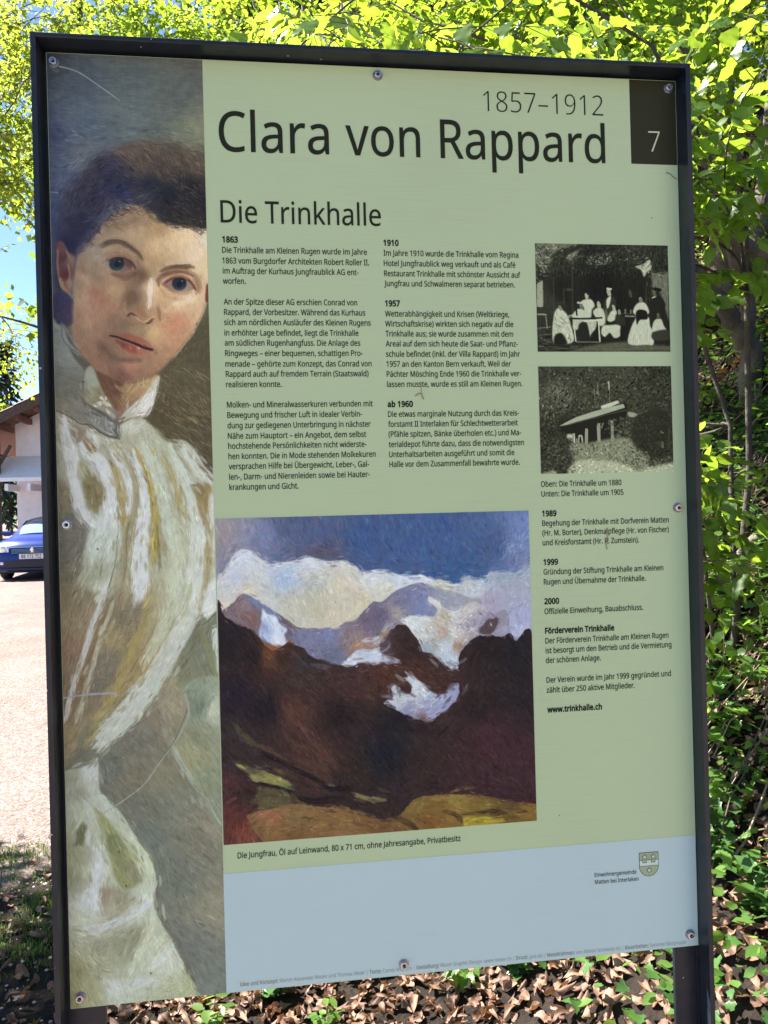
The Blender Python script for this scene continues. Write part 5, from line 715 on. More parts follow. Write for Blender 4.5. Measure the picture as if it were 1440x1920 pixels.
'c': (385,[[241,-8,187,-2,139,15,112,34,88,58,69,87,55,123,47,165,44,213,47,262,56,305,71,342,90,372,114,396,142,415,191,432,245,438,278,436,309,431,336,424,358,415,337,356,292,370,267,374,244,376,204,371,172,358,148,335,131,303,120,263,117,213,120,166,131,126,148,94,172,71,202,58,240,53,273,55,302,60,328,68,351,78,351,15,328,5,304,-2,275,-7]]),
'd': (493,[[221,-8,171,-2,128,17,92,48,65,91,49,146,44,214,49,282,66,338,93,381,128,413,171,432,221,438,253,436,280,429,303,420,323,407,340,391,354,374,359,374,356,405,354,438,354,609,425,609,425,0,368,0,358,58,354,58,340,40,323,24,303,11,279,1,252,-6],[232,51,273,55,305,67,328,88,343,117,352,154,355,200,355,213,352,263,343,304,329,336,306,360,274,375,231,379,196,374,168,359,146,334,130,300,120,260,117,213,120,165,130,125,146,93,168,69,197,55]]),
'e': (452,[[234,438,286,432,329,414,364,385,390,346,406,299,411,244,411,201,117,201,122,157,134,119,154,90,181,69,215,56,254,52,293,54,327,60,359,69,392,82,392,20,359,8,327,-1,292,-6,251,-8,194,-2,143,17,114,36,90,61,70,91,56,126,47,167,44,212,50,277,68,333,96,378,134,411,181,431],[233,380,202,377,175,366,154,348,137,323,125,293,119,257,338,257,335,292,326,322,312,346,292,364,266,376]]),
'f': (276,[[266,375,158,375,158,0,87,0,87,375,12,375,12,408,87,432,87,457,92,507,104,547,124,577,152,597,186,609,227,613,252,612,274,609,310,599,292,544,262,552,245,555,228,556,197,550,175,532,162,502,158,458,158,430,266,430]]),
'g': (493,[[221,438,261,434,297,422,329,402,355,373,359,373,369,430,425,430,425,-7,420,-63,404,-109,378,-146,341,-172,293,-187,233,-192,188,-191,147,-186,110,-177,78,-165,78,-100,111,-114,149,-125,191,-132,237,-134,271,-130,300,-119,324,-101,341,-77,352,-48,355,-13,355,4,356,32,358,57,354,57,329,28,299,8,263,-4,221,-8,170,-2,126,18,91,51,65,95,49,149,44,214,49,278,65,332,91,377,126,411,169,431],[230,379,197,374,169,359,147,336,130,303,120,262,117,213,120,165,130,124,146,92,169,68,197,54,232,50,262,52,288,58,309,69,326,85,340,105,349,131,354,161,356,197,356,214,353,267,343,309,326,340,302,362,270,374]]),
'h': (496,[[139,431,138,399,135,370,140,370,155,391,174,407,196,420,221,429,247,435,273,437,321,433,360,421,391,400,413,370,426,330,431,280,431,0,361,0,361,275,355,321,338,353,319,367,295,376,265,379,222,374,189,360,166,338,150,308,142,269,139,222,139,0,68,0,68,609,139,609]]),
'i': (207,[[139,430,139,0,68,0,68,430],[104,591,119,588,133,580,142,566,145,546,142,526,133,512,119,504,104,501,88,504,75,512,66,526,63,546,66,566,75,580,88,588]]),
'j': (207,[[18,-192,-1,-192,-18,-190,-44,-183,-44,-126,-19,-132,9,-134,32,-130,51,-120,64,-100,68,-67,68,430,139,430,139,-64,136,-101,126,-133,110,-159,87,-177,56,-189],[63,546,66,566,75,580,88,588,104,591,119,588,133,580,142,566,145,546,142,526,133,512,119,504,104,501,88,504,75,512,66,526]]),
'k': (428,[[138,291,137,257,135,221,138,221,152,240,172,264,189,285,326,430,409,430,235,246,421,0,336,0,187,200,138,158,138,0,68,0,68,609,138,609]]),
'l': (207,[[139,0,68,0,68,609,139,609]]),
'm': (750,[[540,438,584,434,621,421,649,401,669,371,681,330,685,280,685,0,615,0,615,277,610,321,594,353,577,367,555,376,528,379,490,374,460,362,438,342,423,315,414,280,411,237,411,0,342,0,342,277,339,308,332,333,320,353,303,367,281,376,253,379,215,374,185,360,164,338,150,308,141,269,139,223,139,0,68,0,68,430,125,430,136,371,140,371,155,392,173,409,194,422,217,431,241,436,266,438,312,433,349,420,378,398,398,366,402,366,427,398,461,420,499,433]]),
'n': (496,[[275,438,322,434,361,421,391,401,413,371,426,330,431,280,431,0,361,0,361,275,355,321,338,353,319,367,295,376,265,379,222,374,189,361,166,338,151,308,142,269,139,223,139,0,68,0,68,430,125,430,136,371,140,371,156,392,175,409,198,422,222,431,248,436]]),
'o': (485,[[442,216,438,165,428,121,411,82,388,51,359,25,324,7,285,-4,241,-8,200,-4,163,7,129,25,100,51,77,82,59,121,48,165,44,216,50,282,68,336,87,367,110,392,137,412,186,431,244,438,299,431,347,412,387,380,417,336,436,282],[117,216,120,169,130,128,147,95,172,71,203,56,243,51,282,56,314,71,339,95,356,128,366,169,369,216,365,263,355,303,338,335,314,359,282,374,242,379,202,374,171,359,147,335,130,303,120,263]]),
'p': (493,[[273,438,322,432,365,413,401,383,428,339,444,284,449,216,444,148,427,93,401,49,365,17,322,-2,272,-8,241,-6,213,1,190,11,170,24,153,38,139,55,134,55,137,20,139,-16,139,-192,68,-192,68,430,126,430,136,371,139,371,153,389,170,405,189,419,213,429,240,436],[260,379,221,374,190,362,167,342,152,313,142,275,139,229,139,216,142,167,150,126,165,93,188,70,220,55,261,51,297,56,326,72,348,98,364,131,373,171,376,217,373,262,363,302,348,334,325,359,296,374]]),
'q': (493,[[354,-9,355,25,358,58,354,58,332,32,303,11,266,-3,219,-8,170,-2,128,17,93,48,66,91,49,146,44,214,50,282,67,338,93,381,129,413,172,432,221,438,267,433,304,419,333,397,355,371,358,371,369,430,425,430,425,-192,354,-192],[233,51,272,55,304,67,327,87,342,116,352,153,355,199,355,213,352,263,343,305,328,337,305,361,273,375,231,379,196,374,167,359,145,334,130,300,120,260,117,213,120,165,130,126,146,93,168,70,197,55]]),
'r': (331,[[269,438,295,437,319,433,310,368,287,372,264,374,240,371,217,363,195,351,176,334,161,313,149,289,141,261,139,229,139,0,68,0,68,430,126,430,134,351,137,351,152,374,170,395,191,413,214,426,240,435]]),
's': (384,[[348,119,343,80,327,49,302,24,268,6,226,-4,176,-8,135,-6,99,-1,68,8,42,19,42,83,70,71,104,60,141,52,178,49,224,53,256,66,274,86,280,112,278,128,271,141,259,154,239,167,212,180,174,196,135,212,103,228,76,245,57,266,45,292,41,324,46,358,61,386,85,408,118,425,157,435,202,438,240,436,275,430,308,421,339,409,315,353,287,363,258,372,228,378,197,380,159,377,131,366,114,350,108,328,111,312,119,298,133,286,154,274,182,261,219,246,257,231,289,215,314,197,333,176,344,150]]),
't': (289,[[212,50,245,53,272,59,272,5,258,0,240,-4,219,-7,200,-8,167,-5,138,4,112,20,91,44,78,79,74,125,74,375,13,375,13,409,75,437,103,528,144,528,144,430,269,430,269,375,144,375,144,127,149,93,163,69,185,54]]),
'u': (496,[[427,430,427,0,370,0,359,57,356,57,340,36,321,20,298,8,273,-1,247,-6,220,-8,173,-4,134,8,103,29,81,59,68,99,63,148,63,430,135,430,135,153,141,108,158,76,176,62,200,53,230,51,273,55,306,69,330,91,345,121,354,160,357,206,357,430]]),
'v': (407,[[163,0,0,430,75,430,167,176,180,137,193,96,201,63,204,63,214,96,227,138,241,176,332,430,407,430,244,0]]),
'w': (630,[[346,243,336,276,328,308,321,335,316,357,313,357,308,335,302,307,294,275,284,242,207,1,127,1,9,431,82,431,141,201,153,154,163,109,169,73,172,73,178,97,185,128,193,160,201,188,277,431,354,431,428,188,440,149,451,109,457,74,460,74,466,108,477,153,489,201,549,431,621,431,502,1,419,1]]),
'x': (424,[[170,220,22,430,102,430,213,268,322,430,402,430,253,220,410,0,330,0,213,172,94,0,14,0]]),
'y': (409,[[1,430,76,430,169,185,184,144,196,105,205,68,209,68,224,121,245,186,333,430,409,430,224,-59,207,-97,188,-130,165,-156,138,-176,106,-188,67,-192,34,-190,9,-186,9,-130,30,-133,56,-135,79,-132,99,-126,116,-114,130,-99,142,-80,152,-59,174,-2]]),
'z': (377,[[346,0,31,0,31,47,262,375,45,375,45,430,340,430,340,377,112,55,346,55]]),
'|': (442,[[192,609,250,609,250,-193,192,-193]]),
'Ä': (512,[[437,0,368,177,141,177,73,0,0,0,224,575,289,575,512,0],[282,415,274,438,263,473,255,500,247,468,238,438,230,415,165,241,346,241],[143,689,146,707,154,719,166,726,180,728,195,726,207,719,215,707,218,689,215,671,207,659,195,651,180,649,166,651,154,659,146,671],[294,689,296,707,304,719,316,726,330,728,345,726,357,719,365,707,368,689,365,671,357,659,345,651,330,649,316,651,304,659,296,671]]),
'Ö': (626,[[577,287,573,224,561,166,540,116,510,73,473,38,428,13,375,-3,314,-8,251,-3,196,13,151,39,114,73,85,116,65,167,53,224,49,288,52,344,62,396,78,442,100,482,130,517,166,545,208,565,258,577,314,581,369,577,417,565,459,545,495,517,524,483,547,442,564,396,574,344],[125,287,130,220,145,163,161,131,182,104,207,83,238,67,273,58,314,55,354,58,390,67,420,83,445,104,465,131,481,163,496,220,501,287,496,354,481,411,456,457,421,491,373,511,314,518,274,515,238,506,207,490,182,469,161,443,145,411,130,354],[201,689,204,707,213,719,225,726,239,728,253,726,265,719,274,707,277,689,274,671,265,659,253,651,239,649,225,651,213,659,204,671],[352,689,355,707,363,719,375,726,389,728,403,726,415,719,424,707,427,689,424,671,415,659,403,651,389,649,375,651,363,659,355,671]]),
'Ü': (586,[[513,202,507,146,489,95,470,65,446,40,416,20,380,4,338,-5,290,-8,225,-2,171,18,128,50,97,93,78,144,72,204,72,573,144,573,144,201,148,158,161,122,182,93,211,72,248,59,294,55,342,59,379,73,407,96,427,126,438,161,442,202,442,573,513,573],[181,689,184,707,192,719,205,726,219,728,233,726,245,719,254,707,257,689,254,671,245,659,233,651,219,649,205,651,192,659,184,671],[332,689,335,707,343,719,355,726,369,728,383,726,395,719,404,707,407,689,404,671,395,659,383,651,369,649,355,651,343,659,335,671]]),
'ä': (450,[[231,437,279,433,318,422,347,403,368,375,381,338,385,293,385,0,334,0,320,61,317,61,298,40,279,22,258,9,234,-1,206,-6,172,-8,136,-5,103,6,75,23,55,48,41,80,37,119,43,159,59,192,87,219,127,238,179,251,243,257,316,259,316,285,313,317,306,342,293,359,265,375,227,380,194,378,163,370,133,359,106,347,84,400,115,414,151,426,190,434],[252,208,184,200,141,182,124,165,113,144,110,119,115,87,132,66,157,53,188,49,223,52,253,62,279,79,299,103,311,134,315,172,315,210],[113,546,116,564,124,576,137,583,151,585,165,583,177,576,186,564,188,546,186,529,177,516,165,509,151,506,137,509,124,516,116,529],[264,546,267,564,275,576,287,583,301,585,315,583,327,576,336,564,338,546,336,529,327,516,315,509,301,506,287,509,275,516,267,529]]),
'é': (452,[[234,438,286,432,329,414,364,385,390,346,406,299,411,244,411,201,117,201,122,157,134,119,154,90,181,69,215,56,254,52,293,54,327,60,359,69,392,82,392,20,359,8,327,-1,292,-6,251,-8,194,-2,143,17,114,36,90,61,70,91,56,126,47,167,44,212,50,277,68,333,96,378,134,411,181,431],[233,380,202,377,175,366,154,348,137,323,125,293,119,257,338,257,335,292,326,322,312,346,292,364,266,376],[347,606,326,579,296,546,263,513,233,486,186,486,186,496,212,532,240,575,262,614,347,614]]),
'ö': (485,[[442,216,438,165,428,121,411,82,388,51,359,25,324,7,285,-4,241,-8,200,-4,163,7,129,25,100,51,77,82,59,121,48,165,44,216,50,282,68,336,87,367,110,392,137,412,186,431,244,438,299,431,347,412,387,380,417,336,436,282],[117,216,120,169,130,128,147,95,172,71,203,56,243,51,282,56,314,71,339,95,356,128,366,169,369,216,365,263,355,303,338,335,314,359,282,374,242,379,202,374,171,359,147,335,130,303,120,263],[131,546,134,564,142,576,154,583,168,585,183,583,195,576,203,564,206,546,203,529,195,516,183,509,168,506,154,509,142,516,134,529],[281,546,284,564,292,576,304,583,318,585,333,583,345,576,353,564,356,546,353,529,345,516,333,509,318,506,304,509,292,516,284,529]]),
'ü': (496,[[427,430,427,0,370,0,359,57,356,57,340,36,321,20,298,8,273,-1,247,-6,220,-8,173,-4,134,8,103,29,81,59,68,99,63,148,63,430,135,430,135,153,141,108,158,76,176,62,200,53,230,51,273,55,306,69,330,91,345,121,354,160,357,206,357,430],[136,546,138,564,147,576,159,583,173,585,187,583,200,576,208,564,211,546,208,529,200,516,187,509,173,506,159,509,147,516,138,529],[286,546,289,564,297,576,309,583,323,585,337,583,350,576,358,564,361,546,358,529,350,516,337,509,323,506,309,509,297,516,289,529]]),
'–': (401,[[32,184,32,246,369,246,369,184]]),
}
# ---------------------------------------------------------------- painter (prints on the board are flat artwork)
def _blur(a, s):
    if s < 0.35: return a
    r = max(1, int(s * 2.6)); k = np.exp(-0.5 * (np.arange(-r, r + 1) / s) ** 2); k /= k.sum()
    for ax in (0, 1):
        n = a.shape[ax]; pad = [(r, r) if i == ax else (0, 0) for i in range(a.ndim)]
        p = np.pad(a, pad, mode='edge'); o = np.zeros_like(a)
        for i, w in enumerate(k):
            o += w * (p[i:i + n] if ax == 0 else p[:, i:i + n])
        a = o
    return a
def _smooth(pts, closed):
    p = np.array(pts, float); n = len(p)
    if n < 3: return p
    out = []
    rng = range(n) if closed else range(n - 1)
    for i in rng:
        if closed: a, b, c, d = p[(i - 1) % n], p[i], p[(i + 1) % n], p[(i + 2) % n]
        else: a, b, c, d = p[max(i - 1, 0)], p[i], p[i + 1], p[min(i + 2, n - 1)]
        for t in (0, .25, .5, .75):
            out.append(.5 * (2 * b + (c - a) * t + (2 * a - 5 * b + 4 * c - d) * t * t + (3 * b - a - 3 * c + d) * t ** 3))
    if not closed: out.append(p[-1])
    return np.array(out)
_NT = np.random.RandomState(5).rand(512, 512).astype(np.float32)
def _noise(x, y):
    xi = np.floor(x).astype(int); yi = np.floor(y).astype(int); fx = x - xi; fy = y - yi
    fx = fx * fx * (3 - 2 * fx); fy = fy * fy * (3 - 2 * fy)
    g = lambda a, b: _NT[b & 511, a & 511]
    return (g(xi, yi) * (1 - fx) + g(xi + 1, yi) * fx) * (1 - fy) + (g(xi, yi + 1) * (1 - fx) + g(xi + 1, yi + 1) * fx) * fy
def paint(box, ppm, ops, kind):
    c = Canvas(*box, ppm)
    for o in ops:
        if o[0] == 'p': c.poly(o[1], o[2], o[3], o[4], bool(o[5]), o[6], o[7], o[8])
        elif o[0] == 's': c.stroke(o[1], o[2], o[3], o[4], o[5], o[6])
        elif o[0] == 't': c.scatter(*o[1:])
        elif o[0] == 'd': c.dabs(*o[1:])
    if kind == 'photo': c.grain(12)
    else: c.finish(5, 80)
    return c
class Canvas:
    """sRGB picture; coordinates are tenths of a millimetre on the board (x right, y down)"""
    def __init__(s, x0, y0, x1, y1, ppm):
        s.x0, s.y0, s.k = x0, y0, ppm / 10.0
        s.w = int(round((x1 - x0) * s.k)); s.h = int(round((y1 - y0) * s.k))
        s.a = np.zeros((s.h, s.w, 3), np.float32)
    def tp(s, pts): return (np.array(pts, float) - (s.x0, s.y0)) * s.k
    def box(s, p, m):
        lo = np.floor(p.min(0) - m).astype(int); hi = np.ceil(p.max(0) + m).astype(int) + 1
        x0, y0 = max(lo[0], 0), max(lo[1], 0); x1, y1 = min(hi[0], s.w), min(hi[1], s.h)
        return (x0, y0, x1, y1) if x1 > x0 and y1 > y0 else None
    def field(s, cols, X, Y):
        if not isinstance(cols[0], (list, tuple)): return np.array(cols, np.float32)[None, None]
        q = np.array([(c[0], c[1]) for c in cols], float); q = (q - (s.x0, s.y0)) * s.k
        c = np.array([c[2:5] for c in cols], float)
        st = 4; xs = X[::st, ::st]; ys = Y[::st, ::st]
        w = 1.0 / (((xs[..., None] - q[:, 0]) ** 2 + (ys[..., None] - q[:, 1]) ** 2) ** 1.35 + 30.0)
        f = (w[..., None] * c).sum(2) / w.sum(2)[..., None]
        f = np.repeat(np.repeat(f, st, 0), st, 1)[:X.shape[0], :X.shape[1]]
        return _blur(f.astype(np.float32), 2.5)
    def streak(s, X, Y, ang, amp, fine=1.0):
        c, n = math.cos(ang), math.sin(ang)
        u = X * c + Y * n; v = -X * n + Y * c
        wob = _noise(u * .02 + 7, v * .03) * 6
        t = _noise(u * .035 * fine + 3, (v + wob) * .55 * fine) * .6 + _noise(u * .09 * fine, (v + wob) * 1.1 * fine) * .4
        return (t - .5) * 2 * amp
    def dabs(s, n, ln, wd, jit, seed=1, box=None, al=.75, shift=.5, hue=.35):
        """n short brush touches that follow the forms, each loaded with the colour found near it"""
        rs = np.random.RandomState(seed); K = s.k * 10; L, W = ln * K, wd * K; g = _blur(s.a.mean(2), 1.5); sp = 3
        gy, gx = np.gradient(g[::sp, ::sp]); sg = max(2.0, L * .8 / sp); jx, jy, jz = (_blur(v, sg) for v in (gx * gx, gy * gy, gx * gy))
        TH = .5 * np.arctan2(2 * jz, jx - jy) + math.pi / 2; CO = np.hypot(jx - jy, 2 * jz) / (jx + jy + .02)
        x0, y0, x1, y1 = box if box else (0, 0, 1, 1)
        x0, x1, y0, y1 = x0 * s.w, x1 * s.w, y0 * s.h, y1 * s.h; R = int(L * .75 + 2); st = []
        q = np.arange(-R, R + 1) + .0; QX, QY = np.meshgrid(q, q)
        for a in range(24):
            c, d = math.cos(a * math.pi / 24), math.sin(a * math.pi / 24); u = QX * c + QY * d; v = -QX * d + QY * c + .10 * u * u / max(L, 1) * (1 if a % 2 else -1)
            row = []
            for k in range(3):
                b = _noise(v * 1.3 + 17 * k + 40, u * .12 + 9 * a); m = np.clip(1.35 - (np.abs(u) / (L * .5)) ** 2.5 - (np.abs(v) / (W * .5)) ** 2.2, 0, 1) * np.clip(.35 + b * 1.1, 0, 1); row.append(m.astype(np.float32))
            st.append(row)
        src = s.a.copy()
        for _ in range(n):
            x, y = int(rs.uniform(x0, x1)), int(rs.uniform(y0, y1)); xc, yc = min(max(x, 0), s.w - 1), min(max(y, 0), s.h - 1)
            ty, tx = min(yc // sp, TH.shape[0] - 1), min(xc // sp, TH.shape[1] - 1); th = TH[ty, tx] + rs.randn() * .9 * (1 - CO[ty, tx]) ** 2
            a = int(round((th + rs.randn() * .14) / math.pi * 24)) % 24; m = st[a][rs.randint(3)] * (al * rs.uniform(.6, 1))
            sx = min(max(int(x + rs.randn() * L * shift), 0), s.w - 1); sy = min(max(int(y + rs.randn() * L * shift), 0), s.h - 1)
            lc = src[sy, sx]; jj = jit * (1.15 - .0036 * float(lc.mean())); col = lc * (1 + rs.randn() * jj) + rs.randn(3) * jit * 40 * hue
            xa, ya = max(x - R, 0), max(y - R, 0); xb, yb = min(x + R + 1, s.w), min(y + R + 1, s.h)
            if xb <= xa or yb <= ya: continue
            mm = m[ya - y + R:yb - y + R, xa - x + R:xb - x + R, None]; s.a[ya:yb, xa:xb] += (col - s.a[ya:yb, xa:xb]) * mm
    def grain(s, amp, sc=.9):
        X, Y = np.meshgrid(np.arange(s.w) + .5, np.arange(s.h) + .5); g = (_noise(X * sc, Y * sc) + _noise(X * sc * 2.1 + 9, Y * sc * 2.1) - 1) * amp; s.a = s.a + g[..., None] * (.35 + s.a.mean(2) / 150)[..., None]
    def finish(s, amp=5, ang=80):
        X, Y = np.meshgrid(np.arange(s.w) + .5, np.arange(s.h) + .5)
        g = s.streak(X, Y, math.radians(ang), amp, 1.6) + (_noise(X * .5, Y * .5) - .5) * amp * 1.6 + (_noise(X * .09, Y * .09 + 40) - .5) * amp * 1.8
        s.a = s.a + (g * (0.45 + s.a.mean(2) / 190))[..., None]
    def poly(s, pts, cols, fe=1.0, al=1.0, sm=True, ang=None, amp=14, rough=0.0):
        p = s.tp(pts)
        if sm: p = _smooth(p, True)
        fe = fe * s.k * 10
        b = s.box(p, fe * 3 + rough * 3 + 2)
        if not b: return
        x0, y0, x1, y1 = b
        X, Y = np.meshgrid(np.arange(x0, x1) + .5, np.arange(y0, y1) + .5)
        Xr, Yr = X, Y
        if rough:
            Xr = X + (_noise(X * .12, Y * .12) - .5) * rough * 4 + (_noise(X * .4, Y * .4) - .5) * rough * 2
            Yr = Y + (_noise(X * .12 + 50, Y * .12) - .5) * rough * 4
        ins = np.zeros(X.shape, bool)
        q = np.roll(p, -1, 0)
        for (ax, ay), (bx, by) in zip(p, q):
            if ay == by: continue
            ya, yb = (ay, by) if ay < by else (by, ay)
            r0 = 0 if rough else max(int(ya - y0 - 2), 0); r1 = len(X) if rough else max(min(int(yb - y0 + 3), len(X)), 0)
            if r1 <= r0: continue
            xr, yr = Xr[r0:r1], Yr[r0:r1]
            ins[r0:r1] ^= ((yr > ay) != (yr > by)) & (xr < (bx - ax) * (yr - ay) / (by - ay) + ax)
        m = _blur(ins.astype(np.float32), max(fe, .5))[..., None] * al
        f = s.field(cols, X, Y)
        if ang is not None: f = f + s.streak(X, Y, math.radians(ang), amp)[..., None]
        s.a[y0:y1, x0:x1] = s.a[y0:y1, x0:x1] * (1 - m) + f * m
    def stroke(s, pts, wd, col, al=1.0, fe=0.5, br=.35, sm=True):
        """wd in mm: one value or (start, end)"""
        p = s.tp(pts)
        if sm: p = _smooth(p, False)
        K = s.k * 10; fe = max(fe * K, .4)
        w = np.linspace(wd[0], wd[1], len(p)) * K / 2 if isinstance(wd, (tuple, list)) else np.full(len(p), wd * K / 2)
        b = s.box(p, w.max() + fe * 2 + 2)
        if not b: return
        x0, y0, x1, y1 = b
        X, Y = np.meshgrid(np.arange(x0, x1) + .5, np.arange(y0, y1) + .5)
        D = np.full(X.shape, 1e9); SG = np.zeros(X.shape); L = np.zeros(X.shape); W = np.ones(X.shape); acc = 0
        for i in range(len(p) - 1):
            a, c = p[i], p[i + 1]; d = c - a; l = math.hypot(*d) + 1e-6; d = d / l
            px, py = X - a[0], Y - a[1]; t = np.clip(px * d[0] + py * d[1], 0, l)
            ex, ey = px - t * d[0], py - t * d[1]; dd = np.hypot(ex, ey)
            m = dd < D
            D = np.where(m, dd, D); SG = np.where(m, -px * d[1] + py * d[0], SG); L = np.where(m, acc + t, L)
            W = np.where(m, w[i] + (w[i + 1] - w[i]) * t / l, W); acc += l
        n = _noise(L * .03 + 9.3 + pts[0][0] * .1, SG * .9 + 77) * .6 + _noise(L * .1, SG * 1.7 + 31) * .4
        if br >= .2 and acc > 3 * w.max():                    # loaded brush: ragged tapering ends, dry edges
            e = np.minimum(L, acc - L) / (w.max() * 2.2 + 1e-6) + (n - .5) * .9
            W = W * np.clip(e + .25, .0, 1) ** .6 * (1 + (n - .5) * .55)
        m = np.clip((W + (n - .5) * fe * 1.5 - D) / fe + .5, 0, 1)
        m = m * m * (3 - 2 * m) * al
        m = (m * np.clip(1 - br * (n * 2 - .35), 0, 1))[..., None]
        f = np.array(col, np.float32)[None, None] + ((n - .5) * (38 if br >= .2 else 16))[..., None]
        s.a[y0:y1, x0:x1] = s.a[y0:y1, x0:x1] * (1 - m) + f * m
    def scatter(s, pts, n, ln, wd, cols, ang, spread=25, al=.7, seed=1, br=.2):
        """n short strokes inside a polygon, length ln and width wd in mm, direction ang in degrees"""
        rs = np.random.RandomState(seed); P = np.array(pts, float); lo, hi = P.min(0), P.max(0); q = np.roll(P, -1, 0); k = 0; tries = 0
        while k < n and tries < n * 20:
            tries += 1
            x, y = lo + rs.rand(2) * (hi - lo); ins = False
            for (ax, ay), (bx, by) in zip(P, q):
                if (y > ay) != (y > by) and x < (bx - ax) * (y - ay) / (by - ay) + ax: ins = not ins
            if not ins: continue
            k += 1
            a = math.radians(ang + rs.randn() * spread); L = ln * 10 * rs.uniform(.5, 1.3); c = cols[rs.randint(len(cols))]
            dx, dy = math.cos(a) * L / 2, math.sin(a) * L / 2; nx, ny = -dy * rs.uniform(-.25, .25), dx * rs.uniform(-.25, .25)
            s.stroke([(x - dx, y - dy), (x + nx, y + ny), (x + dx, y + dy)], (wd * rs.uniform(.5, 1.2), wd * .3), c, al * rs.uniform(.5, 1), .3, br, False)

# ---------------------------------------------------------------- terrain
def smooth_pos(d, k): return k * np.logaddexp(0, np.asarray(d, float) / k)
def gz(x, y):
    x, y = np.asarray(x, float), np.asarray(y, float)
    toe = .98 - .10 * (y - 1.2)
    bank = .80 * smooth_pos(x - toe, .16)
    bank = bank + .32 * smooth_pos(x - 2.0, .25)
    bank = np.where(bank > 9, 9 + (bank - 9) * .35, bank)
    und = .035 * np.sin(x * 1.7 + 1) * np.cos(y * 1.3) + .02 * np.sin(x * 4.1) * np.sin(y * 3.7 + 2)
    w = np.clip(bank * 1.2, .15, 1)
    yard = .0185 * smooth_pos(y - 1.5, .8)
    return yard + bank + und * w * (1 + 1.5 * np.clip(bank, 0, 2))
def edge_mix(x, y):
    """1 on the gravel yard, 0 on soil"""
    e = y - 2.72 - .22 * np.sin(x * 2.1 + .5) - .08 * np.sin(x * 7) - smooth_pos(x + .75, .2) * 1.3
    e2 = .35 - y + .12 * np.sin(x * 3.1) - smooth_pos(x - 1.3, .2)      # unseen gravel path before the board, added to bounce warm light onto it
    return np.clip(1 / (1 + np.exp(-np.clip(e / .09, -60, 60))) + 1 / (1 + np.exp(-np.clip(e2 / .07, -60, 60))), 0, 1)
def grid(x0, x1, y0, y1, n, m, f=gz):
    X, Y = np.meshgrid(np.linspace(x0, x1, n), np.linspace(y0, y1, m)); Zz = f(X, Y)
    V = np.stack([X, Y, Zz], -1).reshape(-1, 3); i = np.arange(n - 1)[None] + (np.arange(m - 1) * n)[:, None]; i = i.ravel()
    T = np.concatenate([np.stack([i, i + 1, i + n + 1], 1), np.stack([i, i + n + 1, i + n], 1)]); return V, T
xs = np.concatenate([-np.geomspace(400, 6.5, 26), np.linspace(-6, 6, 121), np.geomspace(6.5, 400, 26)])
ys = np.concatenate([-np.geomspace(300, 3.2, 20), np.linspace(-3, 8, 111), np.geomspace(8.4, 600, 40)])
X, Y = np.meshgrid(xs, ys); n, m_ = len(xs), len(ys)
V = np.stack([X, Y, gz(X, Y)], -1).reshape(-1, 3); i = (np.arange(n - 1)[None] + (np.arange(m_ - 1) * n)[:, None]).ravel()
T = np.concatenate([np.stack([i, i + 1, i + n + 1], 1), np.stack([i, i + n + 1, i + n], 1)])
mt, t, b = nt('woodland soil and gravel')
geo = coords(t, False); at = N(t, 'ShaderNodeAttribute', attribute_name='tint')
soil = ramp(t, noise(t, geo, 14, 8, .7), [(.3, (.006, .004, .003)), (.55, (.018, .012, .009)), (.75, (.042, .031, .024))])
peb = N(t, 'ShaderNodeTexVoronoi', i_Scale=75); t.links.new(geo, peb.inputs['Vector'])
grav = ramp(t, peb.outputs['Color'], [(0, (.11, .08, .07)), (.5, (.19, .145, .13)), (1, (.33, .27, .25))])
blot = ramp(t, noise(t, geo, 1.6, 5), [(.3, (.78, .74, .72)), (.7, (1, 1, 1))])
gm = N(t, 'ShaderNodeMix', data_type='RGBA', blend_type='MULTIPLY'); gm.inputs[0].default_value = 1; t.links.new(grav, gm.inputs[6]); t.links.new(blot, gm.inputs[7])
fa = N(t, 'ShaderNodeMath', operation='MULTIPLY_ADD'); t.links.new(noise(t, geo, 26, 5), fa.inputs[0]); fa.inputs[1].default_value = .9; t.links.new(at.outputs['Fac'], fa.inputs[2])
fr = N(t, 'ShaderNodeMapRange'); fr.inputs[1].default_value = .75; fr.inputs[2].default_value = 1.15; t.links.new(fa.outputs[0], fr.inputs[0])
t.links.new(mixc(t, fr.outputs[0], soil, gm.outputs[2]), b.inputs['Base Color']); b.inputs['Roughness'].default_value = .9; b.inputs['Specular IOR Level'].default_value = .2
bump(t, b, peb.outputs['Distance'], .006, .8)
mt.node_tree.nodes.active = b
tag(mesh_np('ground', V, T, mt, None, edge_mix(V[:, 0], V[:, 1]), True), 'woodland ground with dark soil, gravel yard and rising bank', kind='structure')

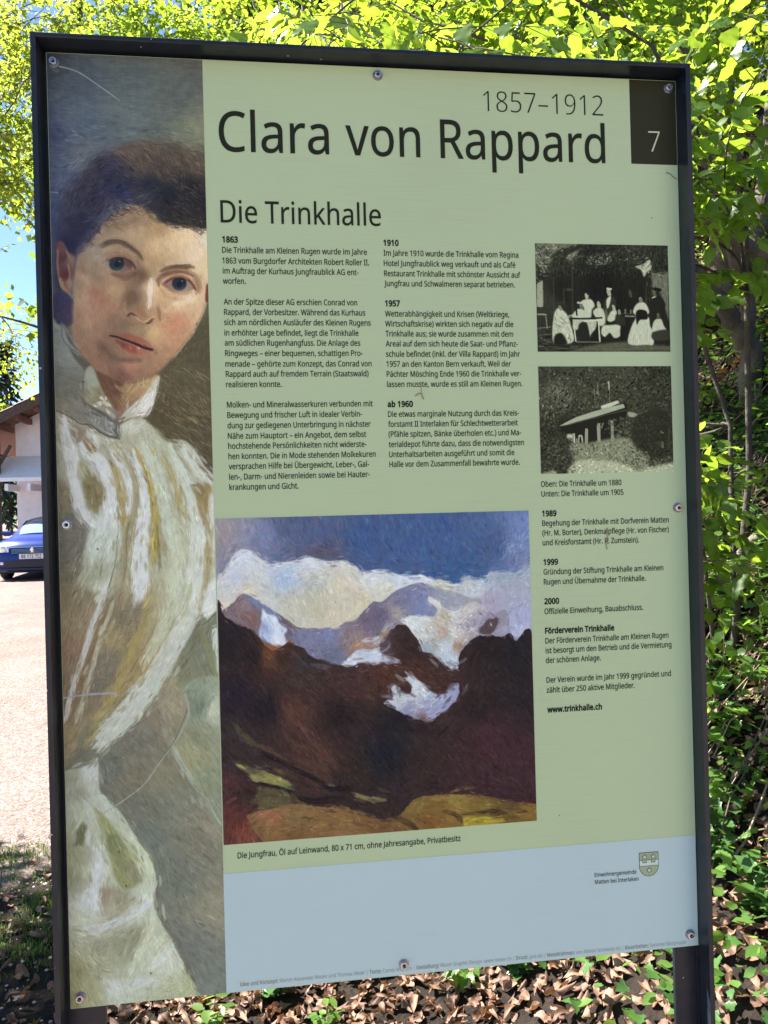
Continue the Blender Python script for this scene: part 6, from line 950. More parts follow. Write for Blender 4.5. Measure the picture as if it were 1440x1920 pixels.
# ---------------------------------------------------------------- board: glyph outlines, text, prints
GL = {ch: (adv / 1000.0, [np.array(c, float).reshape(-1, 2) / 1000.0 for c in cs]) for ch, (adv, cs) in GLYPHS.items()}
def _off(p, o):
    a = p - np.roll(p, 1, 0); b_ = np.roll(p, -1, 0) - p
    a = a / (np.linalg.norm(a, axis=1)[:, None] + 1e-9); b_ = b_ / (np.linalg.norm(b_, axis=1)[:, None] + 1e-9)
    na = np.stack([-a[:, 1], a[:, 0]], 1); nb = np.stack([-b_[:, 1], b_[:, 0]], 1); m = na + nb
    m = m / np.maximum((m * na).sum(1), .5)[:, None]
    return p + m * o
_gc = {}
def glyph_mesh(ch, o):
    if (ch, o) in _gc: return _gc[ch, o]
    adv, cs = GL[ch]; res = (adv, np.zeros((0, 2)), [])
    if cs:
        pts, edges, rings = [], [], []
        for p in cs:
            q = _off(p, o) if o else p
            k = len(pts); pts += [Vector((float(c[0]), float(c[1]))) for c in q]; edges += [(k + i, k + (i + 1) % len(q)) for i in range(len(q))]; rings.append(q)
        vv, _, ff, _, _, _ = delaunay_2d_cdt(pts, edges, [], 0, 1e-6)
        vv = np.array([tuple(v) for v in vv]); tt = []
        for f in ff:
            cx, cy = vv[list(f)].mean(0); wn = 0
            for q in rings:
                r = np.roll(q, -1, 0); up = (q[:, 1] <= cy) & (r[:, 1] > cy); dn = (q[:, 1] > cy) & (r[:, 1] <= cy)
                cr = (r[:, 0] - q[:, 0]) * (cy - q[:, 1]) - (cx - q[:, 0]) * (r[:, 1] - q[:, 1])
                wn += int((up & (cr > 0)).sum()) - int((dn & (cr < 0)).sum())
            if wn: tt.append(tuple(f))
        res = (adv, vv, tt)
    _gc[ch, o] = res; return res
# sign of the outline offset that thickens a stem
_l = GL['l'][1][0]; _ls = 1 if np.ptp(_off(_l, .01)[:, 0]) > np.ptp(_l[:, 0]) else -1
CAP = GL['H'][1][0][:, 1].max()
def line_geo(txt, size, o):
    """'*' switches bold on and off; returns vertices from x = 0 at the first stem"""
    V, F, x, bold = [], [], 0.0, 0
    for ch in txt:
        if ch == '*': bold = 1 - bold; continue
        adv, vv, tt = glyph_mesh(ch, round(_ls * (o + .026 * bold), 4)); adv += .02 * bold
        F += [tuple(i + len(V) for i in t) for t in tt]; V += [(x + a, c) for a, c in vv]; x += adv
    V = np.array(V); x0, x1 = V[:, 0].min(), V[:, 0].max()
    V[:, 0] = (V[:, 0] - x0) / (x1 - x0); V[:, 1] *= size * .714 / CAP
    return V, F
board = empty('information_board', (.42, .02, float(gz(.42, 0))), 'tall dark steel framed information board with portrait strip, mountain painting and green text field', 'sign')
BX, BZ = .42, float(gz(.42, 0))
def bw(u, v, y): return (u - BX, y - .02, TOP - v - BZ)      # board millimetres to the board's own frame (metres)
def mat_ink(name, c, rough=.5, var=.032):
    m, t, b = nt(name); co = coords(t); c = ink(c)
    mp = N(t, 'ShaderNodeMapping'); mp.inputs['Scale'].default_value = (2.2, 1, 90); t.links.new(co, mp.inputs[0])
    f1 = noise(t, mp.outputs[0], 6, 4); f2 = noise(t, co, 3.2, 3)
    ad = N(t, 'ShaderNodeMath', operation='ADD'); t.links.new(f1, ad.inputs[0]); t.links.new(f2, ad.inputs[1])
    cc = ramp(t, ad.outputs[0], [(.6, tuple(x * (1 - var) for x in c)), (1.35, tuple(min(1, x * (1 + var)) for x in c))])
    spk = N(t, 'ShaderNodeTexVoronoi', i_Scale=26, feature='F1'); t.links.new(co, spk.inputs['Vector'])
    th = N(t, 'ShaderNodeMath', operation='LESS_THAN'); t.links.new(spk.outputs['Distance'], th.inputs[0]); th.inputs[1].default_value = .032
    r2 = N(t, 'ShaderNodeMath', operation='GREATER_THAN'); sx = N(t, 'ShaderNodeSeparateXYZ'); t.links.new(spk.outputs['Color'], sx.inputs[0]); t.links.new(sx.outputs[0], r2.inputs[0]); r2.inputs[1].default_value = .8
    mu = N(t, 'ShaderNodeMath', operation='MULTIPLY'); t.links.new(th.outputs[0], mu.inputs[0]); t.links.new(r2.outputs[0], mu.inputs[1])
    ms = N(t, 'ShaderNodeMath', operation='MULTIPLY'); t.links.new(mu.outputs[0], ms.inputs[0]); ms.inputs[1].default_value = .55
    t.links.new(mixc(t, ms.outputs[0], cc, (.05, .05, .035)), b.inputs['Base Color'])
    b.inputs['Roughness'].default_value = rough; b.inputs['Specular IOR Level'].default_value = .1
    bump(t, b, noise(t, co, 2.2, 2), .0012, .5)
    return m
M['green'] = mat_ink('printed sage green', (162, 182, 151))
M['pale'] = mat_ink('bare pale aluminium print', (163, 187, 195), .38)
M['ink'] = mat_ink('printed dark lettering', (34, 38, 28), .45, .02)
M['inkbold'] = mat_ink('printed black lettering', (22, 26, 20), .45, .02)
M['faint'] = mat_ink('faded grey lettering', (124, 138, 138), .45, .02)
M['box'] = mat_ink('printed dark olive', (44, 46, 33), .4)
M['boxink'] = mat_ink('pale lettering', (176, 190, 160), .45, .02)
M['shieldgreen'] = mat_ink('crest green', (142, 158, 132), .45, .02)
M['shieldpale'] = mat_ink('crest pale', (178, 196, 196), .45, .02)
M['shieldline'] = mat_ink('crest outline', (40, 58, 60), .45, .02)
W_, H_ = .841, 1.2078
_b = MB(); x0, _, z0 = bw(0, H_, 0); x1, _, z1 = bw(W_, 0, 0)
_b.box(x0, x1, -.02, -.017, z0, z1).build('panel', M['green'], board)
def sheet(name, u0, v0, u1, v1, mat, y=-.00025, uv=False):
    a = bw(u0, v1, y); c = bw(u1, v0, y)
    o = mesh(name, [(a[0], a[1], a[2]), (c[0], a[1], a[2]), (c[0], a[1], c[2]), (a[0], a[1], c[2])], [(0, 1, 2, 3)], mat, board)
    if uv:
        l = o.data.uv_layers.new(name='print'); l.data.foreach_set('uv', [0, 0, 1, 0, 1, 1, 0, 1])
    return o
sheet('pale_strip', .1931, 1.0538, W_ - .0006, H_ - .0006, M['pale'])
sheet('number_field', .773, .0006, W_ - .0006, .1176, M['box'])
def print_mat(name, box, ppm, ops, kind='painting', rough=.4):
    c = paint(box, ppm, ops, kind)
    px = np.ones((c.h, c.w, 4), np.float32); px[..., :3] = np.clip(c.a[::-1] / 255, 0, 1)
    im = bpy.data.images.new(name, c.w, c.h); im.pixels.foreach_set(px.ravel()); im.update(); im.pack()
    m, t, b = nt(name); tx = t.nodes.new('ShaderNodeTexImage'); tx.image = im; tx.extension = 'EXTEND'
    g = N(t, 'ShaderNodeMix', data_type='RGBA', blend_type='MULTIPLY'); g.inputs[0].default_value = 1
    t.links.new(tx.outputs[0], g.inputs[6]); g.inputs[7].default_value = (*PRINT_GAIN, 1); t.links.new(g.outputs[2], b.inputs['Base Color'])
    b.inputs['Roughness'].default_value = rough; b.inputs['Specular IOR Level'].default_value = .1
    bump(t, b, noise(t, coords(t), 2.2, 2), .0012, .5)
    return m
tag(sheet('portrait_print', .0006, .0006, .1931, H_ - .0006, print_mat('painted portrait', (0, 0, 1931, 12078), 1.8, PORTRAIT), uv=True), 'painted portrait of a dark haired person in a white pleated blouse')
tag(sheet('landscape_print', .1944, .5947, .6127, 1.0165, print_mat('painted mountains', (1944, 5947, 6127, 10165), 1.9, MOUNTAIN), y=-.0004, uv=True), 'painted snowy mountain above a dark valley')
tag(sheet('photograph', .6316, .2305, .8229, .3785, print_mat('old group photograph', (6316, 2305, 8229, 3785), 2.6, PHOTO_A, 'photo'), y=-.0004, uv=True), 'black and white group photograph')
tag(sheet('photograph', .6316, .3987, .8229, .5455, print_mat('old house photograph', (6316, 3987, 8229, 5455), 2.6, PHOTO_B, 'photo'), y=-.0004, uv=True), 'black and white photograph of a long roofed hall')
def text_part(name, lines, mat, y=-.0005):
    V, F = [], []
    for txt, u0, u1, va, vb, size, off in lines:
        g, f = line_geo(txt, size, off); n0 = len(V)
        for gx, gy in g: V.append(bw(u0 + (u1 - u0) * gx, va + (vb - va) * gx - gy, y))
        F += [tuple(i + n0 for i in q) for q in f]
    return mesh(name, V, F, mat, board)
for name, mk, lines in TEXTS: text_part(name, lines, M[mk])
# crest
def flat(name, pts, mat, y): return mesh(name, [bw(u, v, y) for u, v in pts], [tuple(range(len(pts)))[::-1]], mat, board)
def crest():
    u0, u1, v0 = CREST[0], CREST[1], CREST[2]; w = u1 - u0; h = CREST[3] - v0
    def out(i=0.0):
        p = [(u0 + i, v0 + i), (u1 - i, v0 + i)]
        for k in range(13):
            a = math.pi * k / 12; p.append(((u0 + u1) / 2 + (w / 2 - i) * math.cos(a), v0 + h - (w / 2) + (w / 2 - i) * math.sin(a)))
        return p
    V, F = [], []
    def add(pts, y):
        n = len(V); V.extend(bw(u, v, y) for u, v in pts); F.append(tuple(range(n, n + len(pts)))[::-1])
    g = MB(); L = []
    flat('crest', out(), M['shieldline'], -.00045); flat('crest_field', out(.0008), M['shieldgreen'], -.00055)
    i = .0008; y1, y2, tt = v0 + h * .33, v0 + h * .55, .0007
    band = [(u0 + i, y1), (u0 + w * .18, y1), (u0 + w * .18, y1 + h * .09), (u0 + w * .38, y1 + h * .09), (u0 + w * .38, y1), (u0 + w * .62, y1), (u0 + w * .62, y1 + h * .09), (u0 + w * .82, y1 + h * .09), (u0 + w * .82, y1), (u1 - i, y1), (u1 - i, y2), (u0 + i, y2)]
    cx = [(u, v) for u, v in band]
    mb = MB()
    def rect(a, b_, c, d, name, mat, y): flat(name, [(a, b_), (c, b_), (c, d), (a, d)], mat, y)
    rect(u0 + i, y1 - tt, u1 - i, y2 + tt, 'crest_line', M['shieldline'], -.00065)
    rect(u0 + i, y1, u1 - i, y2, 'crest_band', M['shieldpale'], -.00075)
    for c in (.28, .72):
        rect(u0 + w * (c - .11), y1 - tt, u0 + w * (c + .11), y1 + h * .1, 'crest_line', M['shieldline'], -.00085)
        rect(u0 + w * (c - .09), y1 - tt * 1.5, u0 + w * (c + .09), y1 + h * .1 - tt, 'crest_field', M['shieldgreen'], -.00095)
    for c, d in ((.28, .19), (.72, .19), (.5, .74)):
        for r, mt_, yy in ((.150, M['shieldline'], -.00105), (.105, M['shieldpale'], -.00115)):
            s = [(u0 + w * c + w * r * (1 if k % 2 == 0 else .52) * math.sin(k * math.pi / 6), v0 + h * d - w * r * (1 if k % 2 == 0 else .52) * math.cos(k * math.pi / 6)) for k in range(12)]
            n = len(s); c0 = (u0 + w * c, v0 + h * d)
            mesh('crest_star', [bw(*c0, yy)] + [bw(a, b_, yy) for a, b_ in s], [(0, 1 + (k + 1) % n, 1 + k) for k in range(n)], mt_, board)
crest()
# frame: angle section, lip standing forward of the panel
LIP, TH = .027, .0065
gl, gr, gt = .0045, .0005, .0035
zt = TOP + gt - BZ; xl = -gl - BX; xr = W_ + gr - BX; zb = float(gz(0, 0)) - .25 - BZ
mb = MB(); mb.box(xl - TH, xl, -.02 - LIP, .012, zb, zt + TH, .0008); mb.build('post_lip', M['frame'], board)
mb = MB(); mb.box(xr, xr + TH, -.02 - LIP, .012, zb, zt + TH, .0008); mb.build('post_lip', M['frame'], board)
mb = MB(); mb.box(xl, xr, -.02 - LIP, .012, zt, zt + TH - .0006, .0008); mb.build('top_lip', M['frame'], board)
mb = MB(); mb.box(xl + .0004, xl + .046, -.016, -.010, zb, zt - .001); mb.build('post_flange', M['frame'], board)
mb = MB(); mb.box(xr - .034, xr - .0004, -.016, -.010, zb, zt - .001); mb.box(xr - .0035, xr - .0004, -.0195, -.0162, zb, z0 - .002); mb.build('post_flange', M['frame'], board)
mb = MB(); mb.box(xl + .047, xr - .035, -.016, -.010, zt - .045, zt - .001); mb.build('top_flange', M['frame'], board)
mb = MB(); mb.box(xl + .047, xr - .035, -.016, -.010, z0 + .012, z0 + .05); mb.build('bottom_rail', M['frame'], board)
def screw(u, v, washer=True):
    c = bw(u, v, 0)
    h = MB(); h.lathe([(0, .0050), (.0052, .0050), (.0060, .0044), (.0060, .0030), (.0035, .0028), (.0035, .0001)], c, n=18)
    o = h.build('screw', M['steel'], board, False)
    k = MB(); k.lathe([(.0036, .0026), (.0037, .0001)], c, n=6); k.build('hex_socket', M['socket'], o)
    if washer:
        w = MB(); w.lathe([(0, .0066), (.0011, .0066), (.0012, .0052)], c, n=20); w.build('washer', M['washer'], o)
for u, v in SCREWS: screw(u, v)
# bits of plant stuck to the panel
def fibre(pts, r, label, name='plant_fibre'):
    P = [(u, -.0012, TOP - v) for u, v in pts]
    o = mesh(name, *tube_vf(P, r, 5), M['dry_twig']); tag(o, label, 'plant fibre'); return o
for a in FIBRES: fibre(*a)

# ---------------------------------------------------------------- leaves and twigs
RS = np.random.RandomState(11)
def leaf_tmpl(kind):
    if kind == 'beech':      # toothed oval, folded along the midrib
        out = [(0, 0), (.16, .17), (.36, .30), (.60, .29), (.82, .16), (1.0, 0)]
    elif kind == 'hazel':
        out = [(0, 0), (.08, .20), (.30, .32), (.56, .30), (.80, .15), (1.0, 0)]
    elif kind == 'ivy':
        out = [(0, 0), (-.10, .28), (.10, .52), (.34, .30), (.52, .42), (.66, .20), (1.0, 0)]
    elif kind == 'maple':
        out = [(0, 0), (.06, .30), (.34, .44), (.40, .22), (.70, .34), (.68, .14), (1.0, 0)]
    elif kind == 'small':
        out = [(0, 0), (.45, .30), (1.0, 0)]
    elif kind == 'herb':
        out = [(0, 0), (.30, .26), (.65, .25), (1.0, 0)]
    n = len(out); V = []
    for i, (x, w) in enumerate(out):          # midrib, left, right
        bend = -.16 * x * x
        V.append((x, 0, bend - (.0 if i in (0, n - 1) else .03)))
    for sgn in (1, -1):
        for i, (x, w) in enumerate(out[1:-1]): V.append((x, sgn * w, -.16 * x * x + .10 * w * (1 if i % 2 else .7)))
    k = n - 2; T = []
    L = [n + i for i in range(k)]; Rr = [n + k + i for i in range(k)]
    for side, fl in ((L, False), (Rr, True)):
        ring = [0] + side + [n - 1]; mid = list(range(n))
        for i in range(n - 1):
            a, b_, c, d = mid[i], mid[i + 1], ring[i + 1], ring[i]
            for tri in ((a, b_, c), (a, c, d)):
                if len(set(tri)) == 3: T.append(tri if not fl else tri[::-1])
    return np.array(V, float), np.array(T)
def rich_leaf(width, rows=8, cols=4, wave=.03, tooth=.02, seed=0, cup=.10, droop=.20):
    """leaf blade as a small grid: rounded outline, ribs, waves and teeth; returns vertices, triangles, tint offsets"""
    r = np.random.RandomState(seed); V, C = [], []
    for i in range(rows + 1):
        x = i / rows; w = width * math.sin(math.pi * min(1, x ** .82)) ** .8 * (1 - .25 * x) if 0 < i < rows else .012
        for j in range(-cols // 2, cols // 2 + 1):
            t = j / (cols / 2); yy = w * t; xx = x - .10 * abs(t) * math.sin(math.pi * x)
            if abs(t) == 1: yy += tooth * (1 if i % 2 else -1) * width
            V.append((xx, yy, -droop * x * x + cup * abs(yy) + wave * math.sin(i * 1.9 + seed) * abs(t) + wave * .6 * ((i % 2) - .5) * abs(t) + r.randn() * wave * .15)); C.append(.16 if j == 0 else (.05 if i % 2 else -.05))
    m = cols + 1; T = []
    for i in range(rows):
        for j in range(cols):
            k = i * m + j; T += [(k, k + m, k + m + 1), (k, k + m + 1, k + 1)] if j >= cols // 2 else [(k, k + m, k + 1), (k + 1, k + m, k + m + 1)]
    return np.array(V, float), np.array(T), np.array(C)
def dry_tmpl(seed):
    r = np.random.RandomState(seed); V, T, C = rich_leaf(r.uniform(.24, .32), 6, 4, .035, .03, seed, 0, 0)
    c1, c2, tw = r.uniform(-1.6, 1.9), r.uniform(-1.0, 1.1), r.uniform(-.9, .9); x, y = V[:, 0] - .5, V[:, 1]
    z = V[:, 2] + c1 * y * y * 2.2 + c2 * x * x * .9 + tw * x * y * 1.6 + .05 * np.sin(x * 9 + seed) * (abs(y) * 3)
    V[:, 1] = y * (1 - .2 * abs(c1)); V[:, 2] = z - z.min(); V[:, 0] = x
    if seed % 5 == 4: V = V * (.6, 1, 1)                     # torn half leaf
    return V, T, C
RICH = {'beech': [rich_leaf(.30, seed=q) for q in range(3)], 'hazel': [rich_leaf(.33, 9, 4, .035, .05, seed=q, droop=.28) for q in range(3)]}
TM = {k: leaf_tmpl(k) for k in ('beech', 'hazel', 'ivy', 'maple', 'small', 'herb')}
DRY = [dry_tmpl(s) for s in range(10)]
def frames(d, nrm):
    """rotation matrices with x along d and z near nrm"""
    d = d / (np.linalg.norm(d, axis=-1, keepdims=True) + 1e-9); y = np.cross(nrm, d); y = y / (np.linalg.norm(y, axis=-1, keepdims=True) + 1e-9)
    return np.stack([d, y, np.cross(d, y)], -1)
def project(P):
    q = (P - EYE) @ CR; d = q[..., 1]; dd = np.where(d > .05, d, .05)
    return 720 + 1450 * q[..., 0] / dd, 960 - 1450 * q[..., 2] / dd, d
def pick(P, S, n=300, minpx=10):
    """the n leaves that show largest in the photograph's frame and are not behind the board"""
    x, y, d = project(P)
    vis = (d > .3) & (x > -5) & (x < 1445) & (y > -5) & (y < 1925)
    lx = 62 + (y - 75) * .0285; rx = 1290 + (y - 130) * .026; ty = 74 + (x - 60) * .044; by = 1893 - (x - 130) * .104
    hid = (x > lx) & (x < rx) & (y > ty) & (y < by); px = S * 1450 / np.maximum(d, .3)
    sc = np.where(vis & ~hid & (px > minpx), px, 0); o = np.argsort(-sc)[:n]; o = o[sc[o] > 0]
    m = np.zeros(len(P), bool); m[o] = True
    near = vis & ~hid
    return m, near
_lm = {}
def leaf_mesh(kind, b, mat):
    key = (kind, b, mat.name)
    if key not in _lm:
        if kind in RICH: V, T, Cc = RICH[kind][b % 3]
        elif isinstance(kind, str): (V, T), Cc = TM[kind], 0
        else: V, T, Cc = DRY[kind]
        me = bpy.data.meshes.new('leaf'); me.from_pydata(V.tolist(), [], T.tolist())
        a = me.attributes.new('tint', 'FLOAT', 'POINT'); a.data.foreach_set('value', (np.full(len(V), (b + .5) / 5) + Cc).astype(np.float32)); me.materials.append(mat)
        me.polygons.foreach_set('use_smooth', np.ones(len(T), bool))
        _lm[key] = me
    return _lm[key]
def leaves(P, R, S, tint, kind, mat, parent, base, n=300, part='leaf', mass='foliage', far='small', fard=7.0):
    """single leaf objects for those that show largest, the rest of the foliage as one part"""
    sel, near = pick(P, S, n)
    for i in np.nonzero(sel)[0]:
        k = kind if isinstance(kind, str) else int(kind[i])
        o = bpy.data.objects.new(part, leaf_mesh(k, int(min(4, max(0, tint[i] * 5))), mat)); link(o, parent)
        mm = np.eye(4); mm[:3, :3] = R[i] * S[i]; mm[:3, 3] = P[i] - base; o.matrix_local = Matrix(mm.tolist())
        if parent is None: yield o
    rest = ~sel; Vs, Ts, Cs, off = [], [], [], 0
    dist = np.linalg.norm(P - EYE, axis=1)
    groups = []
    if isinstance(kind, str):
        groups = [(rest & (dist < fard), TM[kind]), (rest & (dist >= fard), TM[far])]
    else:
        groups = [(rest & (kind == k), DRY[k][:2]) for k in range(len(DRY))]
    for msk, (tv, tt) in groups:
        ii = np.nonzero(msk)[0]
        if not len(ii): continue
        V = np.einsum('nij,kj->nki', R[ii] * S[ii][:, None, None], tv) + (P[ii] - base)[:, None]
        Vs.append(V.reshape(-1, 3)); Ts.append((tt[None] + (np.arange(len(ii)) * len(tv))[:, None, None]).reshape(-1, 3) + off)
        Cs.append(np.repeat(tint[ii], len(tv))); off += V.shape[0] * V.shape[1]
    if Vs:
        o = mesh_np(mass, np.concatenate(Vs), np.concatenate(Ts), mat, parent, np.concatenate(Cs), True)
        o.location = (0, 0, 0) if parent is not None else tuple(base); o['kind'] = 'stuff'
        if parent is None: yield o
def run(g): return list(g)

def make_spray(r, L=.55, side=True, gap=.045, leaf=.07):
    """one leafy twig lying along +x: segments and leaf frames"""
    A, B, ra, rb, LP, LD, LN, LS = [], [], [], [], [], [], [], []
    def axis(p, d, L, r0, lev):
        n = max(3, int(L / gap)); st = L / n; sgn = 1 if r.rand() < .5 else -1
        for i in range(n):
            d = d + np.array((0, r.randn() * .10, -.05 + r.randn() * .06)); d /= np.linalg.norm(d); q = p + d * st
            f0, f1 = 1 - i / n * .75, 1 - (i + 1) / n * .75
            A.append(p); B.append(q); ra.append(r0 * f0); rb.append(r0 * f1); p = q; sgn = -sgn
            yv = np.cross((0, 0, 1), d); yv /= np.linalg.norm(yv) + 1e-9
            if lev == 0 and side and i > 0 and i < n - 2 and r.rand() < .55:
                axis(p, d * .6 + yv * sgn * .8, L * r.uniform(.3, .55) * (1 - i / n * .5), r0 * .5, 1)
            if i > 0 or lev:
                ld = d * r.uniform(.4, .9) + yv * sgn + np.array((0, 0, r.uniform(-.75, .05)))
                LP.append(p); LD.append(ld); LN.append(np.array((r.randn() * .35, r.randn() * .35, 1))); LS.append(leaf * r.uniform(.55, 1.15) * (1 if i < n - 1 else .8))
        LP.append(p); LD.append(d + np.array((0, 0, -.3))); LN.append(np.array((r.randn() * .3, r.randn() * .3, 1))); LS.append(leaf * .8)
    axis(np.zeros(3), np.array((1., 0, 0)), L, .0028, 0)
    f = lambda a: np.array(a, float)
    return dict(A=f(A), B=f(B), ra=f(ra), rb=f(rb), P=f(LP), R=frames(f(LD), f(LN)), S=f(LS))
SP = [make_spray(RS, L=RS.uniform(.4, .75)) for _ in range(14)]
SPS = [make_spray(RS, L=RS.uniform(.3, .5), leaf=.048, gap=.035) for _ in range(10)]
SPB = [make_spray(RS, L=RS.uniform(.35, .6), leaf=.085, gap=.06, side=True) for _ in range(10)]
def place_sprays(lib, O, D, r, scale=1.0, droop=.2):
    """O origins, D directions -> leaf arrays and twig arrays"""
    out = dict(P=[], R=[], S=[], A=[], B=[], ra=[], rb=[], T=[])
    for o, d in zip(O, D):
        s = lib[r.randint(len(lib))]; k = scale * r.uniform(.75, 1.25)
        d = d / np.linalg.norm(d); nz = np.array((r.randn() * .3, r.randn() * .3, 1)); Rm = frames(d, nz)
        out['P'].append(s['P'] @ Rm.T * k + o); out['R'].append(Rm @ s['R']); out['S'].append(s['S'] * scale)
        out['A'].append(s['A'] @ Rm.T * k + o); out['B'].append(s['B'] @ Rm.T * k + o); out['ra'].append(s['ra'] * k); out['rb'].append(s['rb'] * k)
        out['T'].append(np.clip(r.uniform(.2, .8) + r.randn(len(s['S'])) * .16, 0, 1))
    return {k: np.concatenate(v) for k, v in out.items()}
def limb_pts(a, b, r, sag=.1, n=7, wob=.06):
    a, b = np.array(a, float), np.array(b, float); L = np.linalg.norm(b - a); P = []
    o = np.zeros(3)
    for i in range(n + 1):
        t = i / n; o = o + r.randn(3) * wob * L / n * (1 if 0 < i < n else 0)
        P.append(a + (b - a) * t + o * math.sin(math.pi * min(t, .98)) + np.array((0, 0, sag * L * math.sin(math.pi * t))))
    return P
def deciduous(name, label, base, stems, crowns, lib, kind, mat, bark, seed, group=None, nleaf=300, scale=1.0, cat='tree', per=7, limb_r=.03, fard=7.0, twig_lim=1e9, sub=True):
    """stems: list of (points, radii); crowns: list of (centre, radii, clusters)"""
    r = np.random.RandomState(seed); base = np.array(base, float)
    t = empty(name, tuple(base), label, cat, group)
    anchors = []
    for pts, rad in stems:
        P = [np.array(p, float) for p in pts]; d = []
        for i in range(len(P) - 1):                           # smooth and roughen
            for k in range(4): d.append(P[i] + (P[i + 1] - P[i]) * k / 4 + r.randn(3) * rad[i] * .10 * (1 if (i or k) else 0))
        d.append(P[-1]); rr = np.interp(np.linspace(0, len(rad) - 1, len(d)), range(len(rad)), rad) * (1 + r.randn(len(d)) * .05)
        mesh('trunk', *tube_vf([p - base for p in d], rr, 9), bark, t, True); anchors += [(p, q) for p, q in zip(d[len(d) // 3:], rr[len(d) // 3:])]
    AP = np.array([a[0] for a in anchors]); AR = np.array([a[1] for a in anchors]); O, D = [], []
    for c, rad, k in crowns:
        c, rad = np.array(c, float), np.array(rad, float)
        for _ in range(k):
            v = r.randn(3); v /= np.linalg.norm(v); q = c + v * rad * r.rand() ** .4
            j = np.argmin(np.linalg.norm(AP - q, axis=1) + np.maximum(0, AP[:, 2] - q[2]) * .6); L = np.linalg.norm(AP[j] - q)
            if L > .25 and sub:
                lp = limb_pts(AP[j], q, r, sag=.08, n=6, wob=.14); r0 = min(limb_r * (.35 + .25 * L), AR[j] * .7)
                mesh('branch', *tube_vf([p - base for p in lp], np.linspace(r0, .004, len(lp)), 6), bark, t, True)
                if L > 1.0: anchors.append((np.array(lp[4]), r0 * .5)); AP = np.array([a[0] for a in anchors]); AR = np.array([a[1] for a in anchors])
                org = [np.array(lp[i]) for i in (3, 4, 5, 6, 6, 6)]
            else: org = [q]
            for _ in range(per):
                o = org[r.randint(len(org))] + r.randn(3) * .05; dd = (q - AP[j]) / (L + .01) * .5 + r.randn(3) * np.array((.8, .8, .35)) + np.array((0, 0, -.1))
                O.append(o); D.append(dd)
    s = place_sprays(lib, O, D, r, scale)
    Vt, Tt = seg_mass(s['A'] - base, s['B'] - base, s['ra'], s['rb'], 3)
    o = mesh_np('twigs', Vt, Tt, M['twig'], t); o['kind'] = 'stuff'
    run(leaves(s['P'], s['R'], s['S'], s['T'], kind, mat, t, base, nleaf, fard=fard))
    return t
def at(px, py, d):
    q = np.array(((px - 720) / 1450, 1, -(py - 960) / 1450)) * d
    return EYE + CR @ q
def onground(x, y, dz=0): return np.array((x, y, float(gz(x, y)) + dz))

# trees: world positions worked out once from the photograph
b1 = onground(3.65, 4.5, -.05)
deciduous('beech_tree', 'many stemmed beech leaning over the bank right of the board', b1,
    [([b1, b1 + (-.10, -.15, .7), b1 + (-.42, -.35, 1.6), b1 + (-.75, -.5, 2.6), b1 + (-1.3, -.7, 4.4)], [.13, .10, .08, .06, .025]),
     ([b1 + (.12, 0, 0), b1 + (.05, -.1, .9), b1 + (-.12, -.2, 2.0), b1 + (-.3, -.2, 3.6), b1 + (-.2, .2, 5.5)], [.085, .06, .05, .04, .02]),
     ([b1 + (.2, .1, 0), b1 + (.35, -.2, .5), b1 + (.2, -.9, .9), b1 + (-.2, -1.5, 1.35), b1 + (-.75, -2.1, 1.95)], [.10, .085, .07, .05, .015]),
     ([b1 + (-.1, .1, 0), b1 + (-.45, .0, .40), b1 + (-.95, -.1, .95), b1 + (-1.6, .0, 1.9)], [.10, .08, .06, .03]),
     ([b1 + (.2, .2, 0), b1 + (.6, .3, 1.4), b1 + (.9, .4, 3.2), b1 + (1.2, .3, 5.2)], [.10, .09, .07, .03])],
    [((1.9, 3.0, 4.6), (1.0, 1.2, .9), 15), ((2.5, 3.6, 4.2), (.8, .8, .75), 14), ((1.75, 2.3, 3.35), (.5, .6, .45), 7), ((1.2, 3.4, 4.4), (.9, .8, .6), 9), ((3.4, 4.6, 5.6), (1.0, 1.2, 1.2), 10)],
    SP, 'beech', M['beech_leaf'], M['bark'], 21, 'trees on the bank behind the board')
b2 = onground(1.15, 6.6, -.05)
deciduous('beech_tree', 'beech standing upslope behind the middle of the board', b2,
    [([b2, b2 + (0, -.1, 2), b2 + (-.15, -.2, 4), b2 + (-.1, -.3, 6.6), b2 + (.1, -.3, 8.5)], [.17, .14, .12, .09, .04])],
    [((.6, 5.6, 5.2), (1.9, 1.3, .7), 46)],
    SP, 'beech', M['beech_leaf'], M['bark'], 22, 'trees on the bank behind the board', per=7)
b3 = onground(-1.55, 6.9, -.05)
deciduous('maple_tree', 'young maple with small pale yellow green leaves left behind the board', b3,
    [([b3, b3 + (.02, -.05, 1.6), b3 + (-.1, -.1, 3.2), b3 + (-.05, -.2, 5.2), b3 + (0, -.2, 7.2)], [.10, .085, .07, .05, .02])],
    [((-1.6, 6.0, 5.2), (1.5, 1.3, .8), 50), ((-2.35, 5.9, 4.8), (.7, .9, .9), 13), ((-2.36, 6.0, 3.2), (.35, .6, .45), 7), ((-1.6, 6.5, 6.5), (1.2, 1.3, .9), 14)],
    SPS, 'maple', M['young_leaf'], M['bark'], 23, 'trees on the bank behind the board', per=8, scale=1.1, fard=6.0)
b4 = onground(1.95, 1.75, -.05)
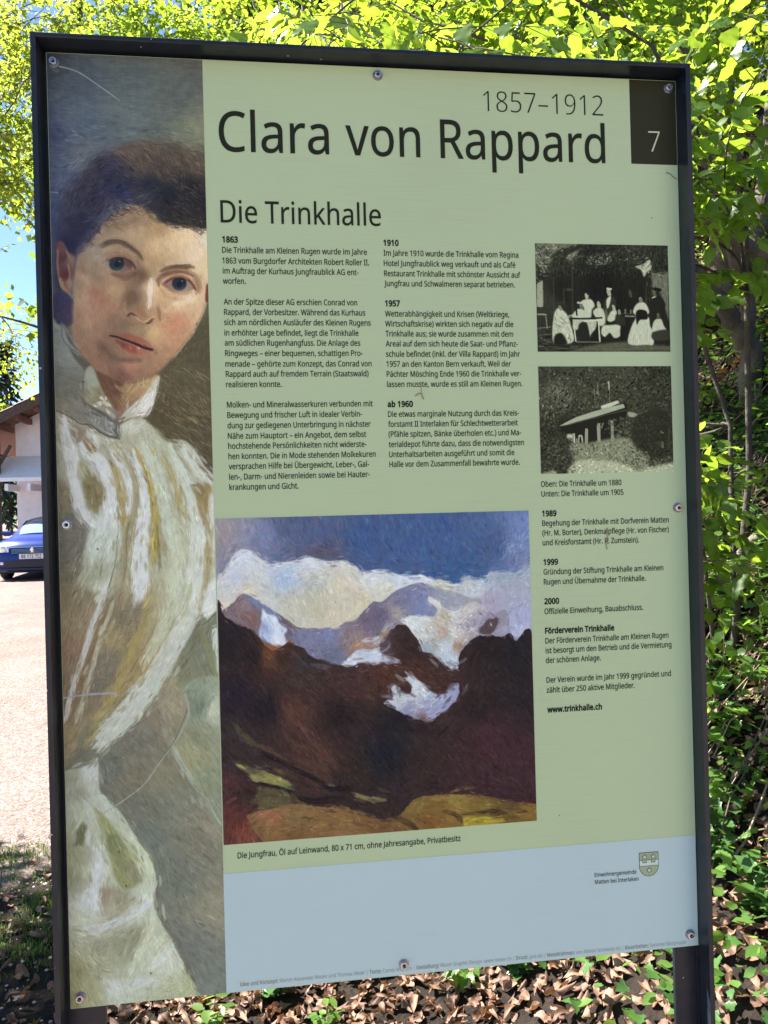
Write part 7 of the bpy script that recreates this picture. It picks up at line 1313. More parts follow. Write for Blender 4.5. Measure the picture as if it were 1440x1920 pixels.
deciduous('hazel_shrub', 'hazel shrub reaching over the top right corner of the board', b4,
    [([b4, b4 + (.1, .0, .8), b4 + (.05, -.1, 1.7), b4 + (-.35, -.2, 2.3), b4 + (-.9, -.25, 2.55)], [.014, .012, .010, .007, .004]),
     ([b4 + (.05, .05, 0), b4 + (.15, .2, 1.0), b4 + (-.1, .3, 2.0), b4 + (-.7, .3, 2.6)], [.012, .010, .008, .004]),
     ([b4 + (-.05, 0, 0), b4 + (-.15, -.1, .5), b4 + (-.3, -.2, 1.0)], [.009, .007, .004])],
    [((.80, 1.35, 2.83), (.75, .35, .16), 15), ((1.45, 1.35, 2.55), (.28, .4, .45), 15), ((1.50, 1.5, 1.60), (.24, .35, .22), 8), ((1.45, 1.25, 1.80), (.12, .2, .12), 3), ((1.75, 1.9, 1.35), (.25, .35, .2), 6), ((1.95, 2.3, 1.9), (.3, .3, .3), 5)],
    SPB, 'hazel', M['hazel_leaf'], M['dark_bark'], 24, cat='shrub', per=4, limb_r=.012, scale=.95)

b5 = onground(3.08, 3.32, -.05)
deciduous('hazel_tree', 'old leaning hazel with thick grey stems on the bank beside the upper right frame', b5,
    [([b5, (3.04, 3.27, 2.52), (2.88, 3.19, 2.68), (2.69, 3.11, 2.84), (2.53, 3.03, 2.95), (2.25, 2.95, 3.15)], [.075, .065, .055, .05, .045, .03]),
     ([b5 + (.05, .05, 0), (3.10, 3.36, 2.60), (3.02, 3.27, 2.85), (2.90, 3.19, 3.10), (2.66, 3.01, 3.45), (2.46, 2.84, 3.88), (2.33, 2.75, 4.3)], [.06, .05, .045, .04, .035, .03, .02]),
     ([b5 + (.12, -.3, .0), (2.95, 2.75, 2.62), (2.73, 2.60, 2.82), (2.48, 2.53, 2.91), (2.25, 2.46, 3.0), (2.06, 2.38, 3.15)], [.05, .045, .042, .04, .035, .025])],
    [((2.1, 2.6, 3.9), (.5, .4, .35), 5), ((2.0, 2.4, 3.35), (.25, .3, .2), 3)],
    SPB, 'hazel', M['hazel_leaf'], M['bark'], 25, 'trees on the bank behind the board', per=4, limb_r=.012, scale=.9)

# spruces and leafy wood further off
def spruce(base, h, seed, label, w=.22, group='spruces far behind the yard'):
    r = np.random.RandomState(seed); t = empty('spruce_tree', tuple(base), label, 'tree', group)
    mesh('trunk', *tube_vf([(0, 0, 0), (0, 0, h * .5), (0, 0, h)], [h * .014, h * .009, .02], 7), M['dark_bark'], t, True)
    P, D, S = [], [], []
    z = h * .08
    while z < h * .99:
        L = (h - z) * w * r.uniform(.75, 1.15); nb = 9
        for k in range(nb):
            a = 2 * math.pi * k / nb + r.rand(); n = max(3, int(L / (.02 * h + .12)))
            for i in range(n):
                f = (i + .6) / n; P.append((math.cos(a) * L * f, math.sin(a) * L * f, z - L * f * .35 + L * f * f * .12)); D.append((math.cos(a) + r.randn() * .5, math.sin(a) + r.randn() * .5, -.5 + r.randn() * .3)); S.append((.03 * h + .12) * r.uniform(.7, 1.4))
        z += h * .022
    P, D, S = np.array(P), np.array(D), np.array(S); R = frames(D, np.array([[.3, .2, 1.]]) + r.randn(len(P), 3) * .3)
    tv, tt = TM['small']; V = np.einsum('nij,kj->nki', R * S[:, None, None], tv) + P[:, None]
    T = (tt[None] + (np.arange(len(P)) * len(tv))[:, None, None]).reshape(-1, 3)
    o = mesh_np('crown', V.reshape(-1, 3), T, M['needle'], t, np.repeat(r.rand(len(P)), len(tv))); return t
spruce(onground(-17.6, 52, 0), 12.6, 31, 'dark spruce rising behind the house roof left of the board')
spruce(onground(-23.5, 58, 0), 9.0, 32, 'lower spruce at the left edge behind the house')
for k, (x, y, h, lab) in enumerate(((1.6, 13.5, 14, 'tall dark spruce on the slope seen through gaps above the board middle'), (3.4, 12.0, 13, 'dark spruce trunk and boughs above the upper right corner'), (4.4, 9.5, 11, 'shaded spruce high on the bank at the right edge'), (-.2, 16, 15, 'dark spruce deep in the wood left of the tall one'))):
    spruce(onground(x, y, 0), h, 40 + k, lab, .16, 'spruces on the bank')
def far_tree(base, h, w, seed, label, n=2600, mat='far_leaf', size=.16, group='leafy trees beyond the yard', low=.25, name='leafy_tree'):
    r = np.random.RandomState(seed); t = empty(name, tuple(base), label, 'tree', group)
    mesh('trunk', *tube_vf([(0, 0, -.3), (.05, 0, h * .4), (0, .05, h * .85)], [h * .018, h * .013, h * .004], 7), M['bark'], t, True)
    P = []
    k = max(8, n // 110)
    for _ in range(k):
        v = r.randn(3); v /= np.linalg.norm(v); c = np.array((v[0] * w, v[1] * w, h * (low + (1 - low) * .5) + v[2] * h * (1 - low) * .48)) * np.array((r.rand() ** .3,) * 2 + (1,))
        rr = w * r.uniform(.22, .4); m_ = n // k; u = r.randn(m_, 3); u /= np.linalg.norm(u, axis=1)[:, None]; P.append(c + u * rr * r.rand(m_, 1) ** .45 * (1, 1, .7))
        mesh('branch', *tube_vf([(0, 0, h * .35), tuple(c * (.5, .5, .8)), tuple(c)], [h * .006, h * .004, .01], 5), M['bark'], t, True)
    P = np.concatenate(P); n = len(P); R = frames(r.randn(n, 3), r.randn(n, 3) * .6 + (0, 0, 1)); S = size * r.uniform(.6, 1.4, n)
    tv, tt = TM['small']; V = np.einsum('nij,kj->nki', R * S[:, None, None], tv * (1, 1.5, 1)) + P[:, None]
    T = (tt[None] + (np.arange(n) * len(tv))[:, None, None]).reshape(-1, 3)
    mesh_np('crown', V.reshape(-1, 3), T, M[mat], t, np.repeat(np.clip(r.rand(n), 0, 1), len(tv))); return t
far_tree(onground(-10.6, 24.5), 4.2, 1.6, 51, 'pale leafy tree beside the house veranda at the left edge', 3000, size=.13)
far_tree(onground(-4.5, 3.9), 5.9, 1.05, 52, 'small leafy tree out of view, added to shade the grass', 3000, size=.09, low=.55, group=None)  # unseen tree left of the view, added for its shade on the soil
far_tree(onground(-17.5, 42), 8.5, 3.4, 53, 'broad tree at the far left below the spruce', 3200, size=.26)
for k, (x, y, h, w, s, lab) in enumerate(((-1.4, 10.5, 9.5, 2.2, .11, 'sunlit leafy tree in the wood above the left part of the board'), (.8, 10.2, 10, 2.2, .11, 'sunlit leafy tree in the wood above the board middle'), (2.9, 8.2, 8.5, 2.0, .10, 'bright leafy tree on the bank above the right corner'), (4.3, 6.6, 6.4, 1.8, .09, 'leafy tree high on the bank at the right edge'), (-2.3, 12.5, 9.8, 1.2, .11, 'tall open leafy tree at the upper left'), (2.2, 15.5, 13, 3, .16, 'tall leafy tree at the top of the slope'))):
    far_tree(onground(x, y), h, w, 60 + k, lab, 5200, size=s, group='leafy trees in the wood', low=.3)

# wooded hill beyond the house
def hill(x, y): return -2 + 26 * np.exp(-((x + 60) / 55) ** 2 - ((y - 190) / 60) ** 2) + 30 * np.exp(-((x - 60) / 60) ** 2 - ((y - 150) / 50) ** 2)
Vh, Th = grid(-260, 220, 90, 300, 60, 30, hill)
tag(mesh_np('hill', Vh, Th, simple('wooded hillside', (.06, .10, .03), .95, 0, .5, .12), None, None, True), 'low wooded hill beyond the house', kind='structure')

# ---------------------------------------------------------------- leaf litter, bank plants
def surf_normal(x, y):
    e = .03; return np.stack([-(gz(x + e, y) - gz(x - e, y)) / (2 * e), -(gz(x, y + e) - gz(x, y - e)) / (2 * e), np.ones_like(x)], -1)
def litter(n, box, dens, seed, size=(.045, .078), lift=.035):
    r = np.random.RandomState(seed); x = r.uniform(box[0], box[1], n); y = r.uniform(box[2], box[3], n); k = r.rand(n) < dens(x, y); x, y = x[k], y[k]; n = len(x)
    P = np.stack([x, y, gz(x, y) + .004 + r.rand(n) ** 1.6 * lift], -1); nr = surf_normal(x, y); nr /= np.linalg.norm(nr, axis=1)[:, None]; nr = nr + r.randn(n, 3) * .38
    a = r.rand(n) * 6.283; d = np.stack([np.cos(a), np.sin(a), np.zeros(n)], -1); d = d - nr * (d * nr).sum(1, keepdims=True) / (nr * nr).sum(1, keepdims=True)
    nr /= np.linalg.norm(nr, axis=1)[:, None]
    return P, frames(d, nr), r.uniform(*size, n), np.clip(r.beta(1.6, 2.2, n), 0, 1), r.randint(0, len(DRY), n)
def dens(x, y):
    lit = 1 / (1 + np.exp(-(x + .30 + .10 * np.sin(y * 5)) / .10)); left = .15 * (1 - edge_mix(x, y)); far = np.clip(1.3 - (y - 3.0) * .25, .25, 1)
    return np.clip(lit * far * (1 - .985 * edge_mix(x, y)) + left, 0, 1)
P, R, S, tn, kd = litter(18500, (-2.4, 2.6, .75, 4.3), dens, 71, (.036, .070), .028)
LG = 'dry beech leaves lying in the litter behind the board'
for o in leaves(P, R, S, tn, kd, M['dry_leaf'], None, np.zeros(3), 300, 'dry_leaf', 'leaf_litter'):
    if o.get('kind'): tag(o, 'brown dry beech leaf litter covering the ground and bank')
    else: tag(o, 'curled brown beech leaf lying in the sunlit litter', 'leaf', LG)
P, R, S, tn, kd = litter(9000, (1.2, 7, 3.6, 9.5), lambda x, y: .9 * np.clip(gz(x, y), 0, 1), 72, (.07, .12), .08)
for o in leaves(P, R, S, tn, kd, M['dry_leaf'], None, np.zeros(3), 0, 'dry_leaf', 'leaf_litter'): tag(o, 'brown leaf litter on the upper part of the bank')

def herb(base, seed, kind, mat, n, h, spread, leaf, label, name, cat, group, fill=0.0, three=False):
    """small plant: stems rising from one root with leaves along them"""
    r = np.random.RandomState(seed); t = empty(name, tuple(base), label, cat, group); A, B = [], []; P, D, Nn, S = [], [], [], []
    for k in range(n):
        a = r.rand() * 6.283; q = np.array((math.cos(a), math.sin(a), 0)) * spread * r.uniform(.1, 1); top = q + np.array((0, 0, h * r.uniform(.5, 1.1))); p = q * .15; m_ = 4
        for i in range(m_):
            f = (i + 1) / m_; c = q * .15 * (1 - f) + q * f * f + np.array((0, 0, top[2] * f)); A.append(p); B.append(c)
            if i >= (1 if three else 0):
                for s_ in ((-1, 0, 1) if three and i == m_ - 1 else (-1, 1)):
                    b_ = a + s_ * 1.3 + r.randn() * .4; P.append(c); D.append((math.cos(b_), math.sin(b_), r.uniform(-.35, .35))); Nn.append((r.randn() * .3, r.randn() * .3, 1)); S.append(leaf * r.uniform(.6, 1.15))
            p = c
    V, T = seg_mass(A, B, .0014, .0010, 3); mesh_np('stem', V, T, M['twig'] if kind == 'ivy' else M['herb_leaf'], t, np.full(len(V), .5))
    P = np.array(P); R = frames(np.array(D), np.array(Nn)); S = np.array(S); tv, tt = TM[kind]
    for i in range(len(P)):
        o = bpy.data.objects.new('leaf', leaf_mesh(kind, int(r.randint(5)), mat)); link(o, t); mm = np.eye(4); mm[:3, :3] = R[i] * S[i]; mm[:3, 3] = P[i]; o.matrix_local = Matrix(mm.tolist())
    return t
r_ = np.random.RandomState(81)
# seedlings in the litter under the board, left to right
row = [(.02, 1.42, 'herb', 'first'), (.20, 1.55, 'ivy', ''), (.36, 1.36, 'herb', ''), (.47, 1.62, 'herb', ''), (.80, 1.45, 'hazel', ''), (.93, 1.55, 'hazel', ''), (.98, 1.36, 'ivy', ''), (.70, 1.22, 'hazel', ''), (.60, 1.75, 'herb', '')]
labs = ['small green seedling at the foot of the left post', 'low ivy sprig in dry leaves near the left post', 'upright pair of narrow green leaves under the left half of the board', 'tiny green shoot under the middle of the board', 'toothed green bramble sprig left of the right post', 'bright three leaved bramble beside the right post', 'pale ivy leaf cluster low beside the right post', 'broad toothed leaf sprig at the lower edge near the right post', 'small green shoot in the litter right of the middle']
for k, ((x, y, kd_, _), lb) in enumerate(zip(row, labs)):
    herb(onground(x, y, .01), 90 + k, kd_, M['ivy_leaf' if kd_ == 'ivy' else 'herb_leaf'], 3, .09, .06, .05 if kd_ != 'herb' else .045, lb, 'seedling', 'seedling', 'seedlings in the leaf litter', three=kd_ == 'hazel')
# bank undergrowth at the right edge
k = 0
for y in np.arange(1.0, 3.9, .17):
    for j in range(3):
        px = r_.uniform(1325, 1450); d = (y + 1.02) / (1 + (.5) * .125) ; a = (px - 720) / 1450 + .125
        x = .287 + (y + 1.02) * a / (1 - .125 * (px - 720) / 1450) + r_.randn() * .03; yy = y + r_.randn() * .05; kd_ = ('ivy', 'herb', 'hazel', 'ivy')[r_.randint(4)]
        herb(onground(x, yy, .01), 200 + k, kd_, M['ivy_leaf' if kd_ == 'ivy' else 'herb_leaf'], 4, .15, .12, .052 if kd_ != 'herb' else .04,
             {'ivy': 'dark green ivy trailing over the bank right of the board', 'herb': 'narrow leaved green herb on the bank right of the board', 'hazel': 'broad leaved bramble shoot on the bank right of the board'}[kd_], {'ivy': 'ivy_plant', 'herb': 'herb_plant', 'hazel': 'bramble_plant'}[kd_], 'plant', 'low plants on the bank', three=kd_ == 'hazel'); k += 1
# undergrowth nobody could count, further along the bank
n = 5200; x = r_.uniform(1.0, 4.2, n); y = r_.uniform(.6, 6.5, n); kp = gz(x, y) > .12; x, y = x[kp], y[kp]; n = len(x)
P = np.stack([x, y, gz(x, y) + .03 + r_.rand(n) * .16], -1); R = frames(np.stack([r_.randn(n), r_.randn(n), r_.uniform(-.4, .3, n)], -1), r_.randn(n, 3) * .35 + (0, 0, 1)); S = r_.uniform(.025, .055, n)
for o in leaves(P, R, S, r_.rand(n), 'ivy', M['ivy_leaf'], None, np.zeros(3), 0, mass='undergrowth'): tag(o, 'low ivy and green undergrowth covering the bank')
n = 8000; x = r_.uniform(.95, 4.2, n); y = r_.uniform(.6, 6.5, n); kp = gz(x, y) > .12; x, y = x[kp], y[kp]; n = len(x)
P = np.stack([x, y, gz(x, y) + .04 + r_.rand(n) ** 1.5 * .38], -1); R = frames(np.stack([r_.randn(n), r_.randn(n), r_.uniform(-.4, .3, n)], -1), r_.randn(n, 3) * .35 + (0, 0, 1)); S = r_.uniform(.028, .062, n)
for o in leaves(P, R, S, r_.rand(n), 'herb', M['herb_leaf'], None, np.zeros(3), 0, mass='undergrowth', far='herb'): tag(o, 'bright green leafy undergrowth on the bank')
# grass
def blades(C, seed, n, h, spread):
    r = np.random.RandomState(seed); V, T, c = [], [], []
    for (x, y) in C:
        for _ in range(n):
            a = r.rand() * 6.283; bx, by = x + r.randn() * spread, y + r.randn() * spread; z = float(gz(bx, by)); H = h * r.uniform(.4, 1.2); dx, dy = math.cos(a) * H * .55, math.sin(a) * H * .55; w = .0019; nx, ny = -math.sin(a) * w, math.cos(a) * w; k = len(V); tt = r.rand()
            V += [(bx - nx, by - ny, z), (bx + nx, by + ny, z), (bx + dx * .3 - nx * .8, by + dy * .3 - ny * .8, z + H * .6), (bx + dx * .3 + nx * .8, by + dy * .3 + ny * .8, z + H * .6), (bx + dx, by + dy, z + H * .85)]
            T += [(k, k + 1, k + 3), (k, k + 3, k + 2), (k + 2, k + 3, k + 4)]; c += [tt] * 5
    return V, T, c
rg = np.random.RandomState(7); C = []
while len(C) < 520:
    x, y = rg.uniform(-2.2, -.1), rg.uniform(1.0, 2.9)
    if noise_ok := (math.sin(x * 5 + 1) * math.cos(y * 4.2) + rg.randn() * .5 > .05 + (.9 if y < 1.9 else 0)): C.append((x, y))
V, T, c = blades(C, 3, 26, .030, .055); tag(mesh_np('grass', V, T, M['grass'], None, c), 'thin short grass growing on the dark soil left of the board', 'grass', kind='stuff')
for k, (x, y, lb) in enumerate(((1.62, 1.62, 'arching green grass clump at the lower right of the board'), (1.74, 1.78, 'second grass clump higher on the bank at the right edge'), (1.5, 1.3, 'small grass clump low beside the right post'))):
    V, T, c = blades([(x, y)] * 3, 20 + k, 26, .20, .03); o = mesh_np('grass_clump', V, T, M['grass'], None, c); tag(o, lb, 'grass clump')
# gravel stones
n = 26000; x = RS.uniform(-3.2, .3, n); y = 2.0 + RS.rand(n) ** 1.7 * 5.5; kp = RS.rand(n) < np.clip(edge_mix(x, y) + .05, 0, 1); x, y = x[kp], y[kp]; n = len(x)
tv = np.array([(1, 0, 0), (0, 1, 0), (-1, 0, 0), (0, -1, 0), (0, 0, .75)], float); tt = np.array([(0, 1, 4), (1, 2, 4), (2, 3, 4), (3, 0, 4)])
S = RS.uniform(.003, .010, n); a = RS.rand(n) * 6.28; R = np.zeros((n, 3, 3)); R[:, 0, 0] = np.cos(a); R[:, 0, 1] = -np.sin(a) * .8; R[:, 1, 0] = np.sin(a); R[:, 1, 1] = np.cos(a) * .8; R[:, 2, 2] = 1
V = np.einsum('nij,kj->nki', R * S[:, None, None], tv) + np.stack([x, y, gz(x, y) - .0005], -1)[:, None]
mg, t, b = nt('gravel stones'); at_ = N(t, 'ShaderNodeAttribute', attribute_name='tint'); t.links.new(ramp(t, at_.outputs['Fac'], [(0, (.10, .075, .065)), (.5, (.24, .185, .165)), (1, (.46, .40, .38))]), b.inputs['Base Color']); b.inputs['Roughness'].default_value = .85
tag(mesh_np('gravel', V.reshape(-1, 3), (tt[None] + (np.arange(n) * 5)[:, None, None]).reshape(-1, 3), mg, None, np.repeat(RS.rand(n), 5)), 'pinkish gravel stones strewn over the yard', 'gravel', kind='stuff')
n = 1500; x = RS.uniform(-2.2, -.05, n); y = RS.uniform(1.0, 3.0, n); S = RS.uniform(.003, .009, n); a = RS.rand(n) * 6.28; R = np.zeros((n, 3, 3)); R[:, 0, 0] = np.cos(a); R[:, 0, 1] = -np.sin(a); R[:, 1, 0] = np.sin(a); R[:, 1, 1] = np.cos(a); R[:, 2, 2] = 1
V = np.einsum('nij,kj->nki', R * S[:, None, None], tv) + np.stack([x, y, gz(x, y)], -1)[:, None]
tag(mesh_np('gravel', V.reshape(-1, 3), (tt[None] + (np.arange(n) * 5)[:, None, None]).reshape(-1, 3), mg, None, np.repeat(.6 + .4 * RS.rand(n), 5)), 'pale stray stones on the dark soil left of the board', 'gravel', kind='stuff')
# fallen sticks and dead stems on the bank
rr = np.random.RandomState(5)
for k in range(64):
    y = rr.uniform(1.1, 4.4); a = (rr.uniform(1320, 1460) - 720) / 1450; x = .287 + (y + 1.02) * (a + .125) / (1 - .125 * a); L = rr.uniform(.25, 1.0); th = rr.uniform(-.9, .9); dx, dy = math.cos(th) * L, math.sin(th) * L
    P = []
    for i in range(7):
        f = i / 6 - .5; q = onground(x + dx * f, y + dy * f, .03 + rr.rand() * .10); P.append(tuple(q + rr.randn(3) * .006))
    mesh_ = mesh('fallen_twig', *tube_vf(P, np.linspace(1, .4, 7) * rr.uniform(.002, .0055), 5), M['dry_twig'] if k % 3 else M['bark'])
    tag(mesh_, 'thin dead stick lying across the leafy bank right of the board', 'twig', 'fallen sticks on the bank')
for k, (p, rad, lb) in enumerate((([(1.55, 2.35, .02), (1.72, 2.2, .05), (1.98, 2.1, .10), (2.4, 2.05, .1)], [.045, .05, .045, .03], 'mossy rotten log lying on the bank beside the right post'),
        ([(1.35, 3.0, .0), (1.62, 2.7, .35), (1.85, 2.55, .75)], [.022, .018, .010], 'thin leaning dead stem on the bank halfway up'),
        ([(2.05, 3.4, .0), (1.95, 3.0, .2), (1.80, 2.6, .22), (1.6, 2.3, .1)], [.035, .03, .026, .012], 'grey fallen bough across the bank below the beech'))):
    P = []
    for i in range(len(p) - 1):
        for f in (0, .33, .66): q = np.array(p[i]) * (1 - f) + np.array(p[i + 1]) * f; P.append(tuple(onground(q[0], q[1], q[2]) + rr.randn(3) * .008))
    P.append(tuple(onground(*p[-1]))); rd = np.interp(np.linspace(0, len(rad) - 1, len(P)), range(len(rad)), rad)
    tag(mesh('fallen_branch', *tube_vf(P, rd, 8), M['bark'], None, True), lb, 'branch')
P = [tuple(onground(x, y, z)) for x, y, z in ((.93, 1.78, .05), (.98, 1.62, .06), (1.04, 1.45, .04), (1.09, 1.28, .05))]
tag(mesh('fallen_twig', *tube_vf(P, [.004, .005, .005, .003], 6), M['dry_twig']), 'pale brown stick lying in the litter just left of the right post', 'twig')

# ---------------------------------------------------------------- house across the yard
M['plaster'] = simple('pale plaster', (.86, .84, .87), .9, 0, .06, 6, .002)
M['wood_dark'] = simple('dark weathered timber', (.085, .055, .042), .8, 0, .3, 14, .003)
M['wood_red'] = simple('reddish rafters', (.17, .075, .05), .8, 0, .3, 14, .003)
M['tile'] = simple('brown roof tile', (.16, .085, .06), .85, 0, .35, 8, .004)
M['white_trim'] = simple('white painted trim', (.88, .89, .91), .6, 0, .05, 10)
M['pink_trim'] = simple('pale pink stone surround', (.56, .44, .42), .8, 0, .08, 12)
M['shutter'] = simple('grey green shutter', (.20, .27, .25), .6, 0, .1, 20)
M['pane'] = simple('dark window glass', (.03, .04, .05), .08, 0, .1, 5)
hx, hy = -7.05, 21.3; hz = float(gz(hx, hy))
H = empty('house', (hx, hy, hz), 'white plastered house with brown tiled overhanging roof behind the blue car', 'house')
RID, EVX, EVZ = 5.5, -1.25, 3.30; SLP = .50                     # gable front: the roof rises to the right
def rz_(x): return EVZ + (min(x, 2 * RID - x) - EVX) * SLP
wv = [(0, 0, -.5), (11, 0, -.5), (11, 0, rz_(11)), (RID, 0, rz_(RID)), (0, 0, rz_(0))]
wm = MB(); wm.add(wv + [(x, 7, z) for x, y, z in wv], [(0, 1, 2, 3, 4), (9, 8, 7, 6, 5)] + [(k, 5 + k, 5 + (k + 1) % 5, (k + 1) % 5) for k in range(5)]); wm.build('wall', M['plaster'], H)
mb = MB()
for xa, xb in ((EVX, RID), (2 * RID - EVX, RID)):
    za, zb2 = EVZ + .02, rz_(RID) + .02
    mb.add([(xa, -1.2, za), (xb, -1.2, zb2), (xb, 8, zb2), (xa, 8, za), (xa, -1.2, za + .12), (xb, -1.2, zb2 + .12), (xb, 8, zb2 + .12), (xa, 8, za + .12)], [(0, 1, 2, 3), (7, 6, 5, 4), (4, 5, 1, 0), (5, 6, 2, 1), (6, 7, 3, 2), (7, 4, 0, 3)])
roof = mb.build('roof', M['wood_red'], H)
tile_me = None
for j in range(9):                                            # verge tiles along the gable edge and the first courses behind
    for i in range(16):
        if tile_me is None:
            V, F = [], []
            for xx in (0, .44):
                for k in range(5):
                    a = math.pi * k / 4; V.append((xx, .13 * math.cos(a), .05 * math.sin(a) + xx * SLP + (.02 if xx == 0 else 0)))
            F = [(k, k + 5, k + 6, k + 1) for k in range(4)] + [(4, 3, 2, 1, 0)]
            tile_me = bpy.data.meshes.new('tile'); tile_me.from_pydata(V, [], F); tile_me.materials.append(M['tile'])
        o = bpy.data.objects.new('tile', tile_me); link(o, roof); x = EVX + i * .40; o.location = (x, -1.1 + j * .27, EVZ + .15 + (x - EVX) * SLP)
for i in range(5):
    y = -1.05 + i * .0; x0_ = EVX + .1
for i in range(14):                                           # purlin ends and rafters under the overhang
    x = -1.1 + i * .48; z = rz_(x) - .02; mb = MB(); mb.box(x, x + .11, -1.12, -.002, z - .16, z); mb.build('rafter', M['wood_red'], H)
mb = MB(); mb.add([(EVX, -1.235, EVZ - .12), (RID, -1.235, rz_(RID) - .12), (RID, -1.205, rz_(RID) - .12), (EVX, -1.205, EVZ - .12), (EVX, -1.235, EVZ + .13), (RID, -1.235, rz_(RID) + .13), (RID, -1.205, rz_(RID) + .13), (EVX, -1.205, EVZ + .13)], [(3, 2, 1, 0), (4, 5, 6, 7), (0, 1, 5, 4), (1, 2, 6, 5), (2, 3, 7, 6), (3, 0, 4, 7)]); mb.build('barge_board', M['wood_dark'], H)
MB().box(-.34, -.14, -.95, -.75, -.4, 3.55).build('veranda_post', M['wood_dark'], H)
mb = MB(); mb.tube([(-.24, -.85, 2.6), (.15, -.85, 3.28)], .05, 6); mb.build('brace', M['wood_dark'], H)
mb = MB(); mb.tube([(-.24, -.85, 2.6), (-.6, -.85, 3.28)], .05, 6); mb.build('brace', M['wood_dark'], H)
aw = MB(); aw.add([(-.62, -1.0, 2.32), (4.2, -1.0, 2.32), (4.2, -.02, 2.95), (-.62, -.02, 2.95), (-.62, -1.0, 2.42), (4.2, -1.0, 2.42), (4.2, -.02, 3.05), (-.62, -.02, 3.05)], [(3, 2, 1, 0), (4, 5, 6, 7), (0, 1, 5, 4), (1, 2, 6, 5), (2, 3, 7, 6), (3, 0, 4, 7)])
canopy = aw.build('door_canopy', M['white_trim'], H)
for i in range(9):
    x = -.55 + i * .56; mb = MB(); mb.box(x, x + .09, -.96, -.06, 2.08 + 0, 2.26); mb.build('canopy_bracket', M['white_trim'], canopy)
MB().box(1.02, 1.14, -.06, -.003, .55, 2.0).build('window_surround', M['pink_trim'], H)
MB().box(2.45, 2.57, -.06, -.003, .55, 2.0).build('window_surround', M['pink_trim'], H)
MB().box(.98, 2.61, -.08, -.003, 2.003, 2.12).build('window_surround', M['pink_trim'], H)
w = MB().box(1.142, 2.448, -.03, -.004, .55, 2.0).build('window', M['pane'], H)
for i in range(22): MB().box(1.15, 1.78, -.055, -.031, .57 + i * .064, .57 + i * .064 + .045).build('shutter_slat', M['shutter'], w)
MB().box(0.0, 1.0, -.035, -.003, 0, .32).build('plinth', M['pink_trim'], H)

# ---------------------------------------------------------------- parked car
M['paint'] = simple('dark blue car paint', (.003, .026, .20), .3, .0, .05, 3, 0, .25, .12)
M['glass'] = simple('car glass', (.22, .30, .38), .06, 0, .1, 2, 0, .9)  # pale blue base stands in for bright sky mirrored in the glass
M['chrome'] = simple('chrome', (.75, .76, .78), .12, 1, .05, 50)
M['blackp'] = simple('black plastic', (.012, .012, .014), .5, 0, .2, 30)
M['rubber'] = simple('tyre rubber', (.02, .02, .021), .85, 0, .2, 30)
M['lamp'] = simple('headlight glass', (.62, .66, .72), .08, .4, .1, 10, 0, .8)
M['plate'] = simple('white number plate', (.78, .78, .76), .5, 0, .02, 5)
M['rim'] = simple('alloy rim', (.45, .45, .47), .3, .9, .05, 10)
cx, cy = -5.42, 17.2; cz = float(gz(cx, cy))
CAR = empty('parked_car', (cx, cy, cz), 'dark blue parked car facing the camera on the gravel yard', 'car', rz=math.radians(2))
# rows from front bumper underside over bonnet, roof and tail: y, z, half width, corner drop, corner set-back
ROWS = [(.10, .20, .70, .0, .10), (.02, .24, .78, .0, .14), (-.0, .42, .84, .0, .18), (.0, .58, .86, .0, .20), (.04, .72, .86, .02, .20), (.14, .84, .85, .05, .16), (.45, .93, .84, .07, .06), (.95, .99, .82, .07, 0), (1.22, 1.02, .80, .06, 0),
        (1.75, 1.30, .66, .05, 0), (2.02, 1.405, .60, .04, 0), (2.5, 1.455, .58, .04, 0), (3.1, 1.43, .57, .04, 0), (3.7, 1.28, .62, .05, 0), (4.05, 1.02, .74, .05, 0), (4.2, .85, .80, .02, -.1), (4.26, .5, .82, 0, -.14), (4.2, .24, .76, 0, -.1)]
n = 13; V = []
for y, z, hw, dr, sb in ROWS:
    for k in range(n):
        tt_ = -1 + 2 * k / (n - 1); e = abs(tt_) ** 3.2; V.append((hw * tt_, y + sb * e, z - dr * e))
F = [(j * n + k, j * n + k + 1, (j + 1) * n + k + 1, (j + 1) * n + k) for j in range(len(ROWS) - 1) for k in range(n - 1)]
body = MB(); body.add(V, F)
for sg in (-1, 1):                                            # flanks with arches
    SV, SF = [], []; ys_ = np.linspace(.12, 4.2, 41); ry = [q[0] for q in ROWS[2:-2]]
    for y in ys_:
        zt_ = float(np.interp(y, [q[0] for q in ROWS[3:16]], [q[1] - q[3] for q in ROWS[3:16]])); hw = float(np.interp(y, [q[0] for q in ROWS[3:16]], [q[2] for q in ROWS[3:16]]))
        zs = .22
        for wy in (.80, 3.42):
            if abs(y - wy) < .36: zs = max(zs, .32 + math.sqrt(.36 ** 2 - (y - wy) ** 2))
        for q in range(5):
            f = q / 4; zz = zs + (min(zt_, 10) - zs) * f; wmid = .87 if zz < .95 else hw + (.87 - hw) * max(0, 1 - (zz - .95) / max(zt_ - .95, .02)) ** 1.2
            wmid = min(wmid, .87) if 0 < q < 4 else (hw if q == 4 else .86); SV.append((sg * wmid, y, zz))
    for i in range(40):
        for q in range(4):
            a_ = (i * 5 + q, (i + 1) * 5 + q, (i + 1) * 5 + q + 1, i * 5 + q + 1); SF.append(a_ if sg > 0 else a_[::-1])
    body.add(SV, SF)
body.build('body', M['paint'], CAR, True)
def quadpatch(name, pts, mat, parent=CAR, smooth=False): return mesh(name, pts, [(0, 1, 2, 3)] if len(pts) == 4 else [tuple(range(len(pts)))], mat, parent, smooth)
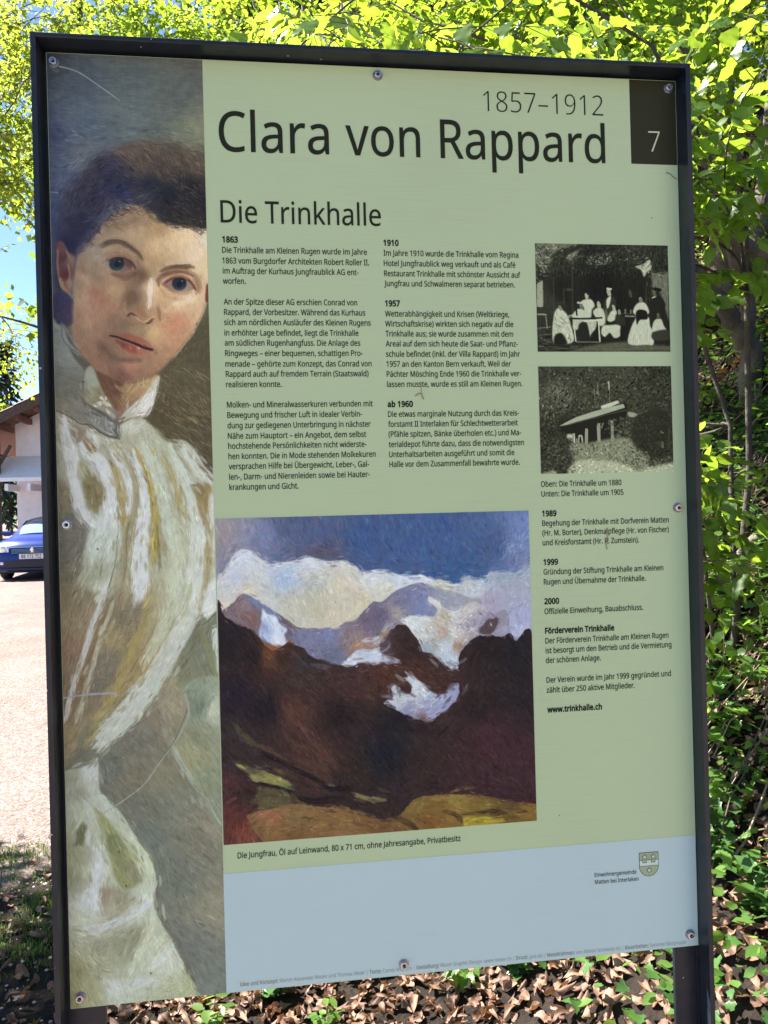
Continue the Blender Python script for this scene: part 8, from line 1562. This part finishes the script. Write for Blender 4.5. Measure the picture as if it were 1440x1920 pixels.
def frontstrip(name, x0, x1, zlo, zhi, out, mat, n_=9):
    Vv = []
    for k in range(n_):
        x = x0 + (x1 - x0) * k / (n_ - 1); e = abs(x / .86) ** 3.2
        for zz in (zlo, zhi): Vv.append((x, float(np.interp(zz, [.24, .42, .58, .72, .84, .93], [.02, 0, 0, .04, .14, .45])) + .19 * e - out, zz))
    return mesh(name, Vv, [(2 * k, 2 * k + 2, 2 * k + 3, 2 * k + 1) for k in range(n_ - 1)], mat, CAR, True)
V = []
for f, y, z, hw in ((0, 1.26, 1.045, .70), (1, 1.78, 1.33, .60), (2, 1.98, 1.395, .56)):
    for k in range(9): q = -1 + k / 4; e = abs(q) ** 3; V.append((hw * q, y - .02 + .03 * e, z + .006 - .05 * e))
ws = mesh('windscreen', V, [(j * 9 + k, j * 9 + k + 1, j * 9 + k + 10, j * 9 + k + 9) for j in range(2) for k in range(8)], M['glass'], CAR, True)
for sg in (-1, 1):
    P = [(sg * .775, 1.45, 1.05), (sg * .78, 3.5, 1.06), (sg * .665, 3.2, 1.34), (sg * .655, 2.0, 1.35)]; quadpatch('side_window', P if sg > 0 else P[::-1], M['glass'])
frontstrip('grille', -.46, .46, .60, .73, .012, M['blackp']); frontstrip('grille_trim', -.56, .56, .735, .765, .02, M['chrome'], 11)
for i in range(4): frontstrip('grille_bar', -.44, .44, .615 + i * .028, .622 + i * .028, .02, M['chrome'])
frontstrip('air_intake', -.62, .62, .30, .44, .012, M['blackp'], 11); frontstrip('bumper_lip', -.74, .74, .235, .275, .03, M['blackp'], 13)
for sg in (-1, 1):
    x0_, x1_ = (.50, .80) if sg > 0 else (-.80, -.50); h_ = frontstrip('headlight', x0_, x1_, .64, .77, .016, M['lamp'], 7); frontstrip('fog_light', *((.62, .78) if sg > 0 else (-.78, -.62)), .36, .42, .016, M['lamp'], 5)
    mb = MB(); mb.lathe([(0, .05), (.02, .06), (.03, .03)], (sg * .62, .08, .705), n=12); mb.build('lamp_lens', M['chrome'], h_)
    mb = MB(); mb.box(sg * .95 - .09, sg * .95 + .09, 1.42, 1.52, .98, 1.11, .03); mr = mb.build('wing_mirror', M['paint'], CAR); MB().box(sg * .83 - .05, sg * .83 + .05, 1.46, 1.50, 1.0, 1.03).build('mirror_arm', M['blackp'], mr)
    for wy in (.80, 3.42):
        mb = MB(); mb.lathe([(0, .20), (.01, .30), (.05, .32), (.16, .32), (.20, .30), (.205, .15)], (sg * .66, wy, .32), (sg, 0, 0), 24); wh = mb.build('wheel', M['rubber'], CAR, True)
        mb = MB(); mb.lathe([(.19, .20), (.208, .20), (.209, .05)], (sg * .66, wy, .32), (sg, 0, 0), 20); mb.build('rim', M['rim'], wh)
MB().box(-.80, .80, .30, 4.0, .16, .24).build('underbody', M['blackp'], CAR)
pl = MB().box(-.26, .26, -.035, -.02, .485, .595).build('number_plate', M['plate'], CAR)
g, f = line_geo('BE 172 752', .105, 0.01); mesh('plate_text', [(-.21 + .42 * a_, -.0375, .503 + c_) for a_, c_ in g], f, M['ink'], pl)
bd = [(-.02, 0), (.0, .03), (-.03, .05), (-.02, .09), (.01, .12), (.04, .12), (.03, .09), (.06, .07), (.03, .05), (.05, .0), (.02, .02)]
mesh('badge', [(x_, -.03, .62 + z_) for x_, z_ in bd] + [(x_, -.018, .62 + z_) for x_, z_ in bd], [tuple(range(11))[::-1]] + [(k_, (k_ + 1) % 11, 11 + (k_ + 1) % 11, 11 + k_) for k_ in range(11)], M['chrome'], CAR)
